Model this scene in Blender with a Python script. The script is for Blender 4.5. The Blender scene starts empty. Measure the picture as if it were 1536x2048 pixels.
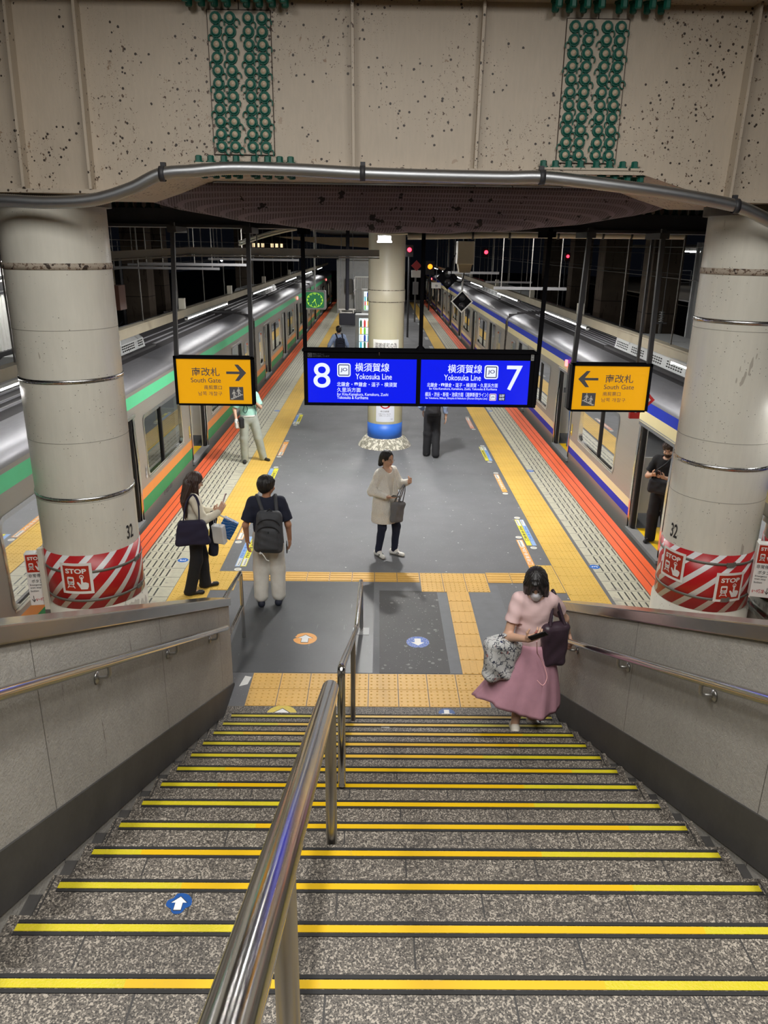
import bpy, bmesh, math, random
import numpy as np
from mathutils import Matrix, Vector
PI = math.pi
SC = bpy.context.scene
COL = SC.collection
random.seed(7)

# ------------------------------------------------------------------ camera
cam_d = bpy.data.cameras.new('camera')
cam = bpy.data.objects.new('camera', cam_d)
COL.objects.link(cam)
SC.camera = cam
FPX = 1515.0
cam_d.sensor_fit = 'HORIZONTAL'
cam_d.sensor_width = 36.0
cam_d.lens = FPX / 1536.0 * 36.0
cam_d.clip_start = 0.05
cam_d.clip_end = 400
CAM_Z = 4.25
_v1 = Vector((758 - 768, 492 - 1024, FPX)).normalized()
_v2 = Vector((709 - 768, 5340 - 1024, FPX))
_dn = (_v2 - _v1 * _v2.dot(_v1)).normalized()
_zw = -_dn
_xw = _v1.cross(_zw) * -1.0
_xw = Vector((_v1.y * _zw.z - _v1.z * _zw.y, _v1.z * _zw.x - _v1.x * _zw.z, _v1.x * _zw.y - _v1.y * _zw.x))
_rows = (_xw, _v1, _zw)          # world axes written in image axes (right, down, forward)
_R = Matrix([[r[0], -r[1], -r[2]] for r in _rows])
cam.matrix_world = Matrix.Translation((0, 0, CAM_Z)) @ _R.to_4x4()

# ------------------------------------------------------------------ world, view
w = bpy.data.worlds.new('night')
SC.world = w
w.use_nodes = True
w.node_tree.nodes['Background'].inputs[0].default_value = (0.30, 0.36, 0.55, 1)
w.node_tree.nodes['Background'].inputs[1].default_value = 0.006
SC.view_settings.view_transform = 'Standard'
SC.view_settings.look = 'None'
SC.view_settings.gamma = 1.0
SC.view_settings.use_curve_mapping = False
SC.view_settings.exposure = 0.0
LAMP_TUBE = 36.0      # platform edge tubes
LAMP_FILL = 70.0      # added hidden lamps under the deck (W)
LAMP_HALL = 165.0     # tubes over the stairs (W)
SC.cycles.max_bounces = 6
SC.cycles.diffuse_bounces = 3
SC.cycles.glossy_bounces = 4
SC.cycles.transparent_max_bounces = 12
SC.cycles.sample_clamp_indirect = 6.0
SC.cycles.caustics_reflective = False
SC.cycles.caustics_refractive = False


def area(name, loc, rot, sx, sy, watts, col=(1, 0.97, 0.92), parent=None):
    d = bpy.data.lights.new(name, 'AREA')
    d.shape = 'RECTANGLE'
    d.size, d.size_y = sx, sy
    d.energy = watts
    d.color = col
    o = bpy.data.objects.new(name, d)
    COL.objects.link(o)
    o.location = loc
    o.rotation_euler = rot
    if parent:
        o.parent = parent
        o.location = Vector(loc) - WL[parent.name]
    return o


# ------------------------------------------------------------------ tags
WL = {}


def tag(o, label=None, cat=None, group=None, kind=None):
    if label: o['label'] = label
    if cat: o['category'] = cat
    if group: o['group'] = group
    if kind: o['kind'] = kind
    return o


def thing(name, label, cat, loc=(0, 0, 0), group=None, rz=0.0):
    o = bpy.data.objects.new(name, None)
    COL.objects.link(o)
    o.location = loc
    o.rotation_euler = (0, 0, rz)
    o.empty_display_size = 0.1
    WL[o.name] = Vector(loc)
    return tag(o, label, cat, group)


class MB:
    def __init__(self):
        self.v, self.f, self.m = [], [], []
        self.sm = []

    def add(self, vs, fs, mi=0, smooth=False):
        b = len(self.v)
        self.v += [tuple(p) for p in vs]
        for k, f in enumerate(fs):
            self.f.append(tuple(i + b for i in f))
            self.m.append(mi if isinstance(mi, int) else mi[k])
            self.sm.append(smooth)
        return self

    def box(self, x0, x1, y0, y1, z0, z1, mi=0):
        if x0 > x1: x0, x1 = x1, x0
        if y0 > y1: y0, y1 = y1, y0
        if z0 > z1: z0, z1 = z1, z0
        vs = [(x0, y0, z0), (x1, y0, z0), (x1, y1, z0), (x0, y1, z0), (x0, y0, z1), (x1, y0, z1), (x1, y1, z1), (x0, y1, z1)]
        fs = [(0, 3, 2, 1), (4, 5, 6, 7), (0, 1, 5, 4), (1, 2, 6, 5), (2, 3, 7, 6), (3, 0, 4, 7)]
        return self.add(vs, fs, mi)

    def quad(self, a, b, c, d, mi=0):
        return self.add([a, b, c, d], [(0, 1, 2, 3)], mi)

    def tube(self, pts, r, seg=12, mi=0, caps=True):
        pts = [Vector(p) for p in pts]
        rs = r if isinstance(r, (list, tuple)) else [r] * len(pts)
        n = len(pts)
        t0 = (pts[1] - pts[0]).normalized()
        ref = Vector((0, 0, 1)) if abs(t0.z) < 0.9 else Vector((1, 0, 0))
        nrm = (ref - t0 * ref.dot(t0)).normalized()
        vs, fs = [], []
        for i, p in enumerate(pts):
            if i == 0: t = pts[1] - pts[0]
            elif i == n - 1: t = pts[-1] - pts[-2]
            else: t = (pts[i + 1] - p).normalized() + (p - pts[i - 1]).normalized()
            t = t.normalized()
            nrm = (nrm - t * nrm.dot(t)).normalized()
            bi = t.cross(nrm)
            for k in range(seg):
                a = 2 * PI * k / seg
                vs.append(p + (nrm * math.cos(a) + bi * math.sin(a)) * rs[i])
        for i in range(n - 1):
            for k in range(seg):
                k2 = (k + 1) % seg
                fs.append((i * seg + k, i * seg + k2, (i + 1) * seg + k2, (i + 1) * seg + k))
        self.add(vs, fs, mi, True)
        if caps:
            self.add(vs[:seg], [tuple(range(seg))[::-1]], mi)
            self.add(vs[-seg:], [tuple(range(seg))], mi)
        return self

    def bar(self, a, b, wx, wy, mi=0):
        """square bar from a to b"""
        a, b = Vector(a), Vector(b)
        t = (b - a).normalized()
        ref = Vector((1, 0, 0)) if abs(t.x) < 0.9 else Vector((0, 1, 0))
        u = (ref - t * ref.dot(t)).normalized()
        v = t.cross(u)
        vs = []
        for p in (a, b):
            for s, q in ((-1, -1), (1, -1), (1, 1), (-1, 1)):
                vs.append(p + u * s * wx / 2 + v * q * wy / 2)
        fs = [(3, 2, 1, 0), (4, 5, 6, 7), (0, 1, 5, 4), (1, 2, 6, 5), (2, 3, 7, 6), (3, 0, 4, 7)]
        return self.add(vs, fs, mi)

    def lathe(self, prof, c=(0, 0, 0), axis='Z', seg=24, mi=0, a0=0.0, a1=2 * PI, smooth=True):
        """prof = [(r, h)]; mi an int or one per profile segment"""
        full = abs(a1 - a0 - 2 * PI) < 1e-6
        ns = seg if full else seg + 1
        vs, fs, mm = [], [], []
        for r, h in prof:
            for k in range(ns):
                a = a0 + (a1 - a0) * k / seg
                x, y = r * math.cos(a), r * math.sin(a)
                if axis == 'Z': q = (x, y, h)
                elif axis == 'Y': q = (x, h, y)
                else: q = (h, x, y)
                vs.append((c[0] + q[0], c[1] + q[1], c[2] + q[2]))
        for i in range(len(prof) - 1):
            for k in range(seg):
                k2 = (k + 1) % ns
                fs.append((i * ns + k, i * ns + k2, (i + 1) * ns + k2, (i + 1) * ns + k))
                mm.append(mi if isinstance(mi, int) else mi[i])
        b = len(self.v)
        self.v += vs
        for f, m_ in zip(fs, mm):
            self.f.append(tuple(i + b for i in f)); self.m.append(m_); self.sm.append(smooth)
        return self

    def prism(self, poly, axis, lo, hi, mi=0, mcap=None):
        """poly = 2-D outline; axis 'X' (y,z), 'Y' (x,z), 'Z' (x,y)"""
        n = len(poly)
        def P(p, h):
            return {'X': (h, p[0], p[1]), 'Y': (p[0], h, p[1]), 'Z': (p[0], p[1], h)}[axis]
        vs = [P(p, lo) for p in poly] + [P(p, hi) for p in poly]
        fs = [tuple(range(n))[::-1], tuple(range(n, 2 * n))]
        ms = [mi if mcap is None else mcap] * 2
        for i in range(n):
            j = (i + 1) % n
            fs.append((i, j, n + j, n + i)); ms.append(mi)
        return self.add(vs, fs, ms)

    def merge(self, o, mi=None):
        b = len(self.v)
        self.v += o.v
        self.f += [tuple(i + b for i in f) for f in o.f]
        self.m += o.m if mi is None else [mi] * len(o.m)
        self.sm += o.sm
        return self

    def xf(self, fn):
        self.v = [tuple(fn(Vector(p))) for p in self.v]
        return self


def obj(name, mb, mats, parent=None, local=False, bevel=0.0, smooth=None, fixn=True, bseg=2):
    me = bpy.data.meshes.new(name)
    vs = mb.v
    if parent is not None and not local:
        off = WL[parent.name]
        vs = [(p[0] - off[0], p[1] - off[1], p[2] - off[2]) for p in vs]
    me.from_pydata(vs, [], mb.f)
    mats = mats if isinstance(mats, (list, tuple)) else [mats]
    for m_ in mats: me.materials.append(m_)
    me.polygons.foreach_set('material_index', mb.m)
    me.polygons.foreach_set('use_smooth', [bool(s) if smooth is None else smooth for s in mb.sm])
    if bevel or fixn:
        bm = bmesh.new()
        bm.from_mesh(me)
        if bevel:
            bmesh.ops.remove_doubles(bm, verts=bm.verts, dist=1e-5)
            es = [e for e in bm.edges if len(e.link_faces) == 2 and e.calc_face_angle(0) > 0.6]
            bmesh.ops.bevel(bm, geom=es, offset=bevel, segments=bseg, profile=0.6, affect='EDGES', clamp_overlap=True)
        bmesh.ops.recalc_face_normals(bm, faces=bm.faces)
        bm.to_mesh(me)
        bm.free()
    me.update()
    o = bpy.data.objects.new(name, me)
    COL.objects.link(o)
    if parent is not None:
        o.parent = parent
        WL[o.name] = WL[parent.name].copy()
    else:
        WL[o.name] = Vector((0, 0, 0))
    return o


def reorigin(o, loc):
    """move a top-level mesh's origin to loc"""
    loc = Vector(loc)
    o.data.transform(Matrix.Translation(-loc))
    o.location = loc
    WL[o.name] = loc
    return o


def kids(o):
    return [c for c in bpy.data.objects if c.parent == o]


def dup(o, delta, label=None, group=None, _map=None):
    """copy of a thing with copies of its parts and sub-parts"""
    table = {}
    for c in bpy.data.objects:
        if c.parent: table.setdefault(c.parent.name, []).append(c)
    def rec(src, par):
        c = src.copy()
        COL.objects.link(c)
        if par is not None:
            c.parent = par
            c.matrix_parent_inverse = src.matrix_parent_inverse
        for k in table.get(src.name, []): rec(k, c)
        return c
    r = rec(o, None)
    r.location = Vector(o.location) + Vector(delta)
    WL[r.name] = r.location.copy()
    if label: r['label'] = label
    if group: r['group'] = group
    return r


# ------------------------------------------------------------------ material helpers
class S:
    """a socket with arithmetic"""
    def __init__(self, nt, s): self.nt, self.s = nt, s
    def _m(self, op, b=None, c=None):
        n = self.nt.nodes.new('ShaderNodeMath'); n.operation = op
        for i, q in enumerate((self, b, c)):
            if q is None: continue
            if isinstance(q, S): self.nt.links.new(q.s, n.inputs[i])
            else: n.inputs[i].default_value = q
        return S(self.nt, n.outputs[0])
    def __add__(a, b): return a._m('ADD', b)
    def __sub__(a, b): return a._m('SUBTRACT', b)
    def __mul__(a, b): return a._m('MULTIPLY', b)
    def __truediv__(a, b): return a._m('DIVIDE', b)
    def fr(a): return a._m('FRACT')
    def fl(a): return a._m('FLOOR')
    def lt(a, b): return a._m('LESS_THAN', b)
    def gt(a, b): return a._m('GREATER_THAN', b)
    def mn(a, b): return a._m('MINIMUM', b)
    def mx(a, b): return a._m('MAXIMUM', b)
    def ab(a): return a._m('ABSOLUTE')
    def inv(a): return S.const(a.nt, 1.0)._m('SUBTRACT', a)
    def atan2(a, b): return a._m('ARCTAN2', b)
    def ramp(a, lo, hi):
        n = a.nt.nodes.new('ShaderNodeMapRange')
        n.inputs[1].default_value, n.inputs[2].default_value = lo, hi
        a.nt.links.new(a.s, n.inputs[0])
        return S(a.nt, n.outputs[0])
    @staticmethod
    def const(nt, v):
        n = nt.nodes.new('ShaderNodeValue'); n.outputs[0].default_value = v
        return S(nt, n.outputs[0])


def c4(c): return (c[0], c[1], c[2], 1.0)


def hexc(r, g, b):
    f = lambda v: (v / 255 / 12.92) if v / 255 <= 0.04045 else ((v / 255 + 0.055) / 1.055) ** 2.4
    return (f(r), f(g), f(b))


class Mat:
    def __init__(self, name, col=(0.5, 0.5, 0.5), rough=0.5, metal=0.0, spec=0.5):
        self.m = bpy.data.materials.new(name)
        self.m.use_nodes = True
        self.nt = self.m.node_tree
        self.p = self.nt.nodes['Principled BSDF']
        self.p.inputs['Roughness'].default_value = rough
        self.p.inputs['Metallic'].default_value = metal
        self.p.inputs['Specular IOR Level'].default_value = spec
        self.set(col)
        tc = self.nt.nodes.new('ShaderNodeTexCoord')
        sx = self.nt.nodes.new('ShaderNodeSeparateXYZ')
        self.nt.links.new(tc.outputs['Object'], sx.inputs[0])
        self.vec = tc.outputs['Object']
        self.x, self.y, self.z = (S(self.nt, sx.outputs[i]) for i in range(3))
        self.h = None

    def set(self, col):
        self.col = col
        if isinstance(col, tuple): self.p.inputs['Base Color'].default_value = c4(col)
        else: self.nt.links.new(col, self.p.inputs['Base Color'])
        return self

    def mapped(self, scale):
        n = self.nt.nodes.new('ShaderNodeMapping')
        n.inputs['Scale'].default_value = scale
        self.nt.links.new(self.vec, n.inputs['Vector'])
        return n.outputs[0]

    def noise(self, scale, detail=3, rough=0.55, stretch=None):
        n = self.nt.nodes.new('ShaderNodeTexNoise')
        n.inputs['Scale'].default_value = scale
        n.inputs['Detail'].default_value = detail
        n.inputs['Roughness'].default_value = rough
        self.nt.links.new(self.mapped(stretch) if stretch else self.vec, n.inputs['Vector'])
        return S(self.nt, n.outputs[0])

    def voro(self, scale, out='Distance', stretch=None, rnd=1.0):
        n = self.nt.nodes.new('ShaderNodeTexVoronoi')
        n.inputs['Scale'].default_value = scale
        n.inputs['Randomness'].default_value = rnd
        self.nt.links.new(self.mapped(stretch) if stretch else self.vec, n.inputs['Vector'])
        return S(self.nt, n.outputs[out])

    def mix(self, fac, other):
        n = self.nt.nodes.new('ShaderNodeMix'); n.data_type = 'RGBA'
        self.nt.links.new(fac.s, n.inputs[0])
        for k, q in ((6, self.col), (7, other)):
            if isinstance(q, tuple): n.inputs[k].default_value = c4(q)
            else: self.nt.links.new(q, n.inputs[k])
        return self.set(n.outputs[2])

    def scale(self, fac):
        """multiply the colour by a grey value"""
        n = self.nt.nodes.new('ShaderNodeMix'); n.data_type = 'RGBA'; n.blend_type = 'MULTIPLY'
        n.inputs[0].default_value = 1.0
        if isinstance(self.col, tuple): n.inputs[6].default_value = c4(self.col)
        else: self.nt.links.new(self.col, n.inputs[6])
        self.nt.links.new(fac.s, n.inputs[7])
        return self.set(n.outputs[2])

    def var(self, amt=0.12, scale=3.0, detail=4, stretch=None):
        return self.scale(self.noise(scale, detail, 0.6, stretch).ramp(0.25, 0.75) * (2 * amt) + (1 - amt))

    def bump(self, h, strength=0.3, dist=0.01):
        b = self.nt.nodes.new('ShaderNodeBump')
        b.inputs['Strength'].default_value = strength
        b.inputs['Distance'].default_value = dist
        self.nt.links.new(h.s, b.inputs['Height'])
        if self.h is not None: self.nt.links.new(self.h, b.inputs['Normal'])
        self.nt.links.new(b.outputs[0], self.p.inputs['Normal'])
        self.h = b.outputs[0]
        return self

    def roughness(self, s):
        self.nt.links.new(s.s, self.p.inputs['Roughness'])
        return self

    def emit(self, col, strength):
        self.p.inputs['Emission Color'].default_value = c4(col)
        self.p.inputs['Emission Strength'].default_value = strength
        return self


def simple(name, col, rough=0.5, metal=0.0, var=0.08, vs=4.0, bump=0.0, bs=60.0, spec=0.5):
    m = Mat(name, col, rough, metal, spec)
    if var: m.var(var, vs)
    if bump: m.bump(m.noise(bs, 3), bump, 0.004)
    return m.m


def emat(name, col, strength):
    m = Mat(name, (0.02, 0.02, 0.02), 0.4)
    m.set(tuple(min(1, c * 0.8) for c in col))
    m.emit(col, strength)
    return m.m


# ------------------------------------------------------------------ lettering
def text_mb(body, size, bold=0.0, mi=0):
    """flat lettering in the x-y plane, left-bottom at 0,0; returns (MB, width, height)"""
    c = bpy.data.curves.new('lettering', 'FONT')
    c.body = body
    c.size = 1.0
    c.offset = bold
    c.resolution_u = 12 if len(body) < 3 else (5 if len(body) < 12 else 3)
    o = bpy.data.objects.new('lettering', c)
    COL.objects.link(o)
    dg = bpy.context.evaluated_depsgraph_get()
    me = bpy.data.meshes.new_from_object(o.evaluated_get(dg))
    mb = MB()
    vs = [tuple(v.co) for v in me.vertices]
    fs = [tuple(p.vertices) for p in me.polygons]
    bpy.data.objects.remove(o); bpy.data.curves.remove(c); bpy.data.meshes.remove(me)
    x0 = min(v[0] for v in vs); x1 = max(v[0] for v in vs)
    y0 = min(v[1] for v in vs); y1 = max(v[1] for v in vs)
    vs = [((v[0] - x0) * size, (v[1] - y0) * size, 0.0) for v in vs]
    mb.add(vs, fs, mi)
    return mb, (x1 - x0) * size, (y1 - y0) * size


def put_text(mb, body, x, y, h, w=None, anchor='l', bold=0.0, mi=0, z=0.0, rot=0.0):
    """lettering of height h with its bottom at y in the x-y plane of mb"""
    t, tw, th = text_mb(body, 1.0, bold, mi)
    sy = h / th
    sx = sy if w is None else w / tw
    W = tw * sx
    ox = {'l': x, 'c': x - W / 2, 'r': x - W}[anchor]
    ca, sa = math.cos(rot), math.sin(rot)
    def fn(p):
        a, b = p.x * sx, p.y * sy
        if rot:
            a -= W / 2; b -= h / 2
            a, b = a * ca - b * sa, a * sa + b * ca
            return (x + a, y + b, z)
        return (ox + a, y + b, z)
    t.xf(fn)
    mb.merge(t)
    return W


def flat(mb, poly, z=0.0, mi=0):
    mb.add([(p[0], p[1], z) for p in poly], [tuple(range(len(poly)))], mi)


def rrect(x0, x1, y0, y1, r, n=5):
    out = []
    for cx, cy, a in ((x1 - r, y1 - r, 0), (x0 + r, y1 - r, PI / 2), (x0 + r, y0 + r, PI), (x1 - r, y0 + r, 1.5 * PI)):
        for k in range(n + 1):
            t = a + PI / 2 * k / n
            out.append((cx + r * math.cos(t), cy + r * math.sin(t)))
    return out


def ring(mb, outer, inner, z=0.0, mi=0):
    n = len(outer)
    vs = [(p[0], p[1], z) for p in outer] + [(p[0], p[1], z) for p in inner]
    mb.add(vs, [(i, (i + 1) % n, n + (i + 1) % n, n + i) for i in range(n)], mi)


def disc(mb, cx, cy, rx, ry=None, z=0.0, mi=0, n=28):
    ry = ry or rx
    flat(mb, [(cx + rx * math.cos(2 * PI * k / n), cy + ry * math.sin(2 * PI * k / n)) for k in range(n)], z, mi)


def stand(mb, x, y, z):
    """x-y lettering plane -> upright plane facing -Y at (x, y, z)"""
    return mb.xf(lambda p: (x + p.x, y - p.z, z + p.y))


def cutmesh(mb, us, axis=0):
    """bisect the flat mesh at the given coordinates so that it can be bent"""
    me = bpy.data.meshes.new('tmp')
    me.from_pydata(mb.v, [], mb.f)
    bm = bmesh.new(); bm.from_mesh(me)
    lay = bm.faces.layers.int.new('mi')
    bm.faces.ensure_lookup_table()
    for f, m_ in zip(bm.faces, mb.m): f[lay] = m_
    no = [0, 0, 0]; no[axis] = 1
    for u in us:
        co = [0, 0, 0]; co[axis] = u
        bmesh.ops.bisect_plane(bm, geom=bm.verts[:] + bm.edges[:] + bm.faces[:], plane_co=co, plane_no=no, dist=1e-5)
    out = MB()
    bm.verts.index_update()
    out.v = [tuple(v.co) for v in bm.verts]
    out.f = [tuple(v.index for v in f.verts) for f in bm.faces]
    out.m = [f[lay] for f in bm.faces]
    out.sm = [False] * len(out.f)
    bm.free(); bpy.data.meshes.remove(me)
    return out


def wrap(mb, cx, cy, r, ang, z0):
    """bend x-y plane round a column: x=0 at angle ang, y -> z0+y, z -> outward"""
    xs = [p[0] for p in mb.v]
    n = max(2, int((max(xs) - min(xs)) / 0.02))
    us = [min(xs) + (max(xs) - min(xs)) * k / n for k in range(1, n)]
    q = cutmesh(mb, us)
    def fn(p):
        a = ang + p.x / r
        rr = r + p.z
        return (cx + rr * math.cos(a), cy + rr * math.sin(a), z0 + p.y)
    return q.xf(fn)
# ------------------------------------------------------------------ materials
def mk_asphalt():
    m = Mat('asphalt', hexc(108, 109, 112), 0.72)
    m.var(0.10, 0.7).var(0.16, 160, 2)
    m.mix(m.voro(9.0).lt(0.10) * m.noise(7, 2).gt(0.56), hexc(196, 196, 192))
    m.mix(m.voro(38.0).lt(0.11) * m.noise(12, 2).gt(0.5), hexc(175, 175, 172))
    m.bump(m.noise(220, 2), 0.25, 0.003)
    m.roughness(m.noise(1.3).ramp(0.3, 0.7) * 0.2 + 0.5)
    return m.m
def mk_rubber():
    m = Mat('rubber_sheet', hexc(76, 78, 80), 0.42)
    m.var(0.16, 1.6).var(0.05, 30)
    m.mix(m.noise(3.0, 5, 0.7, (6, 0.6, 1)).gt(0.66), hexc(104, 106, 107))
    return m.m
def mk_patch():
    m = Mat('worn_asphalt', hexc(74, 73, 73), 0.6)
    m.var(0.12, 3).var(0.2, 140, 2)
    m.mix(m.voro(8.0).lt(0.17) * m.noise(4, 2).gt(0.5), hexc(126, 126, 124))
    m.mix(m.voro(26.0).lt(0.12) * m.noise(9, 2).gt(0.45), hexc(170, 170, 168))
    m.bump(m.noise(160, 2), 0.25, 0.003)
    return m.m
def mk_granite():
    m = Mat('granite', hexc(94, 88, 80), 0.55)
    m.mix(m.noise(130, 2, 0.6).gt(0.52), hexc(50, 46, 42))
    m.mix(m.voro(190.0, 'Color').gt(0.62) * m.noise(70, 1).gt(0.46), hexc(150, 142, 130))
    m.var(0.24, 1.4).var(0.1, 9)
    gap = ((m.x / 0.6 + (m.y / 0.346).fl() * 0.5).fr()).lt(0.012)
    m.mix(gap, hexc(48, 46, 44))
    m.bump(m.noise(170, 2), 0.2, 0.002)
    return m.m
def mk_plaster():
    m = Mat('wall_plaster', hexc(162, 158, 150), 0.75)
    m.var(0.14, 1.5, 6).var(0.10, 26, 5)
    m.mix(m.noise(20, 5, 0.7, (1, 1, 0.14)).gt(0.66) * m.noise(2.2, 2).gt(0.5), hexc(124, 118, 111))
    m.mix(m.noise(9, 6, 0.75, (1, 1, 0.3)).gt(0.70), hexc(190, 186, 178))
    m.mix(((m.y + 0.63) / 1.72).fr().lt(0.004), hexc(96, 92, 86))
    m.bump(m.noise(62, 4, 0.65), 0.55, 0.01)
    return m.m
def mk_skirt():
    m = Mat('dark_stone', hexc(66, 64, 62), 0.6)
    m.var(0.25, 3, 6).var(0.1, 30)
    return m.m
def mk_beam():
    m = Mat('beam_paint', hexc(184, 171, 153), 0.5)
    m.var(0.10, 0.9, 5).var(0.05, 40, 3, (1, 1, 0.15))
    cl = m.noise(1.5, 3).ramp(0.44, 0.66)
    m.mix(m.noise(26, 4, 0.62, (1, 1, 0.8)).gt(0.625) * cl.gt(0.34), hexc(86, 66, 52))
    m.mix(m.noise(11, 5, 0.7).gt(0.64) * cl.gt(0.25), hexc(146, 124, 102))
    m.mix((m.voro(16.0) - m.noise(60, 2) * 0.10).lt(0.115) * cl.gt(0.10), hexc(56, 46, 39))
    m.mix((m.voro(44.0) - m.noise(90, 2) * 0.12).lt(0.07) * cl.gt(0.2), hexc(92, 72, 58))
    m.mix((m.voro(70.0)).lt(0.13) * m.noise(2.1, 3).gt(0.54), hexc(120, 98, 78))
    m.mix(m.noise(5, 5, 0.7).gt(0.67), hexc(164, 146, 127))
    m.bump(m.noise(34, 3, 0.6, (1, 1, 0.5)), 0.18, 0.006)
    return m.m
def mk_column(hole=1.0, name='column_paint', top=None):
    m = Mat(name, hexc(220, 217, 204), 0.32)
    m.var(0.05, 1.6, 5).var(0.04, 22, 4, (1, 1, 0.12))
    m.mix((m.noise(3.1, 4, 0.6, (1, 1, 0.2))).gt(0.66), hexc(184, 178, 166))
    cl = m.noise(2.0, 3).gt(0.53)
    m.mix((m.voro(30.0) - m.noise(90, 2) * 0.12).lt(0.05) * cl, hexc(66, 58, 48))
    m.mix(m.noise(46, 3, 0.6).gt(0.73) * m.noise(2.6, 3).gt(0.5), hexc(92, 74, 56))
    m.bump(m.noise(7, 3), 0.10, 0.02)
    return m.m
def mk_yellow(name='tactile_yellow', c=(226, 186, 88)):
    m = Mat(name, hexc(*c), 0.5)
    m.var(0.10, 1.1, 4).var(0.06, 40)
    m.mix(m.noise(26, 5, 0.7).gt(0.66), hexc(196, 160, 84))
    return m.m
def mk_steel(name='stainless', col=(0.58, 0.57, 0.55), rough=0.15, stretch=(1, 0.02, 1)):
    m = Mat(name, col, rough, 1.0)
    m.roughness(m.noise(30, 3, 0.6, stretch) * 0.14 + (rough - 0.07))
    return m.m
M = {}
M['asphalt'] = mk_asphalt(); M['rubber'] = mk_rubber(); M['patch'] = mk_patch(); M['granite'] = mk_granite()
M['plaster'] = mk_plaster(); M['skirt'] = mk_skirt(); M['beam'] = mk_beam(); M['column'] = mk_column()
M['tact'] = mk_yellow(); M['tact2'] = mk_yellow('tactile_amber', (224, 178, 92))
M['steel'] = mk_steel(); M['cap'] = mk_steel('cap_steel', (0.42, 0.41, 0.40), 0.20)
M['satin'] = mk_steel('satin_steel', (0.5, 0.49, 0.47), 0.34)
M['black'] = simple('black_metal', (0.010, 0.010, 0.012), 0.85, 0, 0.05, spec=0.0)
M['blackline'] = simple('black_grip', (0.012, 0.012, 0.012), 0.8, 0, 0.2, 30)
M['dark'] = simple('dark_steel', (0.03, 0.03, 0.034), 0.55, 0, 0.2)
M['grey'] = simple('grey_steel', hexc(112, 112, 114), 0.5, 0, 0.1)
M['dim'] = simple('dim_grey', hexc(92, 90, 86), 0.6, 0, 0.15)
M['palegrey'] = simple('pale_grey', hexc(170, 172, 172), 0.5, 0, 0.08)
M['white'] = simple('white_paint', hexc(232, 232, 228), 0.45, 0, 0.04)
M['offwhite'] = simple('off_white', hexc(208, 204, 190), 0.5, 0, 0.06)
M['green'] = simple('bolt_green', hexc(18, 92, 77), 0.45, 0, 0.15, 30)
M['boltend'] = simple('bolt_end', hexc(190, 172, 148), 0.5, 0, 0.15, 60)
M['red'] = simple('sign_red', hexc(186, 30, 34), 0.35, 0, 0.04)
M['brick'] = simple('sign_red_brown', hexc(176, 46, 30), 0.35, 0, 0.04)
M['blue'] = simple('sign_blue', hexc(48, 116, 205), 0.4, 0, 0.06)
M['dblue'] = simple('dark_blue', hexc(14, 72, 140), 0.4, 0, 0.12, 30)
M['orange'] = simple('sticker_orange', hexc(238, 166, 76), 0.45, 0, 0.06)
M['yel'] = simple('sticker_yellow', hexc(236, 226, 66), 0.45, 0, 0.06)
M['ink'] = simple('ink', (0.02, 0.02, 0.022), 0.5, 0, 0)
M['inkgrey'] = simple('ink_grey', (0.08, 0.085, 0.1), 0.5, 0, 0)
M['redink'] = simple('ink_red', hexc(190, 40, 48), 0.5, 0, 0)
M['concrete'] = simple('concrete', hexc(120, 112, 100), 0.8, 0, 0.2, 3, 0.3, 40)
M['wood'] = simple('brown_box', hexc(84, 52, 38), 0.6, 0, 0.1)
M['pipe'] = mk_steel('conduit_silver', (0.36, 0.37, 0.38), 0.42, (1, 1, 1))
M['band'] = mk_steel('steel_band', (0.48, 0.48, 0.48), 0.28, (1, 1, 1))
M['strap'] = simple('strap_grey', hexc(118, 116, 110), 0.5, 0.3, 0.06)
M['tube'] = emat('tube_glow', (1.0, 0.985, 0.95), LAMP_TUBE)

# ------------------------------------------------------------------ platform
XL_EDGE, XR_EDGE, Y_END = -3.63, 3.93, 66.0
fl = MB()
fl.box(-2.64, 3.05, -3.0, Y_END, -0.30, 0.0)
floor = tag(obj('floor', fl, M['asphalt']), 'grey asphalt of the island platform', None, None, 'structure')

def slot_tiles(name, x0, x1, s0, s1, kind_label):
    m = Mat('slotted_tiles_' + name, hexc(198, 195, 174), 0.42)
    m.var(0.10, 1.2).var(0.08, 18, 4)
    m.mix(m.noise(4, 4).gt(0.62), hexc(182, 178, 162))
    gy = (m.y / 0.302).fr()
    inl = m.x.gt(s0) * m.x.lt(s1)
    lines = (((m.x - s0) / 0.088).fr() - 0.5).ab().lt(0.12)
    m.mix(lines * inl * (gy - 0.5).ab().lt(0.40), hexc(74, 76, 72))
    m.mix((gy - 0.5).ab().gt(0.478), hexc(128, 128, 116))
    m.mix(((m.x - x0) / ((x1 - x0) / 2)).fr().lt(0.02), hexc(128, 128, 116))
    b = MB(); b.box(x0, x1, -3.0, Y_END, -0.30, 0.0)
    return tag(obj(name, b, m.m), kind_label, None, None, 'structure')
slot_tiles('floor_tiles_west', -3.32, -2.64, -3.32, -2.80, 'cream slotted tiles beside the green striped train')
slot_tiles('floor_tiles_east', 3.05, 3.57, 3.14, 3.57, 'cream slotted tiles beside the blue and cream train')
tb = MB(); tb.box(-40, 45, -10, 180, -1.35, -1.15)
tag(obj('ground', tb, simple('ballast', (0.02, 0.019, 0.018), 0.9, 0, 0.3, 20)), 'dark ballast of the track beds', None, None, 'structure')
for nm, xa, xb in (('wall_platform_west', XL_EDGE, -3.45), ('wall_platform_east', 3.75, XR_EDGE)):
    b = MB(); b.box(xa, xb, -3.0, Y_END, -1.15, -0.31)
    tag(obj(nm, b, M['dark']), 'dark face of the platform above the track', None, None, 'structure')

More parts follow.
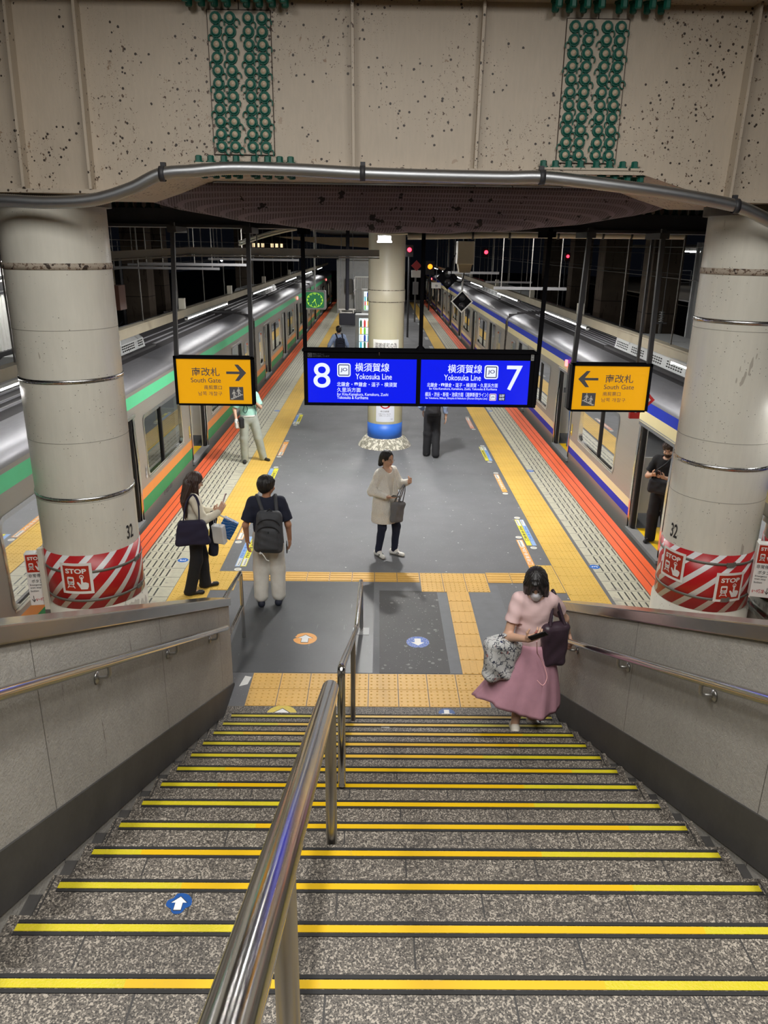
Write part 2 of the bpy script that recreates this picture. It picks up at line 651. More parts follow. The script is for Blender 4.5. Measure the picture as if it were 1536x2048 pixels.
OR = Mat('edge_orange', hexc(252, 112, 66), 0.4); OR.var(0.08, 2).mix(OR.noise(30, 4).gt(0.68), hexc(206, 122, 92))
for k, (xa, xb, lab) in enumerate(((XL_EDGE, -3.32, 'orange ribbed platform edge strip beside the green striped train'),
                                   (3.57, XR_EDGE, 'orange ribbed platform edge strip beside the blue and cream train'))):
    b = MB(); b.box(xa, xb, -3.0, Y_END, -0.30, 0.0, 1)
    wd = (xb - xa) / 3
    for i in range(3): b.box(xa + wd * i + 0.008, xa + wd * (i + 1) - 0.008, -3.0, Y_END, 0.0, 0.008, 0)
    tag(obj('edge_strip', b, [OR.m, M['dark']]), lab, 'platform edge', 'orange platform edge strips')

def dome(b, x, y, z, r=0.0115, h=0.005, seg=8, mi=0):
    b.lathe([(r, 0), (r * 0.72, h), (0.0005, h * 1.05)], (x, y, z), seg=seg, mi=mi)

def dots_tile(b, x0, y0, sx, sy, nx, ny, seg=8, z=0.006):
    for i in range(nx):
        for j in range(ny):
            dome(b, x0 + sx * (i + 0.5) / nx, y0 + sy * (j + 0.5) / ny, z, seg=seg)

def bars_tile(b, x0, y0, sx, sy, n, along='X', z=0.006):
    for i in range(n):
        if along == 'X':
            yc = y0 + sy * (i + 0.5) / n
            b.box(x0 + 0.012, x0 + sx - 0.012, yc - 0.010, yc + 0.010, z, z + 0.005)
        else:
            xc = x0 + sx * (i + 0.5) / n
            b.box(xc - 0.010, xc + 0.010, y0 + 0.012, y0 + sy - 0.012, z, z + 0.005)

def tactile(name, label, rects, mat, seam=True):
    """rects: (x0, y0, nx, ny, kind, tile, far)"""
    b = MB()
    for x0, y0, nx, ny, kind, s, far in rects:
        for i in range(nx):
            for j in range(ny):
                xa, ya = x0 + i * s, y0 + j * s
                g = 0.004
                b.box(xa + g, xa + s - g, ya + g, ya + s - g, 0.0, 0.006)
                if ya > far: continue
                if kind == 'd': dots_tile(b, xa, ya, s, s, 5, 5, 8 if ya < 9 else 6)
                elif kind == 'x': bars_tile(b, xa, ya, s, s, 4, 'X')
                elif kind == 'y': bars_tile(b, xa, ya, s, s, 4, 'Y')
    return tag(obj(name, b, mat), label, 'tactile paving', 'yellow tactile paving')

tactile('tactile_paving', 'two rows of yellow dotted tactile tiles at the foot of the stairs', [(-1.27, 6.35, 8, 2, 'd', 0.302, 99)], M['tact2'])
tactile('tactile_paving', 'yellow barred tactile path leading from the stairs to the crossing band', [(0.925, 6.96, 1, 7, 'y', 0.2895, 99)], M['tact2'])
tactile('tactile_paving', 'yellow tactile band crossing the whole platform beyond the stairs',
        [(-1.845, 9.27, 8, 1, 'x', 0.305, 99), (0.60, 8.97, 3, 2, 'd', 0.302, 99), (1.51, 9.27, 2, 1, 'x', 0.33, 99)], M['tact2'])

def long_tactile(label, x0, x1, bar_x, extra):
    b = MB()
    s = 0.302
    y = -2.57
    while y < 63:
        b.box(x0, x1, y + 0.003, y + s - 0.003, 0.0, 0.006)
        if 6 < y < 26:
            nx = 6
            wdt = 0.38
            xs = x0 + 0.02 if bar_x > x0 + 0.2 else x1 - 0.02 - wdt
            for i in range(nx):
                for j in range(5):
                    dome(b, xs + wdt * (i + .5) / nx, y + s * (j + .5) / 5, 0.006, 0.010, 0.005, 6)
        b.box(bar_x - 0.013, bar_x + 0.013, y + 0.01, y + s - 0.01, 0.006, 0.011)
        y += s
    for (xa, ya, nx, ny) in extra:
        for i in range(nx):
            for j in range(ny):
                b.box(xa + i * s + .003, xa + (i + 1) * s - .003, ya + j * s + .003, ya + (j + 1) * s - .003, 0.0, 0.006)
                dots_tile(b, xa + i * s, ya + j * s, s, s, 5, 5, 6)
    return tag(obj('tactile_paving', b, M['tact']), label, 'tactile paving', 'yellow tactile paving')
long_tactile('long yellow tactile strip running beside the green striped train', -2.63, -2.15, -2.185, [(-2.15, 8.97, 1, 2)])
long_tactile('long yellow tactile strip running beside the blue and cream train', 2.50, 3.00, 2.535, [(2.19, 8.97, 1, 3)])

for lab, x0, x1, y0, y1, mt in (('smooth dark rubber sheet on the floor at the foot of the stairs', -1.62, -0.02, 6.97, 9.24, 'rubber'),
                                ('speckled worn asphalt patch bearing the blue arrow sticker', 0.05, 0.80, 6.97, 9.0, 'patch')):
    b = MB(); b.box(x0, x1, y0, y1, 0.0, 0.003)
    tag(obj('floor_patch', b, M[mt]), lab, 'floor patch', 'floor patches by the stairs')
b = MB(); b.box(0.80, 0.92, 6.97, 8.95, 0.0, 0.003); b.box(1.23, 1.62, 7.0, 9.2, 0.0, 0.003)
tag(obj('floor_patch', b, simple('grey_patch', hexc(112, 114, 118), 0.6, 0, 0.1, 6)), 'plain grey patch flanking the barred tactile path', 'floor patch', 'floor patches by the stairs')

# ------------------------------------------------------------------ stairs
RISE, RUN, NOSE1 = 0.155, 0.348, 6.02
NST = 17
XS0, XS1 = -1.36, 1.69
ST_Y = Mat('step_yellow', hexc(206, 166, 6), 0.42)
ST_Y.var(0.06, 1.3).mix(ST_Y.noise(30, 4, 0.7).gt(0.66), hexc(196, 160, 40))
ST_Y2 = Mat('step_yellow_worn', hexc(190, 176, 22), 0.5)
ST_Y2.var(0.10, 6).mix(ST_Y2.noise(55, 4, 0.75).gt(0.56), hexc(196, 176, 40)); ST_Y2.bump(ST_Y2.noise(120, 2), 0.5, 0.004)
stair = tag(thing('staircase', 'granite staircase with yellow nosing lines going down to the platform', 'stairs', (0.15, 6.0, 0)))
for n in range(1, NST + 1):
    yn = NOSE1 - RUN * (n - 1)
    zt = RISE * n
    y0 = yn - RUN if n < NST else -3.0
    b = MB()
    b.box(XS0, XS1, y0, yn - 0.012, 0.0, zt - 0.03, 0)
    b.box(XS0, XS1, y0, yn, zt - 0.03, zt, 0)
    st = obj('step', b, M['granite'], stair)
    c = yn - 0.055
    s = MB()
    xw = -0.75 + 0.35 * math.sin(n * 1.7)
    xe = 1.05 + 0.3 * math.sin(n * 2.3)
    s.box(XS0 + 0.045, xw, c - 0.0155, c + 0.0155, zt, zt + 0.0025, 1)
    s.box(xw, xe, c - 0.0155, c + 0.0155, zt, zt + 0.0025, 0)
    s.box(xe, XS1 - 0.05, c - 0.0155, c + 0.0155, zt, zt + 0.0025, 1)
    for q in (-0.0265, 0.0265): s.box(XS0 + 0.045, XS1 - 0.05, c + q - 0.0075, c + q + 0.0075, zt, zt + 0.003, 2)
    obj('nosing_strip', s, [ST_Y.m, ST_Y2.m, M['blackline']], st)

SLOPE = 0.456
def zline(y, z_at, y_at): return z_at + (y_at - y) * SLOPE
WY0, WY1 = -2.0, 6.72
def stair_wall(nm, xi, xo, lab):
    sg = 1 if xo > xi else -1
    b = MB()
    top = [(WY0, zline(WY0, 0.90, WY1)), (WY1, 0.90)]
    b.prism([(WY0, 0.0), (WY1, 0.0), (WY1, 0.90), (WY0, top[0][1])], 'X', min(xi, xo), max(xi, xo))
    w_ = tag(obj(nm, b, M['plaster']), lab, None, None, 'structure')
    b = MB()   # steel cap
    t = 0.085
    b.prism([(WY0, top[0][1] + 0.001), (WY1 + 0.03, 0.901 - 0.03 * SLOPE), (WY1 + 0.03, 0.901 - 0.03 * SLOPE + t), (WY0, top[0][1] + t)], 'X', min(xi - sg * 0.018, xo + sg * 0.02), max(xi - sg * 0.018, xo + sg * 0.02))
    tag(obj('wall_cap', b, M['cap'], None, bevel=0.008), 'brushed steel capping of the stair wall beside the ' + ('green striped train' if sg < 0 else 'blue and cream train'), 'wall cap', 'stair wall caps')
    b = MB()   # skirting with its stepped toe
    pf = [(WY0, 0.0), (WY1 + 0.004, 0.0), (WY1 + 0.004, 0.04)]
    b.prism([(WY0, zline(WY0, -0.25, WY1)), (6.2, 0.0), (WY1 + .004, 0.0), (WY1 + .004, 0.03), (WY0, zline(WY0, 0.03, WY1))], 'X', min(xi - sg * 0.012, xi), max(xi - sg * 0.012, xi))
    xt = XS0 if sg < 0 else XS1
    for n in range(1, NST):
        yn = NOSE1 - RUN * (n - 1) - 0.06
        b.box(xt, xi, yn - RUN, yn, 0.0, RISE * n - 0.045)
    tag(obj('baseboard_' + nm.split('_')[-1], b, M['skirt']), 'dark stepped skirting along the stairs', None, None, 'structure')
    return w_
stair_wall('wall_west', -1.44, -1.66, 'plastered stair wall beside the green striped train')
stair_wall('wall_east', 1.765, 1.985, 'plastered stair wall beside the blue and cream train')

def bend_path(pts, r=0.08, n=6):
    pts = [Vector(p) for p in pts]
    out = [pts[0]]
    for i in range(1, len(pts) - 1):
        a, b, c = pts[i - 1], pts[i], pts[i + 1]
        d1, d2 = (a - b), (c - b)
        k = min(r, d1.length * 0.45, d2.length * 0.45)
        p1, p2 = b + d1.normalized() * k, b + d2.normalized() * k
        for j in range(n + 1):
            t = j / n
            out.append(p1 * (1 - t) ** 2 + b * 2 * t * (1 - t) + p2 * t * t)
    out.append(pts[-1])
    return out

# wall handrails
def wall_rail(xr, xw, y_end, z_end, lab):
    t = thing('handrail', lab, 'handrail', (xr, y_end, z_end), 'stair handrails')
    b = MB()
    y0 = -1.5
    z0 = z_end + (y_end - y0) * 0.461
    b.tube([(xr, y0, z0), (xr, y_end, z_end)], 0.0265, 20)
    b.lathe([(0.0265, 0), (0.022, 0.012), (0.001, 0.018)], (xr, y_end, z_end), 'Y', 16)
    obj('rail', b, M['steel'], t)
    y = y_end - 0.35
    while y > 0:
        z = z_end + (y_end - y) * 0.461
        b = MB()
        s = 1 if xw > xr else -1
        b.tube(bend_path([(xr, y, z - 0.022), (xr, y, z - 0.085), (xw, y - 0.01, z - 0.085)], 0.05), 0.011, 10)
        b.lathe([(0.001, 0), (0.032, 0.0), (0.032, 0.008 * -s), (0.012, 0.016 * -s)], (xw, y - 0.01, z - 0.085), 'X', 16)
        obj('bracket', b, M['satin'], t)
        y -= 1.22
    return t
rail_w = wall_rail(-1.37, -1.44, 6.22, 0.925, 'steel handrail fixed to the stair wall beside the green striped train')
b = MB(); b.box(-1.382, -1.358, 6.06, 6.19, 1.005, 1.0075)
b.xf(lambda p: p + Vector((0, 0, (6.125 - p.y) * 0.461 - 0.018)))
obj('braille_label', b, M['palegrey'], rail_w)
wall_rail(1.69, 1.765, 6.18, 0.87, 'steel handrail fixed to the stair wall beside the blue and cream train')

# centre handrails
t = thing('handrail', 'thick polished steel handrail down the middle of the upper stairs', 'handrail', (-0.2, 2.95, 1.55), 'stair handrails')
b = MB(); z2 = 2.353
pts = [(-0.162, -0.6, z2 + 3.55 * 0.43), (-0.2, 2.98, z2)]
b.tube(pts, 0.0385, 28)
b.lathe([(0.0385, 0), (0.036, 0.014), (0.026, 0.028), (0.001, 0.036)], (-0.2, 2.978, z2), 'Y', 28)
obj('rail', b, M['steel'], t)
for y, zb in ((2.93, RISE * 9), (1.20, RISE * 14)):
    xp = -0.2 + (2.98 - y) * 0.0106
    b = MB(); b.tube([(xp, y, zb), (xp, y, z2 + (2.98 - y) * 0.43 - 0.02)], 0.0265, 20)
    obj('post', b, M['satin'], t)
t = thing('handrail', 'lower middle steel handrail bending level at the foot of the stairs', 'handrail', (-0.19, 5.7, 0.15), 'stair handrails')
b = MB()
pts = bend_path([(-0.195, 3.86, RISE * 7 + 0.02), (-0.195, 3.86, 1.93), (-0.185, 6.68, 0.672), (-0.165, 7.86, 0.672), (-0.160, 7.875, 0.02)], 0.055)
b.tube(pts, 0.023, 20)
obj('rail', b, M['steel'], t)
b = MB(); b.tube([(-0.19, 5.80, RISE), (-0.19, 5.80, 1.06)], 0.021, 18)
obj('post', b, M['satin'], t)
b = MB(); b.box(-0.26, -0.07, 7.80, 7.97, 0.0, 0.006)
obj('base_plate', b, M['palegrey'], t)
t = thing('guard_rail', 'short steel guard rail at the end of the stair wall', 'guard rail', (-1.5, 7.72, 0))
b = MB()
b.tube(bend_path([(-1.53, 6.75, 0.885), (-1.50, 7.72, 0.82), (-1.50, 7.72, 0.0)], 0.05), 0.021, 16)
obj('rail', b, M['steel'], t)
b = MB(); b.tube([(-1.53, 6.75, 0.40), (-1.50, 7.72, 0.40)], 0.019, 16)
obj('crossbar', b, M['steel'], t)

b = MB(); b.box(-1.43, 1.75, 6.02, 6.345, 0.0, 0.004)
tag(obj('floor_strip', b, M['granite']), 'granite floor strip between the lowest step and the yellow tiles', 'floor strip')
# ------------------------------------------------------------------ stickers on the floor
def arrow_sticker(lab, x, y, z, r, back, rim, up=True, bite=()):
    mb = MB()
    pts = []
    for k in range(40):
        a = 2 * PI * k / 40
        rr = r
        for (ba, bw, bd) in bite:
            d = abs((a - ba + PI) % (2 * PI) - PI)
            if d < bw: rr = r * (1 - bd * (1 - d / bw))
        pts.append((rr * math.cos(a), rr * math.sin(a)))
    mb.prism([(p[0] * 1.0, p[1]) for p in pts], 'Z', 0.0, 0.0012, 0)
    s = 1 if up else -1
    def arrow(k, z, mi):
        q = [(0, .62), (.60, .06), (.28, .06), (.28, -.62), (-.28, -.62), (-.28, .06), (-.60, .06)]
        flat(mb, [(px * r * k * s, py * r * k * s) for px, py in q], z, mi)
    arrow(1.13, 0.0016, 2); arrow(1.0, 0.002, 1)
    mb.xf(lambda p: (p.x + x, p.y + y, p.z + z))
    o = obj('arrow_sticker', mb, [back, M['white'], rim])
    return tag(reorigin(o, (x, y, z)), lab, 'floor sticker', 'arrow stickers')
BLUEWORN = Mat('sticker_blue_worn', hexc(66, 104, 190), 0.5); BLUEWORN.mix(BLUEWORN.noise(90, 3, 0.7).gt(0.58), hexc(196, 204, 220))
arrow_sticker('round orange sticker with a white arrow on the dark rubber sheet', -0.80, 7.70, 0.003, 0.135, M['orange'], M['ink'], True, ((3.0, 0.22, 0.35), (2.6, 0.15, 0.2)))
arrow_sticker('round worn blue sticker with a white arrow on the speckled patch', 0.487, 7.64, 0.003, 0.13, BLUEWORN.m, M['blue'], False, ((4.7, 0.2, 0.12),))
arrow_sticker('round yellow arrow sticker on the granite strip below the lowest step', -0.89, 6.215, 0.004, 0.145, simple('sticker_mustard', hexc(214, 190, 74), 0.5, 0, 0.1, 30), M['ink'], True)
arrow_sticker('small blue arrow sticker on the granite strip below the lowest step', 0.70, 6.25, 0.004, 0.08, M['dblue'], M['white'], False)
arrow_sticker('torn blue sticker with a white arrow on an upper step', -0.79, 2.395, RISE * 11, 0.052, M['dblue'], M['ink'], True, ((2.4, 0.5, 0.28), (3.9, 0.6, 0.3), (5.6, 0.5, 0.28)))
arrow_sticker('half hidden blue arrow sticker on a middle step', -0.68, NOSE1 - RUN * 5 + 0.125, RISE * 5, 0.055, M['dblue'], M['white'], True)

def num_sticker(lab, x, y):
    mb = MB()
    disc(mb, 0, 0, 0.075, 0.075, 0.0012, 0)
    put_text(mb, '3', 0, 0, 0.085, None, 'c', 0.01, 1, 0.0018, PI / 2 if x > 0 else -PI / 2)
    mb.xf(lambda p: (p.x + x, p.y + y, p.z))
    tag(reorigin(obj('number_sticker', mb, [M['blue'], M['white']]), (x, y, 0)), lab, 'floor sticker', 'blue number stickers')
num_sticker('blue round 3 sticker beside the feet of the woman in black trousers', -2.74, 9.95)
num_sticker('blue round 3 sticker on the tiles near the stair wall cap', 3.10, 9.85)
num_sticker('blue round 3 sticker on the tiles farther along the blue and cream train', 3.10, 14.7)
num_sticker('blue round 3 sticker on the tiles farthest along the blue and cream train', 3.10, 20.6)
num_sticker('blue round 3 sticker on the tiles beyond the uniformed man', -2.72, 20.3)

def oval(x, y, lab):
    mb = MB(); disc(mb, 0, 0, 0.05, 0.05, 0.0012, 1); disc(mb, 0, 0, 0.033, 0.033, 0.0017, 0)
    mb.xf(lambda p: (p.x + x, p.y + y, p.z))
    tag(reorigin(obj('queue_dot', mb, [M['offwhite'], M['white']]), (x, y, 0)), lab, 'floor sticker', 'round pale queue stickers')

def queue(lab, x, y0, y1, wd, bg, fg, head, body, flip, band=0.0, bcol=None):
    """a lengthwise floor sticker from y0 to y1"""
    mb = MB()
    L = y1 - y0
    flat(mb, [(-wd / 2, 0), (wd / 2, 0), (wd / 2, L), (-wd / 2, L)], 0.0012, 0)
    hl = L * 0.25
    flat(mb, [(-wd * 0.36, L - hl), (wd * 0.36, L - hl), (wd * 0.36, L - 0.02), (-wd * 0.36, L - 0.02)], 0.0015, 1)
    hs = (hl - 0.05) / len(head)
    for k, ch in enumerate(head):
        put_text(mb, ch, -wd * 0.12, L - 0.035 - hs * (k + 1) , hs * 0.9, wd * 0.26, 'c', 0.01, 3, 0.0019)
    area_ = L * 0.58
    cs = area_ / len(body)
    for k, ch in enumerate(body):
        put_text(mb, ch, 0, L - hl - 0.01 - cs * (k + 1), cs * 0.86, wd * 0.66, 'c', 0.012, 2, 0.0017)
    if flip: mb.xf(lambda p: (-p.x, L - p.y, p.z))
    mb.xf(lambda p: (p.x + x, p.y + y0, p.z))
    o = obj('queue_sticker', mb, [bg, M['white'], fg, M['ink']])
    return tag(reorigin(o, (x, y0, 0)), lab, 'floor sticker', 'lengthwise queue stickers')
QB = simple('queue_blue', hexc(150, 182, 226), 0.45, 0, 0.05)
OT = '2号車乗車口'
queue('orange queue sticker on the asphalt just beyond the masked woman on the stairs', 2.21, 9.72, 10.87, 0.1, M['orange'], M['white'], '東海道線', OT, False)
queue('yellow queue sticker half of the pair beside the long orange one', 2.325, 10.64, 11.79, 0.075, M['yel'], M['ink'], '横須賀線', OT, False)
queue('blue queue sticker half of the pair beside the long orange one', 2.402, 10.64, 11.79, 0.065, QB, M['blue'], '湘南新宿', OT, False)
queue('orange queue sticker between two pale dots beyond the yellow and blue pair', 2.37, 13.28, 14.43, 0.095, M['orange'], M['white'], '東海道線', OT, False)
queue('yellow stripe of the small queue pair halfway along the platform', 2.335, 15.44, 16.61, 0.075, M['yel'], M['ink'], '横須賀線', OT, False)
queue('blue stripe of the small queue pair halfway along the platform', 2.412, 15.44, 16.61, 0.07, QB, M['blue'], '湘南新宿', OT, False)
queue('salmon queue sticker beneath the big blue sign near the blue and cream train', 2.37, 18.44, 19.65, 0.1, simple('sticker_salmon', hexc(226, 160, 132), 0.5, 0, 0.08), M['white'], '東海道線', OT, False)
queue('orange queue sticker between the two people near the green striped train', -2.08, 10.77, 11.95, 0.1, M['orange'], M['white'], '東海道線', OT, True)
queue('yellow queue sticker behind the person with the grey backpack', -1.855, 9.75, 10.9, 0.08, M['yel'], M['ink'], '横須賀線', OT, True)
queue('blue queue sticker behind the person with the grey backpack', -1.935, 9.75, 10.9, 0.07, QB, M['blue'], '湘南新宿', OT, True)
queue('yellow stripe of the queue pair just past the head of the backpack wearer', -2.015, 13.5, 14.68, 0.09, M['yel'], M['ink'], '横須賀線', OT, True)
queue('blue stripe of the queue pair just past the head of the backpack wearer', -2.1, 13.5, 14.68, 0.07, QB, M['blue'], '湘南新宿', OT, True)
queue('pale orange queue sticker beyond the uniformed man', -2.07, 15.68, 16.87, 0.11, M['orange'], M['white'], '東海道線', OT, True)
queue('yellow stripe of the farthest queue pair below the big blue sign', -2.01, 18.7, 19.82, 0.09, M['yel'], M['ink'], '横須賀線', OT, True)
queue('blue stripe of the farthest queue pair below the big blue sign', -2.095, 18.7, 19.82, 0.07, QB, M['blue'], '湘南新宿', OT, True)
for x, y, lab in ((2.35, 11.88, 'pale dot beyond the yellow and blue pair by the long orange sticker'), (2.22, 10.98, 'pale dot at the far end of the long orange sticker beyond the masked person'), (2.37, 10.55, 'pale dot at the near end of the yellow and blue pair'),
                  (2.36, 13.19, 'pale dot at the near end of the second orange sticker'), (2.38, 14.52, 'pale dot at the far end of the second orange sticker'), (2.37, 15.34, 'pale dot at the near end of the small queue pair'),
                  (2.39, 16.7, 'pale dot at the far end of the small queue pair'), (2.39, 18.35, 'pale dot at the near end of the salmon sticker'), (2.38, 19.74, 'pale dot at the far end of the salmon sticker'),
                  (-2.08, 10.67, 'pale dot at the near end of the orange sticker by the shopper'), (-1.91, 9.65, 'pale dot beside the guard rail top'), (-2.04, 14.77, 'pale dot beyond the blue and yellow pair by the uniformed man'),
                  (-2.08, 15.58, 'pale dot before the pale orange sticker'), (-2.06, 16.97, 'pale dot after the pale orange sticker'), (-2.05, 18.6, 'pale dot before the farthest queue pair'), (-2.05, 19.92, 'pale dot after the farthest queue pair')):
    oval(x, y, lab)
for k in range(9):
    for sx, nm in ((-2.05, 'green striped'), (2.38, 'blue and cream')):
        mb = MB(); L = 1.1
        flat(mb, [(-.08, 0), (.08, 0), (.08, L), (-.08, L)], 0.0012, 0)
        y = 23.0 + k * 3.6
        mb.xf(lambda p: (p.x + sx, p.y + y, p.z))
        tag(reorigin(obj('queue_sticker', mb, [M['palegrey']]), (sx, y, 0)), 'one of the far pale queue stickers in the row beside the %s train' % nm, 'floor sticker', 'far queue stickers by the %s train' % nm)

# litter
def scrap(lab, x, y, z, pts, rz=0):
    mb = MB(); mb.prism(pts, 'Z', 0.0005, 0.0015)
    ca, sa = math.cos(rz), math.sin(rz)
    mb.xf(lambda p: (x + p.x * ca - p.y * sa, y + p.x * sa + p.y * ca, z + p.z))
    return tag(reorigin(obj('paper_scrap', mb, M['white']), (x, y, z)), lab, 'paper scrap', 'paper scraps on the stairs')
scrap('small white paper scrap on the yellow step line', 0.095, 5.60, RISE * 2, [(-.035, -.02), (.04, -.025), (.03, .03), (-.03, .025)])
scrap('white tape strip stuck on the step by the climbing woman', 1.12, 5.76, RISE, [(-.10, -.022), (.10, -.03), (.10, .022), (-.10, .03)], -0.12)
scrap('white paper scrap against the end of the stair wall', -1.33, 6.80, 0.0, [(-.05, -.10), (.03, -.06), (.05, .08), (-.02, .10)])
b = MB(); b.lathe([(0.02, 0), (0.045, 0.01), (0.05, 0.03), (0.035, 0.055), (0.012, 0.06)], (1.50, 5.82, RISE), seg=12)
rr = random.Random(3); b.v = [(p[0] + rr.uniform(-.008, .008), p[1] + rr.uniform(-.008, .008), p[2] + (rr.uniform(-.006, .008) if p[2] > RISE + .005 else 0)) for p in b.v]
tag(reorigin(obj('paper_scrap', b, M['white']), (1.5, 5.82, RISE)), 'crumpled white paper on the step behind the climbing woman', 'paper scrap', 'paper scraps on the stairs')
# ------------------------------------------------------------------ steel girder over the stairs
GY = 6.95
gird = thing('steel_girder', 'rust speckled beige steel girder spanning above the foot of the stairs', 'girder', (0.3, GY, 4.87))
ZB, ZL = 4.865, 4.665
prof = [(-9, ZL), (-2.24, ZL), (-1.63, ZB), (2.20, ZB), (2.90, ZL), (9, ZL)]
b = MB()
b.prism(prof + [(9, 7.3), (-9, 7.3)], 'Y', GY, GY + 1.15)
obj('web', b, M['beam'], gird)
b = MB()
for (xa, za), (xb, zb) in zip(prof[:-1], prof[1:]):
    b.prism([(xa, za - 0.032), (xb, zb - 0.032), (xb, zb), (xa, za)], 'Y', GY - 0.10, GY + 1.25)
obj('bottom_flange', b, M['beam'], gird)
b = MB(); b.box(-9, 9, GY - 0.42, GY + 1.25, 6.075, 6.11)
obj('top_flange', b, M['beam'], gird)
for xt, xb, d in ((-2.385, -2.40, 0.11), (-2.915, -2.955, 0.11), (-0.228, -0.216, 0.09), (0.806, 0.792, 0.09), (2.955, 2.935, 0.12)):
    b = MB()
    zb = ZB if abs(xb) < 1.6 else ZL
    b.prism([(xb - 0.011, zb), (xb + 0.011, zb), (xt + 0.011, 6.075), (xt - 0.011, 6.075)], 'Y', GY - d, GY)
    obj('stiffener', b, M['beam'], gird)
def bolt_mb(side, loop=True):
    b = MB()
    b.lathe([(0.0005, -0.034), (0.017, -0.034), (0.019, -0.026), (0.023, -0.026)], axis='Y', seg=10, mi=1)
    b.lathe([(0.022, -0.024), (0.026, -0.034), (0.033, -0.032), (0.035, -0.016), (0.040, -0.014), (0.043, -0.020), (0.047, -0.012), (0.047, 0)], axis='Y', seg=12, mi=0)
    if loop:
        pts = []
        for k in range(11):
            a = -0.6 + (2 * PI - 0.9) * k / 10
            pts.append((side * (0.046 + 0.022 * math.cos(a)), -0.02, -0.045 + 0.028 * math.sin(a)))
        b.tube(pts, 0.006, 5, 0)
    return b
protos = []
cnt = 0
for (px0, px1, zt, zb2, lean) in ((-1.372, -0.878, 5.985, 4.955, -0.025), (1.474, 1.966, 5.965, 4.93, 0.0)):
    b = MB(); b.box(px0, px1, GY - 0.014, GY, zb2, zt)
    sp = obj('splice_plate', b, M['beam'], gird)
    b = MB()
    for xa, xb, za, zc in ((px0 - .004, px1 + .004, zt, zt + .006), (px0 - .004, px1 + .004, zb2 - .006, zb2), (px0 - .005, px0, zb2, zt), (px1, px1 + .005, zb2, zt), ((px0 + px1) / 2 - .003, (px0 + px1) / 2 + .003, zt, 6.075)):
        b.box(xa, xb, GY - 0.0145, GY, za, zc)
    obj('plate_seam', b, simple('seam_dark', hexc(60, 46, 38), 0.7), sp)
    for c, fx in enumerate((0.13, 0.36, 0.65, 0.87)):
        for r in range(11):
            x = px0 + (px1 - px0) * fx
            z = zt - 0.055 - (zt - zb2 - 0.11) * r / 10
            v = r % 2
            if len(protos) < 2:
                o = obj('bolt_cap', bolt_mb(1 if v == 0 else -1), [M['green'], M['boltend']], gird, local=True)
                protos.append(o)
            else:
                o = protos[v].copy(); COL.objects.link(o); o.parent = gird
            o.location = Vector((x, GY - 0.014, z)) - WL[gird.name]
            o.rotation_euler = (0, random.uniform(-0.25, 0.25), 0)
# upright nuts on the lower flange, hanging nuts under the top flange
def nut_mb(s):
    b = MB()
    b.lathe([(0.040, 0), (0.040, 0.012 * s), (0.028, 0.012 * s), (0.028, 0.050 * s), (0.020, 0.056 * s), (0.0005, 0.056 * s)], seg=6, smooth=False)
    return b
n1 = None
for cx, xs in ((-1.2, [-1.50, -1.40, -1.29, -1.19, -1.04, -0.93, -0.83, -0.74]), (1.8, [1.36, 1.46, 1.57, 1.67, 1.80, 1.91, 2.02, 2.12])):
    b = MB(); b.box(xs[0] - .07, xs[-1] + .07, GY - 0.11, GY - 0.02, ZB, ZB + 0.018)
    obj('cover_plate', b, M['beam'], gird)
    for x in xs:
        if n1 is None: o = n1 = obj('flange_nut', nut_mb(1), M['green'], gird, local=True)
        else:
            o = n1.copy(); COL.objects.link(o); o.parent = gird
        o.location = Vector((x, GY - 0.06, ZB + 0.018)) - WL[gird.name]
b = MB()
for xs in ([-1.50, -1.40, -1.30, -1.20, -1.05, -0.95, -0.85, -0.75], [1.36, 1.47, 1.58, 1.69, 1.86, 1.97, 2.08, 2.19]):
    for x in xs:
        for y in (GY - 0.07, GY - 0.20):
            q = nut_mb(-1.5); q.xf(lambda p: p + Vector((x, y, 6.075))); b.merge(q)
    for x in xs:
        for y in (GY - 0.04, GY + 0.14):
            q = nut_mb(-1); q.xf(lambda p: p + Vector((x, y, ZB - 0.032))); b.merge(q)
o = obj('flange_nuts', b, M['green'], gird); o['kind'] = 'stuff'

# conduit slung along the girder
t = thing('conduit', 'silver corrugated conduit slung along the bottom of the beige girder', 'conduit', (0.3, GY - 0.17, 4.85))
cp = [(-3.7, 4.55), (-3.14, 4.565), (-2.75, 4.555), (-2.37, 4.58), (-2.05, 4.67), (-1.80, 4.78), (-1.52, 4.81), (-1.2, 4.835), (-0.7, 4.83), (-0.17, 4.81), (0.35, 4.80), (1.0, 4.795), (1.35, 4.80), (1.85, 4.755), (2.35, 4.70), (2.80, 4.635), (3.05, 4.58), (3.35, 4.46), (3.7, 4.33)]
def smooth_path(pts, n=6):
    out = []
    P = [Vector(p) for p in pts]
    for i in range(len(P) - 1):
        p0, p1, p2, p3 = P[max(i - 1, 0)], P[i], P[i + 1], P[min(i + 2, len(P) - 1)]
        for k in range(n):
            s = k / n
            out.append(0.5 * ((2 * p1) + (p2 - p0) * s + (2 * p0 - 5 * p1 + 4 * p2 - p3) * s * s + (3 * p1 - p0 - 3 * p2 + p3) * s ** 3))
    out.append(P[-1])
    return out
path = smooth_path([(x, GY - 0.165, z) for x, z in cp], 40)
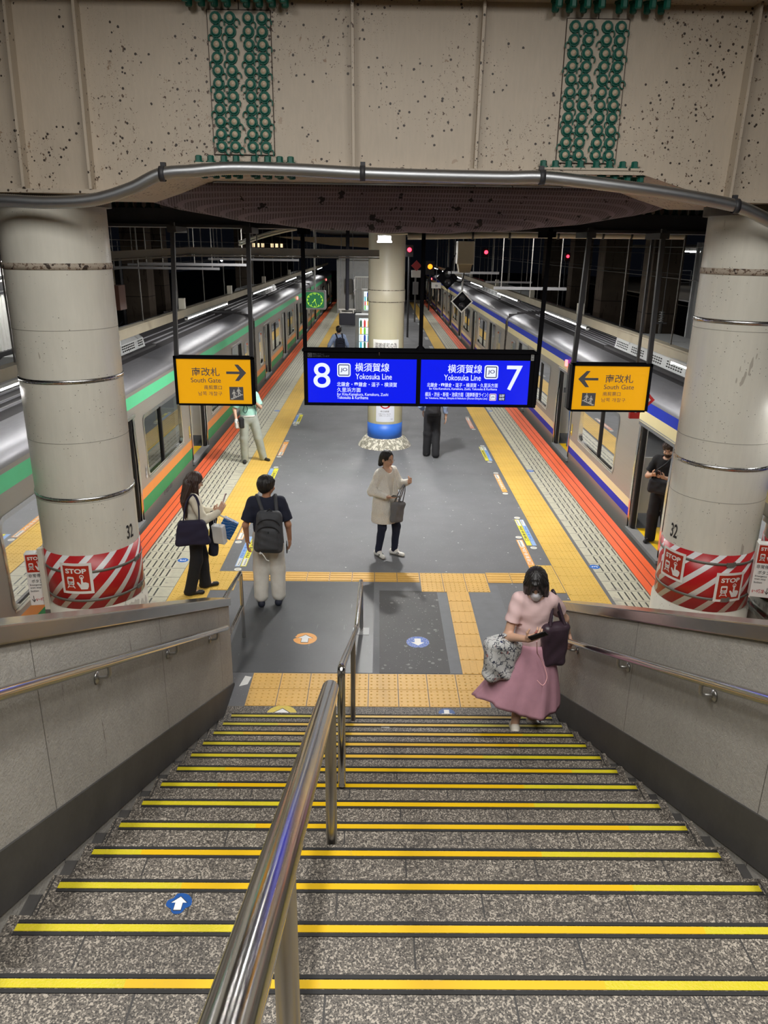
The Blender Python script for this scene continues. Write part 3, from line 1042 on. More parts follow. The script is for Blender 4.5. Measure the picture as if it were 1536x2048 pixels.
# even rings for the corrugation
dd = [0.0]
for i in range(1, len(path)): dd.append(dd[-1] + (path[i] - path[i - 1]).length)
step = 0.0085
N = int(dd[-1] / step)
ev, j = [], 0
for k in range(N):
    s = k * step
    while dd[j + 1] < s: j += 1
    q = (s - dd[j]) / max(1e-9, dd[j + 1] - dd[j])
    ev.append(path[j].lerp(path[j + 1], q))
b = MB(); b.tube(ev, [0.049 + (0.0032 if k % 2 else 0) for k in range(N)], 14)
obj('pipe', b, M['pipe'], t)
for x, z in ((-1.78, 4.785), (-0.14, 4.81), (1.335, 4.80), (2.97, 4.60)):
    b = MB(); b.lathe([(0.056, -0.022), (0.060, -0.022), (0.060, 0.022), (0.056, 0.022)], (x, GY - 0.165, z), 'X', 16)
    b.box(x - 0.02, x + 0.02, GY - 0.14, GY - 0.10, z, z + 0.09)
    obj('clamp', b, M['dark'], t)

# ------------------------------------------------------------------ round columns numbered 32
CZ = 4.60
def striped(name, cx, cy, slope):
    m = Mat(name, hexc(186, 28, 34), 0.35)
    return m
def hazard_mat(name, cx, cy, r):
    m = Mat(name, hexc(184, 28, 34), 0.34)
    ang = m.y.atan2(m.x)
    u = (ang * r - m.z * 1.0 + 5.0) / 0.235
    m.mix(u.fr().lt(0.33), hexc(222, 222, 222))
    m.var(0.05, 5)
    m.mix(m.noise(44, 4, 0.7).gt(0.76), hexc(150, 120, 118))
    return m.m
RED_W = [M['brick'], M['white']]
def stop_sign_flat(h=0.36):
    """white-framed STOP pictogram, x in [-w/2,w/2], y in [0,h]"""
    b = MB()
    w_ = h * 0.96
    flat(b, [(-w_ / 2, 0), (w_ / 2, 0), (w_ / 2, h), (-w_ / 2, h)], 0.0, 1)
    i = h * 0.085
    flat(b, [(-w_ / 2 + i, i), (w_ / 2 - i, i), (w_ / 2 - i, h - i), (-w_ / 2 + i, h - i)], 0.001, 0)
    stop_art(b, 0, i, w_ - 2 * i, h - 2 * i, 0.002)
    return b
def stop_art(b, cx, y0, W, H, z):
    put_text(b, 'STOP', cx, y0 + H * 0.70, H * 0.19, W * 0.80, 'c', 0.035, 1, z)
    # train
    tx, ty, s = cx - W * 0.23, y0 + H * 0.12, W * 0.27
    ring(b, rrect(tx - s * .5, tx + s * .5, ty + s * .5, ty + s * 1.75, s * .2, 4), rrect(tx - s * .34, tx + s * .34, ty + s * 1.05, ty + s * 1.45, s * .06, 4), z, 1)
    flat(b, rrect(tx - s * .46, tx + s * .46, ty + s * .52, ty + s * 1.06, s * .1, 3), z, 1)
    for q in (-1, 1):
        disc(b, tx + q * s * .27, ty + s * .78, s * .08, None, z + .0006, 0, 10)
        flat(b, [(tx + q * s * .22, ty + s * .46), (tx + q * s * .36, ty + s * .46), (tx + q * s * .62, ty), (tx + q * s * .46, ty)][::(1 if q > 0 else -1)], z, 1)
    flat(b, [(tx - s * .36, ty + s * .18), (tx + s * .36, ty + s * .18), (tx + s * .33, ty + s * .27), (tx - s * .33, ty + s * .27)], z, 1)
    # button and hand
    hx, hy = cx + W * 0.20, y0 + H * 0.08
    ring(b, [(hx + W * .085 * math.cos(2 * PI * k / 20), hy + H * .49 + W * .085 * math.sin(2 * PI * k / 20)) for k in range(20)],
         [(hx + W * .058 * math.cos(2 * PI * k / 20), hy + H * .49 + W * .058 * math.sin(2 * PI * k / 20)) for k in range(20)], z, 1)
    flat(b, rrect(hx - W * .035, hx + W * .035, hy + H * .2, hy + H * .50, W * .033, 4), z + .0003, 1)
    hand = [(-.20, .26), (-.17, .30), (-.13, .28), (-.04, .18), (-.04, .30), (.04, .30), (.05, .27), (.12, .28), (.20, .25), (.24, .22), (.23, .10), (.18, 0), (-.06, 0), (-.10, .08)]
    flat(b, [(hx + px * W, hy + py * H) for px, py in hand], z, 1)

def column32(lab, cx, cy, r, num_ang, stop_angs, zb0, zb1, bands, joints, haz_r, seed):
    t = thing('column', lab, 'column', (cx, cy, 0))
    b = MB()
    b.lathe([(r + 0.03, 0), (r + 0.03, zb0 - 0.05), (r + 0.004, zb0 - 0.03), (r, zb1), (r, CZ - 0.10), (r * 1.0, CZ)], (cx, cy, 0), seg=64)
    obj('shaft', b, M['column'], t)
    b = MB(); b.lathe([(r + 0.002, CZ - 0.05), (r + 0.05, CZ - 0.05), (r + 0.05, ZL - 0.03), (r, ZL - 0.03)], (cx, cy, 0), seg=48, smooth=False)
    obj('head_plate', b, M['dim'], t)
    b = MB(); b.lathe([(r + 0.002, zb0), (haz_r, zb0), (haz_r, zb1), (r + 0.002, zb1)], (cx, cy, 0), seg=64)
    obj('hazard_wrap', b, hazard_mat('hazard_stripes', cx, cy, haz_r), t)
    for z in bands:
        b = MB(); b.lathe([(r + 0.001, z - 0.017), (r + 0.008, z - 0.017), (r + 0.008, z + 0.017), (r + 0.001, z + 0.017)], (cx, cy, 0), seg=64)
        obj('steel_band', b, M['band'], t)
    for z, h in joints:
        b = MB(); b.lathe([(r + 0.001, z - h), (r + 0.005, z - h), (r + 0.005, z + h), (r + 0.001, z + h)], (cx, cy, 0), seg=64)
        jm = Mat('rust_band', hexc(176, 164, 148), 0.7); jm.mix(jm.noise(30, 5, 0.7).gt(0.56), hexc(104, 84, 68)); jm.mix(jm.noise(14, 3).gt(0.62), hexc(60, 48, 40))
        obj('rusty_band', b, jm.m, t)
    b = MB()
    for z in (zb1 + 0.55, zb1 + 1.15, zb1 + 2.2): b.lathe([(r + 0.0005, z - .002), (r + 0.0015, z - .002), (r + 0.0015, z + .002), (r + 0.0005, z + .002)], (cx, cy, 0), seg=64)
    obj('weld_seam', b, simple('seam_grey', hexc(150, 146, 136), 0.6), t)
    for z in (zb0 + (zb1 - zb0) * (.16 if cx < 0 else .23), zb0 + (zb1 - zb0) * (.70 if cx < 0 else .85)):
        b = MB(); b.lathe([(haz_r, z - 0.013), (haz_r + 0.006, z - 0.013), (haz_r + 0.006, z + 0.013), (haz_r, z + 0.013)], (cx, cy, 0), seg=64)
        a = num_ang + 0.1 if cx < 0 else -PI / 2 + 0.07
        q = MB(); q.box(-0.035, 0.035, -0.022, 0.022, 0, 0.014); q.box(0.03, 0.05, -.012, .03, 0.002, 0.02)
        b.merge(wrap(q, cx, cy, haz_r + 0.004, a, z))
        obj('buckle_strap', b, M['strap'], t)
    for a, zc, h in stop_angs:
        obj('stop_sticker', wrap(stop_sign_flat(h), cx, cy, haz_r + 0.008, a, zc), RED_W, t)
    q = MB(); put_text(q, '32', 0, 0, 0.15, 0.105, 'c', 0.02, 0)
    obj('number', wrap(q, cx, cy, r + 0.003, num_ang, zb1 + 0.07), M['ink'], t)
    return t
column32('round cream column with red hazard wrap standing by the green striped train', -3.01, 7.5, 0.478, -0.30, [(-1.59, 0.875, 0.335)], 0.70, 1.285, (1.87, 3.02), ((4.04, 0.028),), 0.486, 1)
column32('round cream column with red hazard wrap standing by the blue and cream train', 3.545, 7.5, 0.466, -2.83, [(-1.42, 0.845, 0.32), (-2.72, 0.98, 0.32)], 0.72, 1.35, (2.25, 3.63), ((4.07, 0.028),), 0.474, 2)

def stop_board(lab, x, y, z, rz, mirror):
    """white emergency board fixed beside a column"""
    t = thing('emergency_board', lab, 'sign board', (x, y, z - 0.0), 'emergency stop boards', rz)
    w_, h = 0.19, 0.58
    b = MB(); b.box(-w_ / 2, w_ / 2, 0.0, 0.10, 0, h)
    obj('board', b, M['white'], t, local=True, bevel=0.004)
    b = MB()
    i = 0.012
    q = MB(); flat(q, [(-w_ / 2 + i, h - 0.205), (w_ / 2 - i, h - 0.205), (w_ / 2 - i, h - i), (-w_ / 2 + i, h - i)], 0.001, 0)
    stop_art(q, 0, h - 0.205, w_ - 2 * i, 0.193, 0.002)
    stand(q, 0, -0.001, 0); obj('stop_panel', q, [M['brick'], M['white']], t, local=True); q = MB()
    put_text(q, '非常停止', 0, h - 0.265, 0.042, w_ * 0.82, 'c', 0.005, 2, 0.001)
    put_text(q, 'ボタン', 0, h - 0.325, 0.038, w_ * 0.58, 'c', 0.005, 2, 0.001)
    for k, s in enumerate(('Emergency', 'train stop', 'button')):
        put_text(q, s, -w_ * 0.40, h - 0.362 - k * 0.032, 0.024 if k != 2 else 0.021, None, 'l', 0.008, 2, 0.001)
    stand(q, 0, -0.001, 0); obj('lettering', q, [M['brick'], M['white'], M['ink'], M['redink']], t, local=True); q = MB()
    put_text(q, '↓', -w_ * 0.30 if not mirror else w_ * 0.32, 0.035, 0.075, 0.04, 'c', 0.01, 2, 0.001)
    put_text(q, '6～9番線', w_ * 0.12 if not mirror else -w_ * 0.12, 0.045, 0.045, w_ * 0.6, 'c', 0.01, 3, 0.001)
    stand(q, 0, -0.001, 0)
    obj('platform_note', q, [M['brick'], M['white'], M['ink'], M['redink']], t, local=True)
    return t
stop_board('white emergency stop board beside the column by the green striped train', -3.50, 7.18, 0.66, 0.16, False)
stop_board('white emergency stop board beside the column by the blue and cream train', 3.935, 7.02, 0.90, -0.25, True)
b = MB(); b.box(-3.45, -3.40, 7.16, 7.22, 0.0, 1.30); b.box(-3.452, -3.398, 7.155, 7.16, 0.55, 0.62, 1)
tag(obj('cable_duct', b, [M['offwhite'], M['dim']]), 'thin cream cable duct rising beside the emergency board', 'cable duct')

# ------------------------------------------------------------------ mid platform pillar
t = thing('pillar', 'cream pillar with a blue foot in the middle of the platform', 'pillar', (0.17, 16.75, 0))
px, py, pr = 0.17, 16.75, 0.385
pm = Mat('pillar_paint', hexc(188, 184, 152), 0.45)
pm.var(0.05, 2).var(0.06, 14, 4, (1, 1, .1)); pm.mix(pm.noise(6, 4, .6, (1, 1, .15)).gt(.64), hexc(186, 182, 160))
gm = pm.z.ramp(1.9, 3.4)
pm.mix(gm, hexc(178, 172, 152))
b = MB(); b.lathe([(pr, 0.15), (pr, 3.12), (pr + 0.012, 3.15), (pr + 0.012, 3.36), (pr, 3.39), (pr, 4.44), (pr, 4.55)], (px, py, 0), seg=48)
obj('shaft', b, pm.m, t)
b = MB(); b.lathe([(pr + 0.001, 0.17), (pr + 0.004, 0.17), (pr + 0.004, 0.545), (pr + 0.001, 0.545)], (px, py, 0), seg=48)
obj('blue_band', b, simple('pillar_blue', hexc(52, 112, 214), 0.4, 0, 0.06, 6), t)
pc = Mat('chipped_cement', hexc(150, 146, 130), 0.85)
pc.var(0.15, 8).mix(pc.noise(17, 5, 0.7, (1, 1, 0.35)).gt(0.52), hexc(226, 222, 206)); pc.bump(pc.noise(22, 4), 0.7, 0.02)
b = MB(); b.lathe([(0.60, 0), (0.56, 0.06), (0.46, 0.19), (pr + 0.002, 0.215)], (px, py, 0), seg=40)
obj('cement_foot', b, pc.m, t)
b = MB()
for z in (3.14, 3.38): b.lathe([(pr + 0.013, z - .006), (pr + 0.016, z - .006), (pr + 0.016, z + .006), (pr + 0.013, z + .006)], (px, py, 0), seg=48)
jm = Mat('pillar_seam', hexc(150, 140, 124), 0.7); jm.mix(jm.noise(24, 4, .7).gt(.5), hexc(64, 54, 46))
obj('seam_ring', b, jm.m, t)
q = MB(); flat(q, [(-.30, 0), (.30, 0), (.30, .62), (-.30, .62)], 0, 0)
put_text(q, '混雑緩和の為', 0, .44, 0.115, 0.50, 'c', 0.006, 1, 0.001)
put_text(q, '階段付近での', 0, .26, 0.105, 0.50, 'c', 0.006, 1, 0.001); put_text(q, '立ち止まりは', 0, .09, 0.105, 0.50, 'c', 0.006, 1, 0.001)
obj('crowding_notice', wrap(q, px, py, pr + 0.004, -PI / 2, 1.755), [M['white'], M['ink']], t)
q = MB(); flat(q, rrect(-.20, .22, 0, .62, .02, 3), 0, 0)
ring(q, [(.01 + .135 * math.cos(2 * PI * k / 32), .43 + .135 * math.sin(2 * PI * k / 32)) for k in range(32)], [(.01 + .108 * math.cos(2 * PI * k / 32), .43 + .108 * math.sin(2 * PI * k / 32)) for k in range(32)], .0015, 1)
flat(q, [(.01 - .095, .43 + .075), (.01 - .075, .43 + .095), (.01 + .095, .43 - .075), (.01 + .075, .43 - .095)], .002, 1)
put_text(q, '終日禁煙', 0.0, .215, .04, .19, 'c', .006, 2, .001)
put_text(q, 'お客さまのご協力を', 0.0, .165, .026, .27, 'c', 0, 2, .001); put_text(q, 'お願いいたします。', 0.0, .125, .026, .25, 'c', 0, 2, .001)
put_text(q, '駅長', .16, .05, .022, .05, 'c', 0, 2, .001)
obj('no_smoking_notice', wrap(q, px, py, pr + 0.004, -PI / 2 - 0.02, 0.60), [simple('notice_white', hexc(222, 226, 236), .35, 0, .02), M['red'], M['inkgrey']], t)

# ------------------------------------------------------------------ net, cross beam and ceiling
nm = Mat('net_weave', hexc(136, 124, 138), 0.85)
nm.var(0.25, 1.2, 5)
wv = (((nm.x * 36 + nm.y * 8).fr() - 0.5).ab().lt(0.32)) * (((nm.z * 36 + nm.y * 20).fr() - 0.5).ab().lt(0.34))
nm.mix(wv, hexc(100, 90, 100))
nm.mix(nm.noise(7, 4).gt(0.64), hexc(34, 31, 36))
nm.bump(nm.noise(60, 3), 0.6, 0.02)
b = MB()
NX, NY = 30, 16
for j in range(NY + 1):
    for i in range(NX + 1):
        u, v = i / NX, j / NY
        y = 8.13 + (0.36 * v / 0.6 if v < 0.6 else 0.36 + 0.5 * (v - 0.6) / 0.4)
        x = 0.29 + (u - 0.5) * 2 * 2.95
        sag = (math.sin(PI * u) ** 0.55) * (math.sin(PI * min(v, 0.6) / 1.2) if v < 0.6 else 1 - 0.35 * (v - 0.6) / 0.4)
        z = 4.815 - 0.425 * sag + 0.008 * math.sin(9 * x + 8 * y) * sag
        b.v.append((x, y, z))
for j in range(NY):
    for i in range(NX):
        a = j * (NX + 1) + i
        b.f.append((a, a + 1, a + NX + 2, a + NX + 1)); b.m.append(0); b.sm.append(True)
o = tag(obj('safety_net', b, nm.m), 'dark sagging mesh net stretched under the deck behind the beige girder', 'net')
md = o.modifiers.new('s', 'SOLIDIFY'); md.thickness = 0.012
b = MB(); b.box(-3.6, 3.9, 8.11, 64, 4.95, 5.2)
tag(obj('ceiling', b, M['dark']), 'dark underside of the deck above the platform', None, None, 'structure')
t = thing('cross_beam', 'dark steel cross beam with green nuts beyond the net', 'beam', (0, 9.1, 4.42))
b = MB(); b.box(-9, 9, 9.1, 9.5, 4.45, 4.62); b.box(-9, 9, 9.02, 9.58, 4.42, 4.45)
obj('beam_body', b, M['dark'], t)
dg_ = simple('dark_green', hexc(14, 64, 52), 0.5)
for xs in (np.arange(-3.5, -2.4, 0.1), np.arange(2.75, 3.9, 0.1)):
    for x in xs:
        q = nut_mb(1.2); q.xf(lambda p: p + Vector((x, 9.2, 4.62)))
        obj('beam_nut', q, dg_, t)
b = MB()
b.prism([(-2.6, 4.44), (-1.2, 4.25), (0.1, 4.19), (0.1, 4.44)], 'Y', 20, 20.5)
tag(obj('soffit_beam', b, simple('brown_concrete', hexc(118, 104, 84), .8, 0, .15, 2)), 'brownish concrete soffit beam left of the blue footed pillar top', 'beam')

# ------------------------------------------------------------------ hanging signs
SY = 8.6
AMB = Mat('sign_amber', hexc(232, 168, 20), 0.35); AMB.emit(hexc(236, 165, 8), 0.5)
BLUES = Mat('screen_blue', (0.002, 0.004, 0.06), 0.3); BLUES.emit((0.0, 0.008, 0.84), 1.0)
SCRW = emat('screen_white', hexc(214, 222, 250), 0.95)
SGREY = simple('sign_grey', hexc(96, 98, 104), 0.4, 0, 0)
def hang_poles(t, xs, ztop, zbot, mat, r=0.02):
    for xa, xb in xs:
        b = MB(); b.bar((xa, SY + 0.03, ztop), (xb, SY + 0.03, zbot), 2 * r, 2 * r)
        b.box(xa - 0.05, xa + 0.05, SY - 0.03, SY + 0.45, ztop - 0.10, ztop - 0.04)
        obj('hanger_pole', b, mat, t)
def gate_sign(lab, x0, x1, z0, z1, toright):
    t = thing('gate_sign', lab, 'sign', ((x0 + x1) / 2, SY, z0), 'amber south gate signs')
    b = MB()
    f = 0.028
    b.box(x0, x1, SY, SY + 0.09, z0, z1, 0)
    b.box(x0 - f, x0, SY - 0.02, SY + 0.10, z0 - 0.01, z1 + 0.03, 1); b.box(x1, x1 + f, SY - 0.02, SY + 0.10, z0 - 0.01, z1 + 0.03, 1)
    b.box(x0 - f, x1 + f, SY - 0.02, SY + 0.10, z1, z1 + 0.03, 1); b.box(x0, x1, SY - 0.015, SY + 0.10, z0 - 0.022, z0, 1)
    obj('sign_case', b, [AMB.m, M['black']], t)
    W, H = x1 - x0, z1 - z0
    q = MB()
    if toright:
        ax, cx, tr, an = 0.80, 0.79, 0.585, 'r'
    else:
        ax, cx, tr, an = 0.195, 0.225, 0.40, 'l'
    s = 1 if toright else -1
    L = 0.135
    A = [(-1, -.10), (.25, -.10), (-.22, -.60), (.14, -.60), (1.0, 0), (.14, .60), (-.22, .60), (.25, .10), (-1, .10)]
    A = [(-1, -.12), (.34, -.12), (-.16, -.78), (.22, -.78), (1.0, 0), (.22, .78), (-.16, .78), (.34, .12), (-1, .12)]
    pts = [(ax * W + s * px_ * L * W, 0.70 * H + py_ * 0.235 * H) for px_, py_ in A]
    flat(q, pts if toright else pts[::-1], 0, 0)
    stand(q, x0, SY - 0.002, z0); obj('arrow', q, SGREY, t); q = MB()
    if toright:
        put_text(q, '南改札', .575 * W, .62 * H, .19 * H, .375 * W, 'r', .007, 0)
        put_text(q, 'South Gate', .585 * W, .475 * H, .105 * H, .405 * W, 'r', .004, 0)
        put_text(q, '南剪票口', .595 * W, .32 * H, .095 * H, .24 * W, 'r', .004, 0)
        put_text(q, '남쪽 개찰구', .595 * W, .18 * H, .095 * H, .325 * W, 'r', 0, 0)
    else:
        put_text(q, '南改札', .425 * W, .62 * H, .19 * H, .375 * W, 'l', .007, 0)
        put_text(q, 'South Gate', .415 * W, .475 * H, .105 * H, .405 * W, 'l', .004, 0)
        put_text(q, '南剪票口', .41 * W, .32 * H, .095 * H, .24 * W, 'l', .004, 0)
        put_text(q, '남쪽 개찰구', .40 * W, .18 * H, .095 * H, .325 * W, 'l', 0, 0)
    stand(q, x0, SY - 0.002, z0); obj('lettering', q, SGREY, t); q = MB()
    # stairs pictogram
    ps = 0.30 * H
    pxc, pyc = cx * W, 0.235 * H
    flat(q, [(pxc - ps * .52, pyc - ps / 2), (pxc + ps * .52, pyc - ps / 2), (pxc + ps * .52, pyc + ps / 2), (pxc - ps * .52, pyc + ps / 2)], 0, 0)
    def P(u, v): return (pxc + s * u * ps, pyc + v * ps)
    def fl(pp, z=0.001): flat(q, [P(*p) for p in (pp if toright else pp[::-1])], z, 1)
    for k in range(6):
        fl([(-.44 + k * .145, -.44 + k * .062), (-.44 + (k + 1.25) * .145, -.44 + k * .062), (-.44 + (k + 1.25) * .145, -.36 + k * .062), (-.44 + k * .145, -.36 + k * .062)])
    for ux, uy in ((-.18, -.28), (.17, -.10)):
        disc(q, *P(ux, uy + .52), ps * .05, None, .001, 1, 12)
        fl([(ux - .06, uy + .18), (ux + .06, uy + .18), (ux + .07, uy + .44), (ux - .07, uy + .44)])
        fl([(ux - .07, uy - .02), (ux + .0, uy - .02), (ux + .03, uy + .2), (ux - .06, uy + .2)])
        fl([(ux + .0, uy + .14), (ux + .06, uy + .2), (ux + .17, uy + .06), (ux + .13, uy + .0)], .0013)
        fl([(ux - .16, uy + .24), (ux - .11, uy + .21), (ux - .03, uy + .40), (ux - .07, uy + .44)], .0013)
        fl([(ux + .04, uy + .44), (ux + .06, uy + .38), (ux + .16, uy + .22), (ux + .19, uy + .26)], .0013)
    stand(q, x0, SY - 0.002, z0)
    obj('stairs_pictogram', q, [SGREY, M['white']], t)
    return t
t = gate_sign('amber South Gate sign with arrow towards the blue sign, by the green striped train', -2.265, -1.43, 2.525, 3.03, True)
hang_poles(t, ((-2.20, -2.265), (-1.40, -1.42)), 4.46, 3.05, M['dark'], 0.022)
t = gate_sign('amber South Gate sign with arrow towards the blue sign, by the blue and cream train', 2.225, 3.075, 2.505, 3.005, False)
hang_poles(t, ((2.26, 2.215), (3.045, 3.07)), 4.46, 3.03, M['dark'], 0.024)
b = MB(); b.box(2.165, 2.195, SY - .01, SY + .07, 2.52, 3.02)
obj('side_bracket', b, M['dark'], t)

X0, X1, Z0, Z1 = -0.835, 1.765, 2.52, 3.145
t = thing('departure_sign', 'wide black framed blue sign for platforms 8 and 7', 'sign', (0.465, SY, Z0))
b = MB(); b.box(X0, X1, SY - 0.01, SY + 0.14, Z0, Z1); b.box(X0 - .012, X1 + .012, SY - 0.035, SY + 0.15, Z1 - 0.015, Z1 + 0.012); b.box(X1, X1 + .045, SY - .02, SY + .13, Z0, Z1 - .02)
obj('sign_case', b, M['black'], t, bevel=0.004)
hang_poles(t, ((-0.82, -0.815), (1.835, 1.80)), 4.46, Z1 - .6, M['black'], 0.021)
b = MB(); b.tube([(0.478, SY + 0.03, 4.46), (0.478, SY + 0.03, Z1)], 0.022, 12); b.lathe([(0.05, 0), (0.05, .025), (.028, .05)], (0.478, SY + .03, Z1), seg=12)
obj('hanger_pole', b, M['black'], t)
def JO(q, cx, cy, s, txt, rimc=1, txc=2):
    flat(q, rrect(cx - s / 2, cx + s / 2, cy - s / 2, cy + s / 2, s * .17, 5), 0.001, rimc)
    i = s * .41
    flat(q, rrect(cx - i, cx + i, cy - i, cy + i, s * .09, 4), 0.0015, 3)
    i = s * .345
    flat(q, [(cx - i, cy - i), (cx + i, cy - i), (cx + i, cy + i), (cx - i, cy + i)], 0.002, 1)
    put_text(q, txt, cx, cy - s * .16, s * .32, s * .50, 'c', 0.012, txc, 0.0025)
SM = [BLUES.m, SCRW, M['ink'], simple('badge_navy', hexc(20, 40, 110), 0.4, 0, 0), emat('badge_pink', hexc(214, 180, 214), 0.9), simple('badge_dark', (0.004, 0.006, 0.05), 0.4, 0, 0)]
def screen(xa, xb, eight):
    q = MB()
    W, H = xb - xa, 0.498
    flat(q, [(0, 0), (W, 0), (W, H), (0, H)], 0, 0)
    U = lambda v: v * W
    if eight:
        put_text(q, '8', U(.130), .34 * H, .56 * H, U(.155), 'c', .004, 1, .001)
        JO(q, U(.333), .745 * H, .305 * H, 'JO')
        put_text(q, '横須賀線', U(.435), .715 * H, .195 * H, U(.315), 'l', .007, 1, .001)
        put_text(q, 'Yokosuka Line', U(.44), .54 * H, .13 * H, U(.335), 'l', .006, 1, .001)
        put_text(q, '北鎌倉・　鎌倉・逗子・横須賀', U(.268), .372 * H, .105 * H, U(.555), 'l', .006, 1, .001)
        put_text(q, '久里浜方面', U(.268), .245 * H, .105 * H, U(.22), 'l', .006, 1, .001)
        put_text(q, 'for Kita-Kamakura, Kamakura, Zushi', U(.268), .155 * H, .075 * H, U(.475), 'l', .006, 1, .001)
        put_text(q, 'Yokosuka & Kurihama', U(.268), .085 * H, .075 * H, U(.29), 'l', .006, 1, .001)
        sx, sy = U(.445), .435 * H
    else:
        put_text(q, '7', U(.862), .325 * H, .565 * H, U(.145), 'c', .004, 1, .001)
        JO(q, U(.648), .735 * H, .315 * H, 'JO')
        put_text(q, '横須賀線', U(.562), .705 * H, .195 * H, U(.315), 'r', .007, 1, .001)
        put_text(q, 'Yokosuka Line', U(.555), .54 * H, .13 * H, U(.34), 'r', .006, 1, .001)
        put_text(q, '北鎌倉・　鎌倉・逗子・横須賀・久里浜方面', U(.715), .385 * H, .098 * H, U(.655), 'r', .006, 1, .001)
        put_text(q, 'for Kita-Kamakura, Kamakura, Zushi, Yokosuka & Kurihama', U(.71), .315 * H, .06 * H, U(.63), 'r', .006, 1, .001)
        put_text(q, '横浜・渋谷・新宿・池袋方面（湘南新宿ライン）', U(.63), .165 * H, .105 * H, U(.585), 'r', .006, 1, .001)
        put_text(q, 'for Yokohama, Shibuya, Shinjuku & Ikebukuro (Shonan-Shinjuku Line)', U(.625), .095 * H, .06 * H, U(.575), 'r', .006, 1, .001)
        JO(q, U(.675), .165 * H, .165 * H, 'JS', 4)
        flat(q, rrect(U(.728), U(.79), .085 * H, .245 * H, .004, 3), .001, 5)
        put_text(q, '当駅', U(.759), .172 * H, .062 * H, U(.048), 'c', .006, 1, .0015); put_text(q, '始発', U(.759), .098 * H, .062 * H, U(.048), 'c', .006, 1, .0015)
        sx, sy = U(.205), .44 * H
    k = .030 * H   # little station-front symbol
    flat(q, [(sx - k * 1.5, sy + k * .2), (sx + k * 1.5, sy + k * .2), (sx + k * 1.1, sy + k * 1.0), (sx - k * 1.1, sy + k * 1.0)], .001, 1)
    for e in (-1, 1): flat(q, [(sx + e * k * .75 - k * .35, sy - k * 1.1), (sx + e * k * .75 + k * .35, sy - k * 1.1), (sx + e * k * .75 + k * .35, sy + k * .3), (sx + e * k * .75 - k * .35, sy + k * .3)], .0012, 1)
    stand(q, xa, SY - 0.012, Z0 + 0.035)
    return obj('screen', q, SM, t)
screen(X0 + 0.045, 0.437, True); screen(0.487, X1 - 0.05, False)
q = MB(); flat(q, [(0, 0), (.045, 0), (.045, .045), (0, .045)], 0, 0); ring(q, rrect(.006, .039, .006, .039, .006, 3), rrect(.014, .031, .014, .031, .004, 3), .001, 1)
put_text(q, '環境にやさしい', .052, .026, .017, .13, 'l', 0, 0); put_text(q, 'LEDを使用しています', .052, .003, .017, .19, 'l', 0, 0)
stand(q, X0 + .05, SY - .013, Z1 - .078)
obj('eco_label', q, [simple('label_grey', hexc(112, 116, 122), .5, 0, 0), M['ink']], t)
q = MB(); flat(q, [(0, 0), (.034, 0), (.034, .07), (0, .07)], 0, 0); put_text(q, 'A', .017, .045, .018, .018, 'c', .01, 1, .001); put_text(q, '02', .017, .012, .018, .022, 'c', .01, 1, .001)
stand(q, X1 - .045, SY - .013, Z1 - .09)
obj('code_label', q, [M['palegrey'], M['ink']], t)
b = MB(); b.tube([(0.015, SY - .012, Z1 - .05), (0.015, SY - .02, Z1 - .012)], .005, 6)
obj('key_latch', b, M['steel'], t)

# ------------------------------------------------------------------ things hung over the platform
def hung(name, lab, cat, loc): return thing(name, lab, cat, loc)
# clock
cxk, cyk, czk = -1.62, 20.0, 2.93
t = hung('clock', 'square grey station clock with a green lit face', 'clock', (cxk, cyk, czk))
b = MB(); b.box(cxk - .28, cxk + .28, cyk, cyk + .16, czk - .24, czk + .24)
obj('clock_case', b, M['palegrey'], t, bevel=0.04, bseg=3)
q = MB()
CG = emat('clock_green', hexc(36, 116, 70), 0.55); CY = emat('clock_yellow', hexc(190, 240, 60), 1.0)
flat(q, rrect(-.235, .235, -.195, .195, .05, 4), 0, 0)
ring(q, [(.205 * math.cos(2 * PI * k / 40), .178 * math.sin(2 * PI * k / 40)) for k in range(40)], [(.199 * math.cos(2 * PI * k / 40), .172 * math.sin(2 * PI * k / 40)) for k in range(40)], .0015, 1)
for h in range(1, 13):
    a = PI / 2 - h * PI / 6
    put_text(q, str(h), .185 * math.cos(a), .158 * math.sin(a) - .022, .044, None, 'c', .02, 1, .002)
put_text(q, 'JR', 0, .055, .035, .04, 'c', .02, 1, .002) if False else None
for ang, ln, wd in ((PI / 2 - (7 + 27 / 60) * PI / 6, .10, .016), (PI / 2 - 27 * PI / 30, .155, .012)):
    dx, dy = math.cos(ang), math.sin(ang)
    nx, ny = -dy * wd / 2, dx * wd / 2
    flat(q, [(-dx * .03 + nx, -dy * .03 + ny), (-dx * .03 - nx, -dy * .03 - ny), (dx * ln - nx * .5, dy * ln - ny * .5), (dx * ln + nx * .5, dy * ln + ny * .5)], .003, 1)
stand(q, cxk, cyk - .003, czk)
obj('clock_face', q, [CG, CY], t)
b = MB(); b.tube([(cxk, cyk + .08, czk + .23), (cxk + .0, cyk + .08, 4.9)], .022, 10)
obj('hanger_pole', b, M['palegrey'], t)
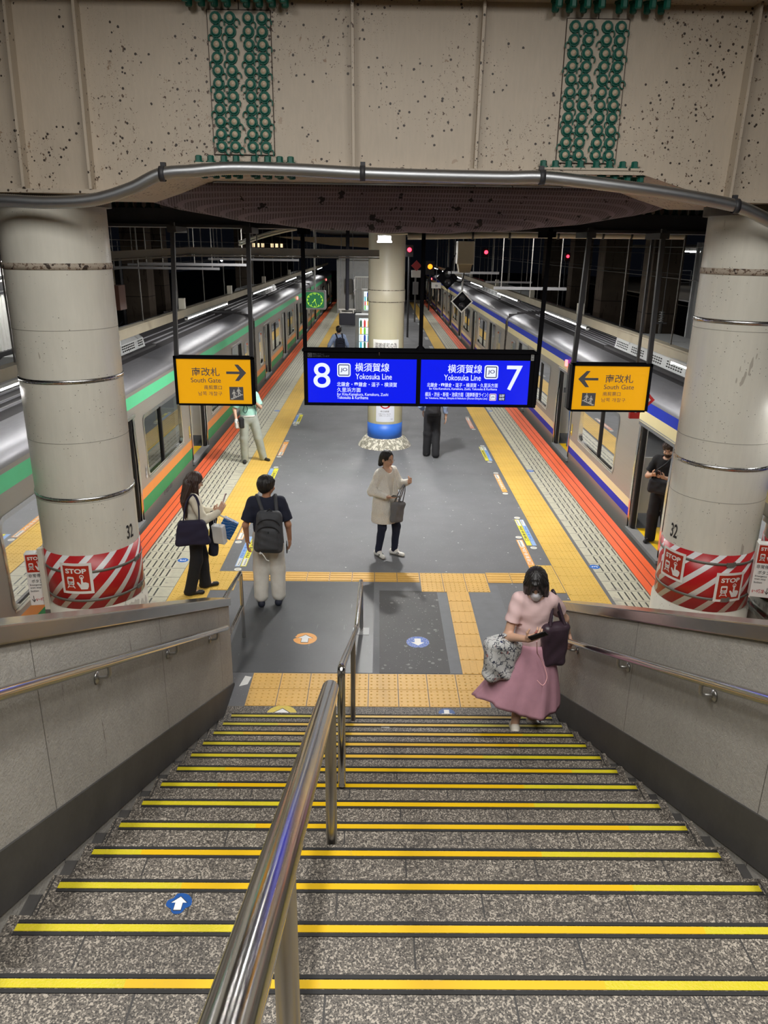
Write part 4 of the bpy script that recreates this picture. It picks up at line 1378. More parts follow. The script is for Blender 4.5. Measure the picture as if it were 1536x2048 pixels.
# monitor
mx, my, mz = -0.60, 15.0, 2.80
t = hung('monitor', 'black monitor hung on a dark pole beside the blue footed pillar', 'monitor', (mx, my, mz))
b = MB(); b.box(mx - .155, mx + .155, my, my + .07, mz, mz + .22)
obj('monitor_case', b, M['black'], t, bevel=.012)
b = MB(); b.box(mx - .16, mx + .16, my + .02, my + .05, mz + .28, mz + .305); b.bar((mx - .12, my + .03, mz + .29), (mx - .12, my + .03, mz + .2), .02, .02); b.bar((mx + .12, my + .03, mz + .29), (mx + .12, my + .03, mz + .2), .02, .02)
b.box(mx - .13, mx + .13, my + .07, my + .16, mz + .14, mz + .26)
obj('bracket', b, M['dim'], t)
b = MB(); b.tube([(mx - .0, my + .03, mz + .29), (mx + .02, my + .03, 4.95)], .035, 10)
obj('hanger_pole', b, M['black'], t)
for e in (-.15, .15):
    b = MB(); b.tube([(mx + e, my + .035, mz + .29), (mx + e * .8, my + .05, mz + .9), (mx + e * .7, my + .1, 4.5)], .005, 6)
    for z in (.62, .85): b.box(mx + e * .9 - .012, mx + e * .9 + .012, my + .03, my + .055, mz + z, mz + z + .025)
    obj('stay_cable', b, M['dark'], t)
# signal lanterns
def diamond(lab, x, y, z, s, rimmed):
    t = hung('signal_lantern', lab, 'signal', (x, y, z))
    d = s * 0.7071
    R = [(0, d), (d, 0), (0, -d), (-d, 0)]
    b = MB(); b.prism([(x + p[0] * 1.0, z + p[1]) for p in R], 'Y', y, y + .12, 0)
    obj('lantern_box', b, M['black'], t)
    if rimmed:
        b = MB()
        q = MB(); ring(q, [(p[0] * 1.06, p[1] * 1.06) for p in R], [(p[0] * .90, p[1] * .90) for p in R], 0, 0); stand(q, x, y - .004, z)
        obj('white_rim', q, M['white'], t)
    for e in (.36, -.36):
        b = MB(); b.lathe([(.0005, -.01), (s * .14, -.012), (s * .20, -.05), (s * .21, -.06), (s * .21, -.0)], (x, y, z + e * d), 'Y', 20)
        obj('lens', b, simple('lens_dark', (.03, .03, .035), .15), t)
    b = MB(); b.tube([(x, y + .06, z + d * .95), (x, y + .06, 4.9)], .025, 8)
    obj('hanger_pole', b, M['palegrey'] if rimmed else M['dim'], t)
diamond('white rimmed black diamond signal lantern hanging before the blue and cream train', 2.0, 18.8, 3.02, .36, True)
diamond('plain black diamond signal box hanging farther along the blue and cream train', 2.22, 25.5, 3.30, .50, False)
# small far boxes
b = MB(); b.box(1.78, 2.10, 26.5, 26.6, 2.93, 3.12)
o = tag(obj('indicator_box', b, M['white'], None, bevel=.01), 'small white indicator box hanging over the platform edge, beyond the diamond lanterns', 'indicator')
b = MB(); b.tube([(1.94, 26.55, 3.12), (1.94, 26.55, 4.95)], .015, 6); x_ = obj('hanger_pole', b, M['dim'], o)
q = MB(); put_text(q, '停', 0, -.05, .09, .09, 'c', .01, 0); stand(q, 1.94, 26.497, 3.02); obj('lettering', q, M['inkgrey'], o)
# white camera housing
t = hung('camera_housing', 'white box shaped camera housing hanging under the silver pipe', 'camera housing', (1.08, 10.0, 3.95))
b = MB(); b.box(.985, 1.195, 10.0, 10.25, 4.045, 4.32)
obj('housing', b, M['offwhite'], t, bevel=.012)
b = MB(); b.prism([(1.0, 4.045), (1.175, 4.045), (1.155, 3.945), (1.02, 3.945)], 'Y', 10.03, 10.22)
obj('hood', b, simple('hood_cream', hexc(206, 196, 170), .5), t)
b = MB(); b.tube(smooth_path([(1.09, 10.12, 3.95), (1.06, 10.14, 3.83), (.95, 10.16, 3.87), (.93, 10.2, 4.05), (1.0, 10.2, 4.2)], 6), .006, 6); b.bar((1.09, 10.12, 4.31), (1.09, 10.12, 4.95), .04, .04)
obj('cable', b, M['black'], t)
# LED lamp at the end of the net
t = hung('pillar_lamp', 'bright white lamp hanging below the edge of the dark net', 'lamp', (0.075, 13.35, 4.32))
b = MB(); b.box(-.02, .20, 13.28, 13.42, 4.33, 4.41)
for k in range(7): b.box(-.02 + k * .032, -.008 + k * .032, 13.27, 13.43, 4.34, 4.42)
b.box(.07, .11, 13.33, 13.37, 4.4, 4.5)
obj('lamp_body', b, M['palegrey'], t)
b = MB(); b.box(-.03, .21, 13.27, 13.43, 4.305, 4.33)
obj('diffuser', b, emat('led_glow', (1, 1, 1), 25.0), t)
area('lamp_light', (0.09, 13.35, 4.29), (0, 0, 0), .24, .16, 250.0, (1, .98, .95), t)

# added lamps hidden behind cross beam and pillar, brightening the platform and trains
for x in (-1.9, 0.25, 2.4):
    t = hung('girder_fill_lamp', 'added unseen lamp behind the dark cross beam, %s of three' % {-1.9: 'first', 0.25: 'middle', 2.4: 'last'}[x], 'lamp', (x, 12.59, 4.6)); t['group'] = 'added lamps behind the cross beam'
    b = MB(); b.box(x - .62, x + .62, 12.52, 12.66, 4.625, 4.68); b.box(x - .03, x + .03, 12.57, 12.61, 4.68, 4.96); obj('lamp_body', b, M['white'], t)
    area('girder_fill_light', (x, 12.59, 4.615), (0, 0, 0), 1.2, .1, LAMP_FILL, (1, .98, .95), t)
for y in (21.5, 29.0, 38.0, 47.5):  # added unseen row that lights the far platform and train sides
    t = hung('deck_fill_lamp', 'added unseen lamp under the deck %s behind the blue footed pillar' % {21.5: 'just', 29.0: 'somewhat', 38.0: 'well', 47.5: 'farthest'}[y], 'lamp', (.2, y, 4.5)); t['group'] = 'added deck lamps behind the pillar'
    b = MB(); b.box(.1, .3, y - .5, y + .5, 4.36, 4.42); b.box(.17, .23, y - .03, y + .03, 4.42, 4.95); obj('lamp_body', b, M['white'], t)
    area('deck_fill_light', (.2, y, 4.35), (0, 0, 0), .18, 1.0, LAMP_FILL * 2.2, (1, .98, .95), t)
# silver pipe and black hangers right of centre
t = hung('overhead_pipe', 'silver insulated pipe crossing overhead towards the column by the blue and cream train', 'pipe', (2.0, 9.9, 4.40))
b = MB(); b.tube([(0.35, 9.9, 4.37), (0.75, 9.9, 4.38), (1.6, 9.9, 4.405), (3.75, 9.9, 4.415)], .042, 16)
obj('pipe', b, M['offwhite'], t)
for x in (1.15, 1.6, 2.2, 2.75, 3.1, 3.4):
    b = MB(); b.lathe([(.045, -.012), (.050, -.012), (.050, .012), (.045, .012)], (x, 9.9, 4.375 + .04 * (x - .75) / 3 + .01), 'X', 14); b.tube([(x, 9.9, 4.44), (x, 9.9, 4.97)], .006, 6)
    obj('pipe_clip', b, M['dark'], t)
b = MB(); b.tube(smooth_path([(-2.0, 11.5, 4.28), (-1.45, 11.2, 4.42), (-.95, 11, 4.50), (-.3, 11, 4.50), (-.1, 11, 4.46), (.1, 11, 4.44), (.5, 11, 4.45)], 6), .016, 8)
b.tube(smooth_path([(-2.0, 11.5, 4.24), (-1.45, 11.2, 4.39), (-.95, 11, 4.47), (-.3, 11, 4.475), (-.1, 11, 4.435), (.1, 11, 4.41), (.5, 11, 4.42)], 6), .016, 8)
tag(obj('cable_bundle', b, M['offwhite']), 'pair of pale cables arching under the net above the green lit clock', 'cable')
t = hung('cable_tray', 'pale grey cable tray crossing above the green striped train', 'cable tray', (-2, 11, 4.1))
b = MB()
for (xa, ya, za), (xb, yb, zb) in (((-4.4, 10.2, 4.03), (-2.6, 11.0, 4.155)), ((-2.6, 11.0, 4.155), (0.0, 11.6, 4.15))):
    b.bar((xa, ya, za), (xb, yb, zb), .05, .095); b.bar((xa, ya, za - .065), (xb, yb, zb - .065), .08, .02)
obj('tray', b, simple('tray_grey', hexc(142, 143, 145), .5, 0, .08), t)
for x, y in ((-3.6, 10.56), (-2.6, 11.0), (-1.7, 11.2), (-.9, 11.4)):
    b = MB(); b.tube([(x, y, 4.1), (x, y, 4.9)], .009, 6); b.box(x - .03, x + .03, y - .06, y + .06, 4.09, 4.11)
    obj('hanger_rod', b, M['dim'], t)
for k, (xa, xb, y, z, r) in enumerate(((-3.9, -2.1, 13.0, 3.93, .03), (-4.6, -2.7, 13.5, 3.85, .03), (-3.2, -1.5, 15.0, 3.98, .03), (-5.5, -3.4, 17.5, 3.80, .035), (1.9, 3.1, 13.0, 3.62, .035), (1.35, 2.35, 15.5, 3.78, .035), (2.3, 3.3, 17, 3.55, .03))):
    t = thing('strut_frame', ('dim grey hanging strut number %d of those above the %s train' % (k + 1, 'green striped' if xa < 0 else 'blue and cream')), 'strut', (xa, y, z))
    t['label'] = ['short dim strut hanging behind the pole of the amber sign by the green striped train', 'lower dim strut nearest the column by the green striped train', 'dim strut hanging just above the green lit clock', 'farther dim strut over the roof of the green striped train',
                  'dim strut hanging behind the amber sign by the blue and cream train', 'upper dim strut between the blue sign pole and the white lantern', 'dim strut hanging low over the blue and cream train roof'][k]
    b = MB(); b.bar((xa, y, z), (xb, y, z), r, r * 1.3)
    obj('strut', b, M['grey'], t)
    for x in (xa + .12, xb - .12, (xa + xb) / 2):
        b = MB(); b.tube([(x, y, z), (x, y, 4.96)], .008, 6)
        obj('hanger_rod', b, M['dim'], t)

# ------------------------------------------------------------------ lit tubes along the platform edges
def edge_row(sgn, X, zt, starts, ln, nm):
    b = MB()
    xb = X + sgn * 0.09
    b.box(xb - .05, xb + .05, 5.6, 63, zt + 0.03, zt + 0.17, 0)
    b.box(xb - .065, xb + .065, 5.6, 63, zt + 0.165, zt + 0.185, 0)
    o = thing('lamp_rail', 'long beige cable rail carrying the tubes beside the %s train' % nm, 'rail', (xb, 6, zt))
    obj('trough', b, simple('rail_beige', hexc(150, 142, 124), .6, 0, .12, 2), o)
    for y in np.arange(8.6, 62, 2.45):
        b = MB(); b.tube([(xb + sgn * .02, y, zt + .17), (xb + sgn * .02, y, 4.92)], .011, 6)
        obj('hanger_rod', b, M['dim'], o)
    for k, y in enumerate(starts):
        t = thing('tube_lamp', 'lit white tube lamp above the edge beside the %s train' % nm, 'tube lamp', (X, y, zt), 'tube lamps by the %s train' % nm)
        b = MB(); b.box(X - .028, X + .028, y - .06, y + ln + .06, zt + .012, zt + .05)
        for q in (y - .06, y + ln): b.box(X - .03, X + .03, q, q + .06, zt - .03, zt + .04)
        obj('fitting', b, M['palegrey'], t)
        n = 2 if ln > 2 else 1
        for i in range(n):
            ya = y + ln * i / n + .02; yb = y + ln * (i + 1) / n - .02
            b = MB(); b.tube([(X, ya, zt), (X, yb, zt)], .019, 10)
            obj('tube', b, M['tube'], t)
    for k, y in enumerate((9.6, 16.2, 21.5, 28, 36)):
        b = MB(); b.box(xb - .06 + sgn * .02, xb + .06 + sgn * .02, y, y + .14, zt + .185, zt + .40)
        tag(obj('junction_box', b, M['offwhite'], None, bevel=.006), 'small cream junction box on the lamp rail beside the %s train' % nm, 'junction box', 'junction boxes by the %s train' % nm)
edge_row(-1, -3.96, 2.78, [7.45, 16.15, 24.8, 33.6, 42.3, 51.0], 4.3, 'green striped')
edge_row(1, 4.10, 2.78, [6.65, 15.2, 23.0, 31.0, 39.0, 47.0, 55.0], 3.95, 'blue and cream')

# lamps over the stairs, above and behind the view
for x in (-1.9, 0.0, 1.9):
    t = thing('hall_lamp', 'tube lamp over the stairs, %s of the three rows' % {-1.9: 'first', 0.0: 'middle', 1.9: 'last'}[x], 'lamp', (x, 2.0, 6.3), 'hall lamps over the stairs')
    b = MB(); b.box(x - .10, x + .10, -0.2, 4.2, 6.54, 6.60)
    obj('lamp_body', b, M['white'], t)
    area('hall_light', (x, 2.0, 6.53), (0, 0, 0), .18, 4.2, LAMP_HALL, (1, .98, .95), t)
b = MB(); b.box(-5, 5.4, -3, 6.5, 6.9, 7.1)
tag(obj('ceiling_hall', b, M['white']), 'pale ceiling above the stairs', None, None, 'structure')
# ------------------------------------------------------------------ trains
BODY = Mat('train_steel', hexc(172, 168, 160), 0.36, 0.45)
BODY.var(0.05, 1.0, 3, (1, .3, 1)); BODY.roughness(BODY.noise(40, 2, .5, (1, .02, 1)) * .12 + .30)
BODY = BODY.m
ROOFS = Mat('roof_silver', hexc(150, 150, 155), 0.4, 0.7); ROOFS.roughness(ROOFS.noise(30, 3, .6, (1, .15, 1)) * .25 + .34); ROOFS.var(.12, 2, 4, (1, .3, 1)); ROOFS = ROOFS.m
ROOFD = simple('roof_dark', hexc(64, 62, 64), 0.6, 0.2, 0.15, 3)
GLASS = bpy.data.materials.new('train_glass'); GLASS.use_nodes = True
_nt = GLASS.node_tree
for n_ in list(_nt.nodes):
    if n_.type != 'OUTPUT_MATERIAL': _nt.nodes.remove(n_)
_o = [n_ for n_ in _nt.nodes if n_.type == 'OUTPUT_MATERIAL'][0]
_t = _nt.nodes.new('ShaderNodeBsdfTransparent'); _t.inputs[0].default_value = (.42, .52, .47, 1)
_g = _nt.nodes.new('ShaderNodeBsdfGlossy'); _g.inputs['Roughness'].default_value = .02; _g.inputs[0].default_value = (1, 1, 1, 1)
_f = _nt.nodes.new('ShaderNodeFresnel'); _f.inputs[0].default_value = 1.9
_mx = _nt.nodes.new('ShaderNodeMixShader')
_nt.links.new(_f.outputs[0], _mx.inputs[0]); _nt.links.new(_t.outputs[0], _mx.inputs[1]); _nt.links.new(_g.outputs[0], _mx.inputs[2]); _nt.links.new(_mx.outputs[0], _o.inputs[0])
CHROME = mk_steel('chrome_trim', (.8, .8, .78), .16, (1, 1, 1))
RUBBER = simple('door_rubber', (.008, .008, .009), .6, 0, 0)
INT_W = simple('interior_white', hexc(206, 208, 206), .45, 0, .04)
INT_G = simple('interior_grey', hexc(170, 172, 170), .45, 0, .04)
SEATG = simple('seat_green', hexc(96, 122, 96), .8, 0, .15, 12)
SEATO = simple('seat_ochre', hexc(176, 146, 60), .8, 0, .15, 12)
MATY = Mat('door_mat_yellow', hexc(246, 200, 20), .5); MATY.bump(((MATY.x * 28).fr() - .5).ab(), .3, .004); MATY = MATY.m
IFLOOR = simple('interior_floor', hexc(92, 92, 96), .5, 0, .1)
ILIGHT = emat('interior_glow', (1, .98, .95), 6.0)
ACW = Mat('cooler_white', hexc(196, 198, 198), .5); ACW.var(.10, 2).mix(ACW.noise(3, 4).gt(.64), hexc(160, 160, 160)); ACW = ACW.m
SLOT = simple('slot_black', (.008, .008, .008), .7, 0, 0)
REDL = emat('door_lamp_red', (1.0, .10, .10), 6.0)
DEPTH = 2.95
SILL = simple('door_sill', hexc(176, 176, 176), .4, .4, .08)
EYED_GLASS = simple('window_night', (.006, .007, .008), .05, 0, 0)

def train_car(lab, group, sg, X, y0, y1, doors, wins, narrow, cols, bands, ribs, ac, acz, number):
    """sg = +1 when the car body lies on the +X side of its platform face X"""
    t = thing('train_car', lab, 'train', (X, (y0 + y1) / 2, 0.0), group)
    def W(d, y, z): return (X + sg * d, y, z)
    def bx(b, d0, d1, ya, yb, z0, z1, mi=0): b.box(X + sg * d0, X + sg * d1, ya, yb, z0, z1, mi)
    ZR = 2.08
    # platform side wall with door and window openings
    def dprof(z):
        if z < 0.45: return 0.035 * ((0.45 - z) / 0.80) ** 1.6
        if z > 1.0: return 0.035 * (z - 1.0) / 1.08
        return 0.0
    zs = sorted(set([-0.36, -0.2, 0.0, 0.06, 0.2, bands[0][0], bands[0][1], bands[0][2], 0.52, 0.62, 0.8, 1.0, 1.3, 1.58, 1.70, bands[1][0], bands[1][1], bands[1][2], ZR]))
    DW, ZD0, ZD1 = 0.67, 0.0, 1.70
    holes = [(c - DW, c + DW, ZD0, ZD1) for c in doors] + [(a, b_, 0.62, 1.58) for a, b_ in wins] + [(a, b_, 0.62, 1.58) for a, b_ in narrow]
    ys = sorted(set([y0, y1] + [h[0] for h in holes] + [h[1] for h in holes]))
    b = MB()
    def inhole(y, z): return any(h[0] < y < h[1] and h[2] < z < h[3] for h in holes)
    def mat_of(z):
        for (za, zb, zc), (ca, cb) in ((bands[0], (1, 2)), (bands[1], (3, 4))):
            if za <= z < zb: return ca
            if zb <= z < zc: return cb
        return 0
    for i in range(len(ys) - 1):
        for j in range(len(zs) - 1):
            ym, zm = (ys[i] + ys[i + 1]) / 2, (zs[j] + zs[j + 1]) / 2
            if inhole(ym, zm): continue
            a, c = zs[j], zs[j + 1]
            b.quad(W(dprof(a), ys[i], a), W(dprof(a), ys[i + 1], a), W(dprof(c), ys[i + 1], c), W(dprof(c), ys[i], c), mat_of(zm))
    # inner lining and reveals
    for i in range(len(ys) - 1):
        for j in range(len(zs) - 1):
            ym, zm = (ys[i] + ys[i + 1]) / 2, (zs[j] + zs[j + 1]) / 2
            if inhole(ym, zm) or zs[j] < 0: continue
            b.quad(W(.13, ys[i], zs[j]), W(.13, ys[i + 1], zs[j]), W(.13, ys[i + 1], zs[j + 1]), W(.13, ys[i], zs[j + 1]), 5)
    for h in holes:
        for yy in (h[0], h[1]):
            for za, zb in zip(zs[:-1], zs[1:]):
                if za >= h[2] - 1e-6 and zb <= h[3] + 1e-6: b.quad(W(dprof(za), yy, za), W(.13, yy, za), W(.13, yy, zb), W(dprof(zb), yy, zb), 5)
        for zz in (h[2], h[3]): b.quad(W(dprof(zz), h[0], zz), W(dprof(zz), h[1], zz), W(.13, h[1], zz), W(.13, h[0], zz), 5)
    # far side, ends, floor, ceiling
    b.quad(W(DEPTH, y0, -.36), W(DEPTH, y1, -.36), W(DEPTH, y1, ZR), W(DEPTH, y0, ZR), 0)
    b.quad(W(DEPTH - .1, y0 + .1, 0), W(DEPTH - .1, y1 - .1, 0), W(DEPTH - .1, y1 - .1, ZR), W(DEPTH - .1, y0 + .1, ZR), 5)
    for yy in (y0, y1):
        for ya, mi in ((yy, 0), (yy + (.1 if yy == y0 else -.1), 5)):
            P_ = [W(dprof(z), ya, z) for z in zs if mi == 0 or z >= 0] + [W(DEPTH, ya, ZR), W(DEPTH, ya, -.36 if mi == 0 else 0)]
            b.add(P_, [tuple(range(len(P_)))], mi)
    bx(b, .06, DEPTH, y0, y1, -.06, 0.0, 6)
    b.quad(W(.13, y0, 1.98), W(.13, y1, 1.98), W(DEPTH, y1, 1.98), W(DEPTH, y0, 1.98), 5)
    bx(b, .30, DEPTH - .3, y0 + .3, y1 - .3, -.85, -.36, 7)
    obj('body_shell', b, [BODY, cols[0], cols[1], cols[2], cols[3], INT_W, IFLOOR, M['dark']], t, fixn=False)
    # roof
    pr_ = [(.030, 2.075), (.034, 2.12), (.06, 2.165), (.12, 2.21), (.22, 2.25), (.36, 2.28), (.55, 2.30), (.62, 2.302), (1.475, 2.32)]
    pr_ = pr_ + [(DEPTH - d, z) for d, z in pr_[-2::-1]]
    b = MB()
    ve = []
    for yy in (y0, y1):
        ve += [W(d, yy, z) for d, z in pr_]
    n = len(pr_)
    b.add(ve, [(i, i + 1, n + i + 1, n + i) for i in range(n - 1)], [0 if (pr_[i][0] < .55 or pr_[i][0] > DEPTH - .63) else 1 for i in range(n - 1)], True)
    for yy in (0, 1): b.add(ve[yy * n:(yy + 1) * n], [tuple(range(n))], 0)
    for d in ribs: bx(b, d - .012, d + .012, y0 + .5, y1 - .5, 2.30, 2.335, 0)
    bx(b, .04, .065, y0, y1, 2.06, 2.085, 0)
    obj('roof', b, [ROOFS, ROOFD], t, fixn=False)
    # cooler
    b = MB(); ya, yb = ac
    poly = [(.82, 2.31), (.86, acz - .06), (.93, acz), (2.02, acz), (2.09, acz - .06), (2.13, 2.31)]
    b.prism([(X + sg * p[0], p[1]) for p in poly], 'Y', ya, yb, 0)
    ll = yb - ya
    for k in range(int(ll / .105)):
        for r in range(3):
            if (k % 9) in (7, 8): continue
            yy = ya + .12 + k * .105
            if yy + .07 > yb - .1: continue
            z = 2.375 + r * .043
            bx(b, .818 + (z - 2.31) * .16, .84, yy, yy + .065, z, z + .022, 1)
    for r in range(3):
        for k in range(4): b.box(X + sg * (.95 + k * .06), X + sg * (.985 + k * .06), ya - .003, ya, 2.37 + r * .045, 2.395 + r * .045, 1)
    bx(b, .70, .80, ya - .3, yb + .3, 2.30, 2.345, 2)
    obj('air_conditioner', b, [ACW, SLOT, ROOFD], t)
    # windows
    for kk, (a, c) in enumerate(list(wins) + list(narrow)):
        b = MB()
        z0, z1 = .62, 1.58
        d0 = -.006
        o_ = rrect(a - .045, c + .045, z0 - .05, z1 + .045, .13, 5)
        i_ = rrect(a + .012, c - .012, z0 + .012, z1 - .012, .10, 5)
        for (ra, rb, da, db, mi) in ((o_, i_, d0, d0, 0), (i_, i_, d0, .05, 0)):
            nn = len(ra)
            vs = [W(da + dprof(p[1]) * .9, p[0], p[1]) for p in ra] + [W(db + dprof(p[1]) * .9, p[0], p[1]) for p in rb]
            b.add(vs, [(i, (i + 1) % nn, nn + (i + 1) % nn, nn + i) for i in range(nn)], mi)
        bx(b, -.012, .03, a - .02, c + .02, z0 - .035, z0 - .012, 0)
        if c - a > 1.0:
            m_ = a + (c - a) * .42
            bx(b, .0, .06, m_ - .028, m_ + .028, z0 + .005, z1 - .005, 1)
        w_ = obj('window', b, [CHROME, RUBBER], t)
        b = MB(); b.quad(W(.03, a, z0), W(.03, c, z0), W(.03, c, z1), W(.03, a, z1))
        obj('pane', b, GLASS, w_)
    # doors (slid open into their pockets)
    for c in doors:
        b = MB()
        for e in (-1, 1):
            ye = c + e * DW
            for za, zb in zip(zs[:-1], zs[1:]):
                if za >= -1e-6 and zb <= ZD1 + 1e-6:
                    b.add([W(dprof(za) - .012, ye, za), W(dprof(za) - .012, ye + e * .07, za), W(dprof(zb) - .012, ye + e * .07, zb), W(dprof(zb) - .012, ye, zb)], [(0, 1, 2, 3)], 0)
                    b.add([W(dprof(za) - .012, ye, za), W(.02 + dprof(za), ye, za), W(.02 + dprof(zb), ye, zb), W(dprof(zb) - .012, ye, zb)], [(0, 1, 2, 3)], 0)
        bx(b, -.012, .03, c - DW - .07, c + DW + .07, ZD1, ZD1 + .05, 0)
        bx(b, -.03, .13, c - DW - .05, c + DW + .05, -.04, .012, 2)
        bx(b, .13, .34, c - DW + .03, c + DW - .03, .0, .008, 1)
        bx(b, .34, .75, c - DW - .02, c + DW + .02, .0, .008, 1)
        obj('door_frame', b, [CHROME, MATY, SILL], t)
        for e in (-1, 1):
            b = MB()
            ya, yb = c + e * (DW - .055), c + e * (DW + .5)
            bx(b, .045, .085, ya, yb, .015, ZD1 - .01, 0)
            bx(b, .040, .090, ya - e * .018, ya, .015, ZD1 - .01, 1)
            bx(b, .030, .045, ya + e * .0, ya + e * .05, .015, ZD1 - .01, 1)
            obj('door', b, [INT_W, RUBBER], t)
        b = MB(); b.lathe([(.034, 0), (.034, -sg * .012), (.018, -sg * .02), (.0005, -sg * .022)], W(-.002, c - DW - .20, .62), 'X', 14); bx(b, -.008, 0, c - DW - .24, c - DW - .16, .56, .80)
        obj('door_button', b, simple('button_brass', hexc(220, 196, 90), .3, .6, .04) if c == doors[0] else bpy.data.materials['button_brass'], t)
    b = MB(); yl = (y0 + y1) / 2 + 2.8; bx(b, -.03, .01, yl - .05, yl + .05, 1.86, 1.99)
    obj('side_lamp', b, REDL, t)
    # interior
    dd_ = sorted(doors)
    segs = [(y0 + .25, dd_[0] - DW - .10)] + [(dd_[i] + DW + .10, dd_[i + 1] - DW - .10) for i in range(len(dd_) - 1)] + [(dd_[-1] + DW + .10, y1 - .25)]
    for k, (a, c) in enumerate(segs):
        if c - a < .6: continue
        for dA, dB, dC in ((.14, .58, .22), (DEPTH - .11, DEPTH - .55, DEPTH - .19)):
            b = MB(); bx(b, dA, dB, a + .06, c - .06, .28, .42, 0); bx(b, dA, dC, a + .06, c - .06, .42, .88, 1)
            obj('seat', b, [SEATG, SEATO], t, bevel=.02)
        for ye in (a + .02, c - .02):
            b = MB(); bx(b, .14, .62, ye - .015, ye + .015, .22, 1.15, 0)
            b.tube([W(.66, ye, 0), W(.66, ye, 1.95)], .016, 8, 1)
            b.tube([W(.60, ye + .03, .50), W(.60, ye + .03, 1.0)], .012, 8, 1)
            obj('end_panel', b, [INT_G, CHROME], t)
    b = MB()
    for d in (.75, DEPTH - .75): bx(b, d - .07, d + .07, y0 + .4, y1 - .4, 1.945, 1.965)
    obj('ceiling_light', b, ILIGHT, t)
    for a, c in list(wins) + list(narrow) + [(q - .55, q - .06) for q in doors] + [(q + .06, q + .55) for q in doors]:
        b = MB(); bx(b, DEPTH - .112, DEPTH - .104, a, c, .72, 1.62)
        obj('far_window', b, EYED_GLASS, t)
    b = MB()
    for d in (.5, DEPTH - .5):
        b.tube([W(d, y0 + .3, 1.72), W(d, y1 - .3, 1.72)], .014, 6)
    obj('grab_bar', b, CHROME, t)
    # gangway
    b = MB(); bx(b, .95, 2.0, y1 - .01, y1 + .27, .0, 1.95)
    obj('gangway', b, RUBBER, t)
    b = MB()
    bx(b, .02, .06, y1 - .05, y1, -.3, 2.05); bx(b, .02, .06, y0, y0 + .05, -.3, 2.05)
    bx(b, .04, .30, y1 - .03, y1 + .02, 2.05, 2.29); bx(b, .3, 2.6, y1 - .03, y1 + .02, 2.27, 2.345)
    obj('end_rim', b, ROOFD, t)
    q = MB(); put_text(q, number, 0, 0, .085, .56, 'c', .01, 0)
    ny = dd_[1] - DW - .62 if sg > 0 else dd_[2] - DW - 2.0
    q.xf(lambda p: W(dprof(.02 + p.y) - .006, ny - sg * p.x, .02 + p.y))
    obj('car_number', q, M['inkgrey'], t)
    if sg < 0:
        q = MB(); flat(q, [(-.03, 0), (.03, 0), (.03, .2), (-.03, .2)], 0, 0); flat(q, [(-.024, .006), (.024, .006), (.024, .05), (-.024, .05)], .001, 1); put_text(q, '7', 0, .12, .05, None, 'c', .01, 2, .001)
        q.xf(lambda p: W(-.006 - p.z, dd_[1] + DW + .38 - p.x * sg * -1, .62 + p.y))
        obj('car_label', q, [M['palegrey'], M['white'], M['ink']], t)
    return t

LG = simple('stripe_mint', hexc(98, 214, 156), .4, 0, .05, 2); LO = simple('stripe_orange', hexc(240, 158, 78), .4, 0, .05, 2); LG2 = simple('stripe_green', hexc(64, 160, 104), .5, 0, .06, 2, spec=.2)
RBL = simple('stripe_blue', hexc(40, 62, 190), .5, 0, .08, 3, spec=.15); RCR = simple('stripe_cream', hexc(236, 222, 172), .4, 0, .04, 2)
XTL = -3.76
LD = [5.95, 10.85, 15.75, 20.60]
carL = train_car('stainless train car with mint and orange stripes passing behind the column', 'green striped train cars', -1, XTL, 3.45, 23.2, LD,
                 [(7.15, 9.55), (12.05, 14.35), (17.0, 19.3)], [(21.75, 22.35), (4.15, 4.75)], (LG2, LO, LG, LG), ((.10, .33, .50), (1.84, 1.93, 2.02)), [.80, 1.0, 1.25, 1.7, 1.95, 2.15], (11.85, 15.2), 2.56, 'モハE231-1031')
dup(carL, (0, 20.3, 0), 'second car of the mint striped train, beside the green lit clock')
dup(carL, (0, 40.6, 0), 'farthest car of the mint striped train by the white end building')
XTR = 4.07
RD = [5.5, 10.78, 16.35, 21.6]
carR = train_car('stainless train car with blue and cream stripes whose open door shows a man in black', 'blue and cream train cars', 1, XTR, 2.7, 24.55, RD,
                 [(6.95, 9.35), (12.55, 14.9), (18.0, 20.3)], [(22.85, 23.55), (3.5, 4.2)], (RBL, RCR, RCR, RBL), ((.17, .31, .46), (1.76, 1.92, 2.10)), [.80, .92, 1.04, 1.16, 1.28, 1.40, 1.52, 1.64, 1.76, 1.9], (9.3, 15.9), 2.62, 'モハE235-1124')
dup(carR, (0, 22.2, 0), 'second car of the blue and cream train, behind the diamond lanterns')
dup(carR, (0, 44.4, 0), 'farthest car of the blue and cream train near the far signals')
# ------------------------------------------------------------------ far end of the platform
t = thing('end_building', 'white fenced building closing the far end of the platform', 'building', (-.6, 52, 0))
b = MB(); b.box(-2.75, 1.5, 52.0, 52.3, 0, 3.4); b.box(-2.6, 1.6, 51.6, 52.3, 3.4, 3.65)
obj('wall', b, M['palegrey'], t)
b = MB(); b.box(-1.55, -.4, 51.8, 52.0, .0, 2.3, 0)
for k in range(13): b.box(-1.55 + k * .09, -1.50 + k * .09, 51.7, 51.78, .1, 2.3, 1)
for z in (.2, 1.5, 2.3): b.box(-1.55, -.4, 51.7, 51.78, z, z + .07, 1)
obj('fence', b, [M['dark'], M['white']], t)
b = MB(); b.box(-2.2, -1.75, 51.85, 52, 1.3, 2.2); obj('notice', b, M['dim'], t)
b = MB(); b.box(-1.62, -1.5, 51.6, 51.7, 1.2, 2.3); obj('plate', b, M['white'], t)
b = MB(); b.box(-3.6, 3.9, 48.0, 48.12, 0.0, .004)
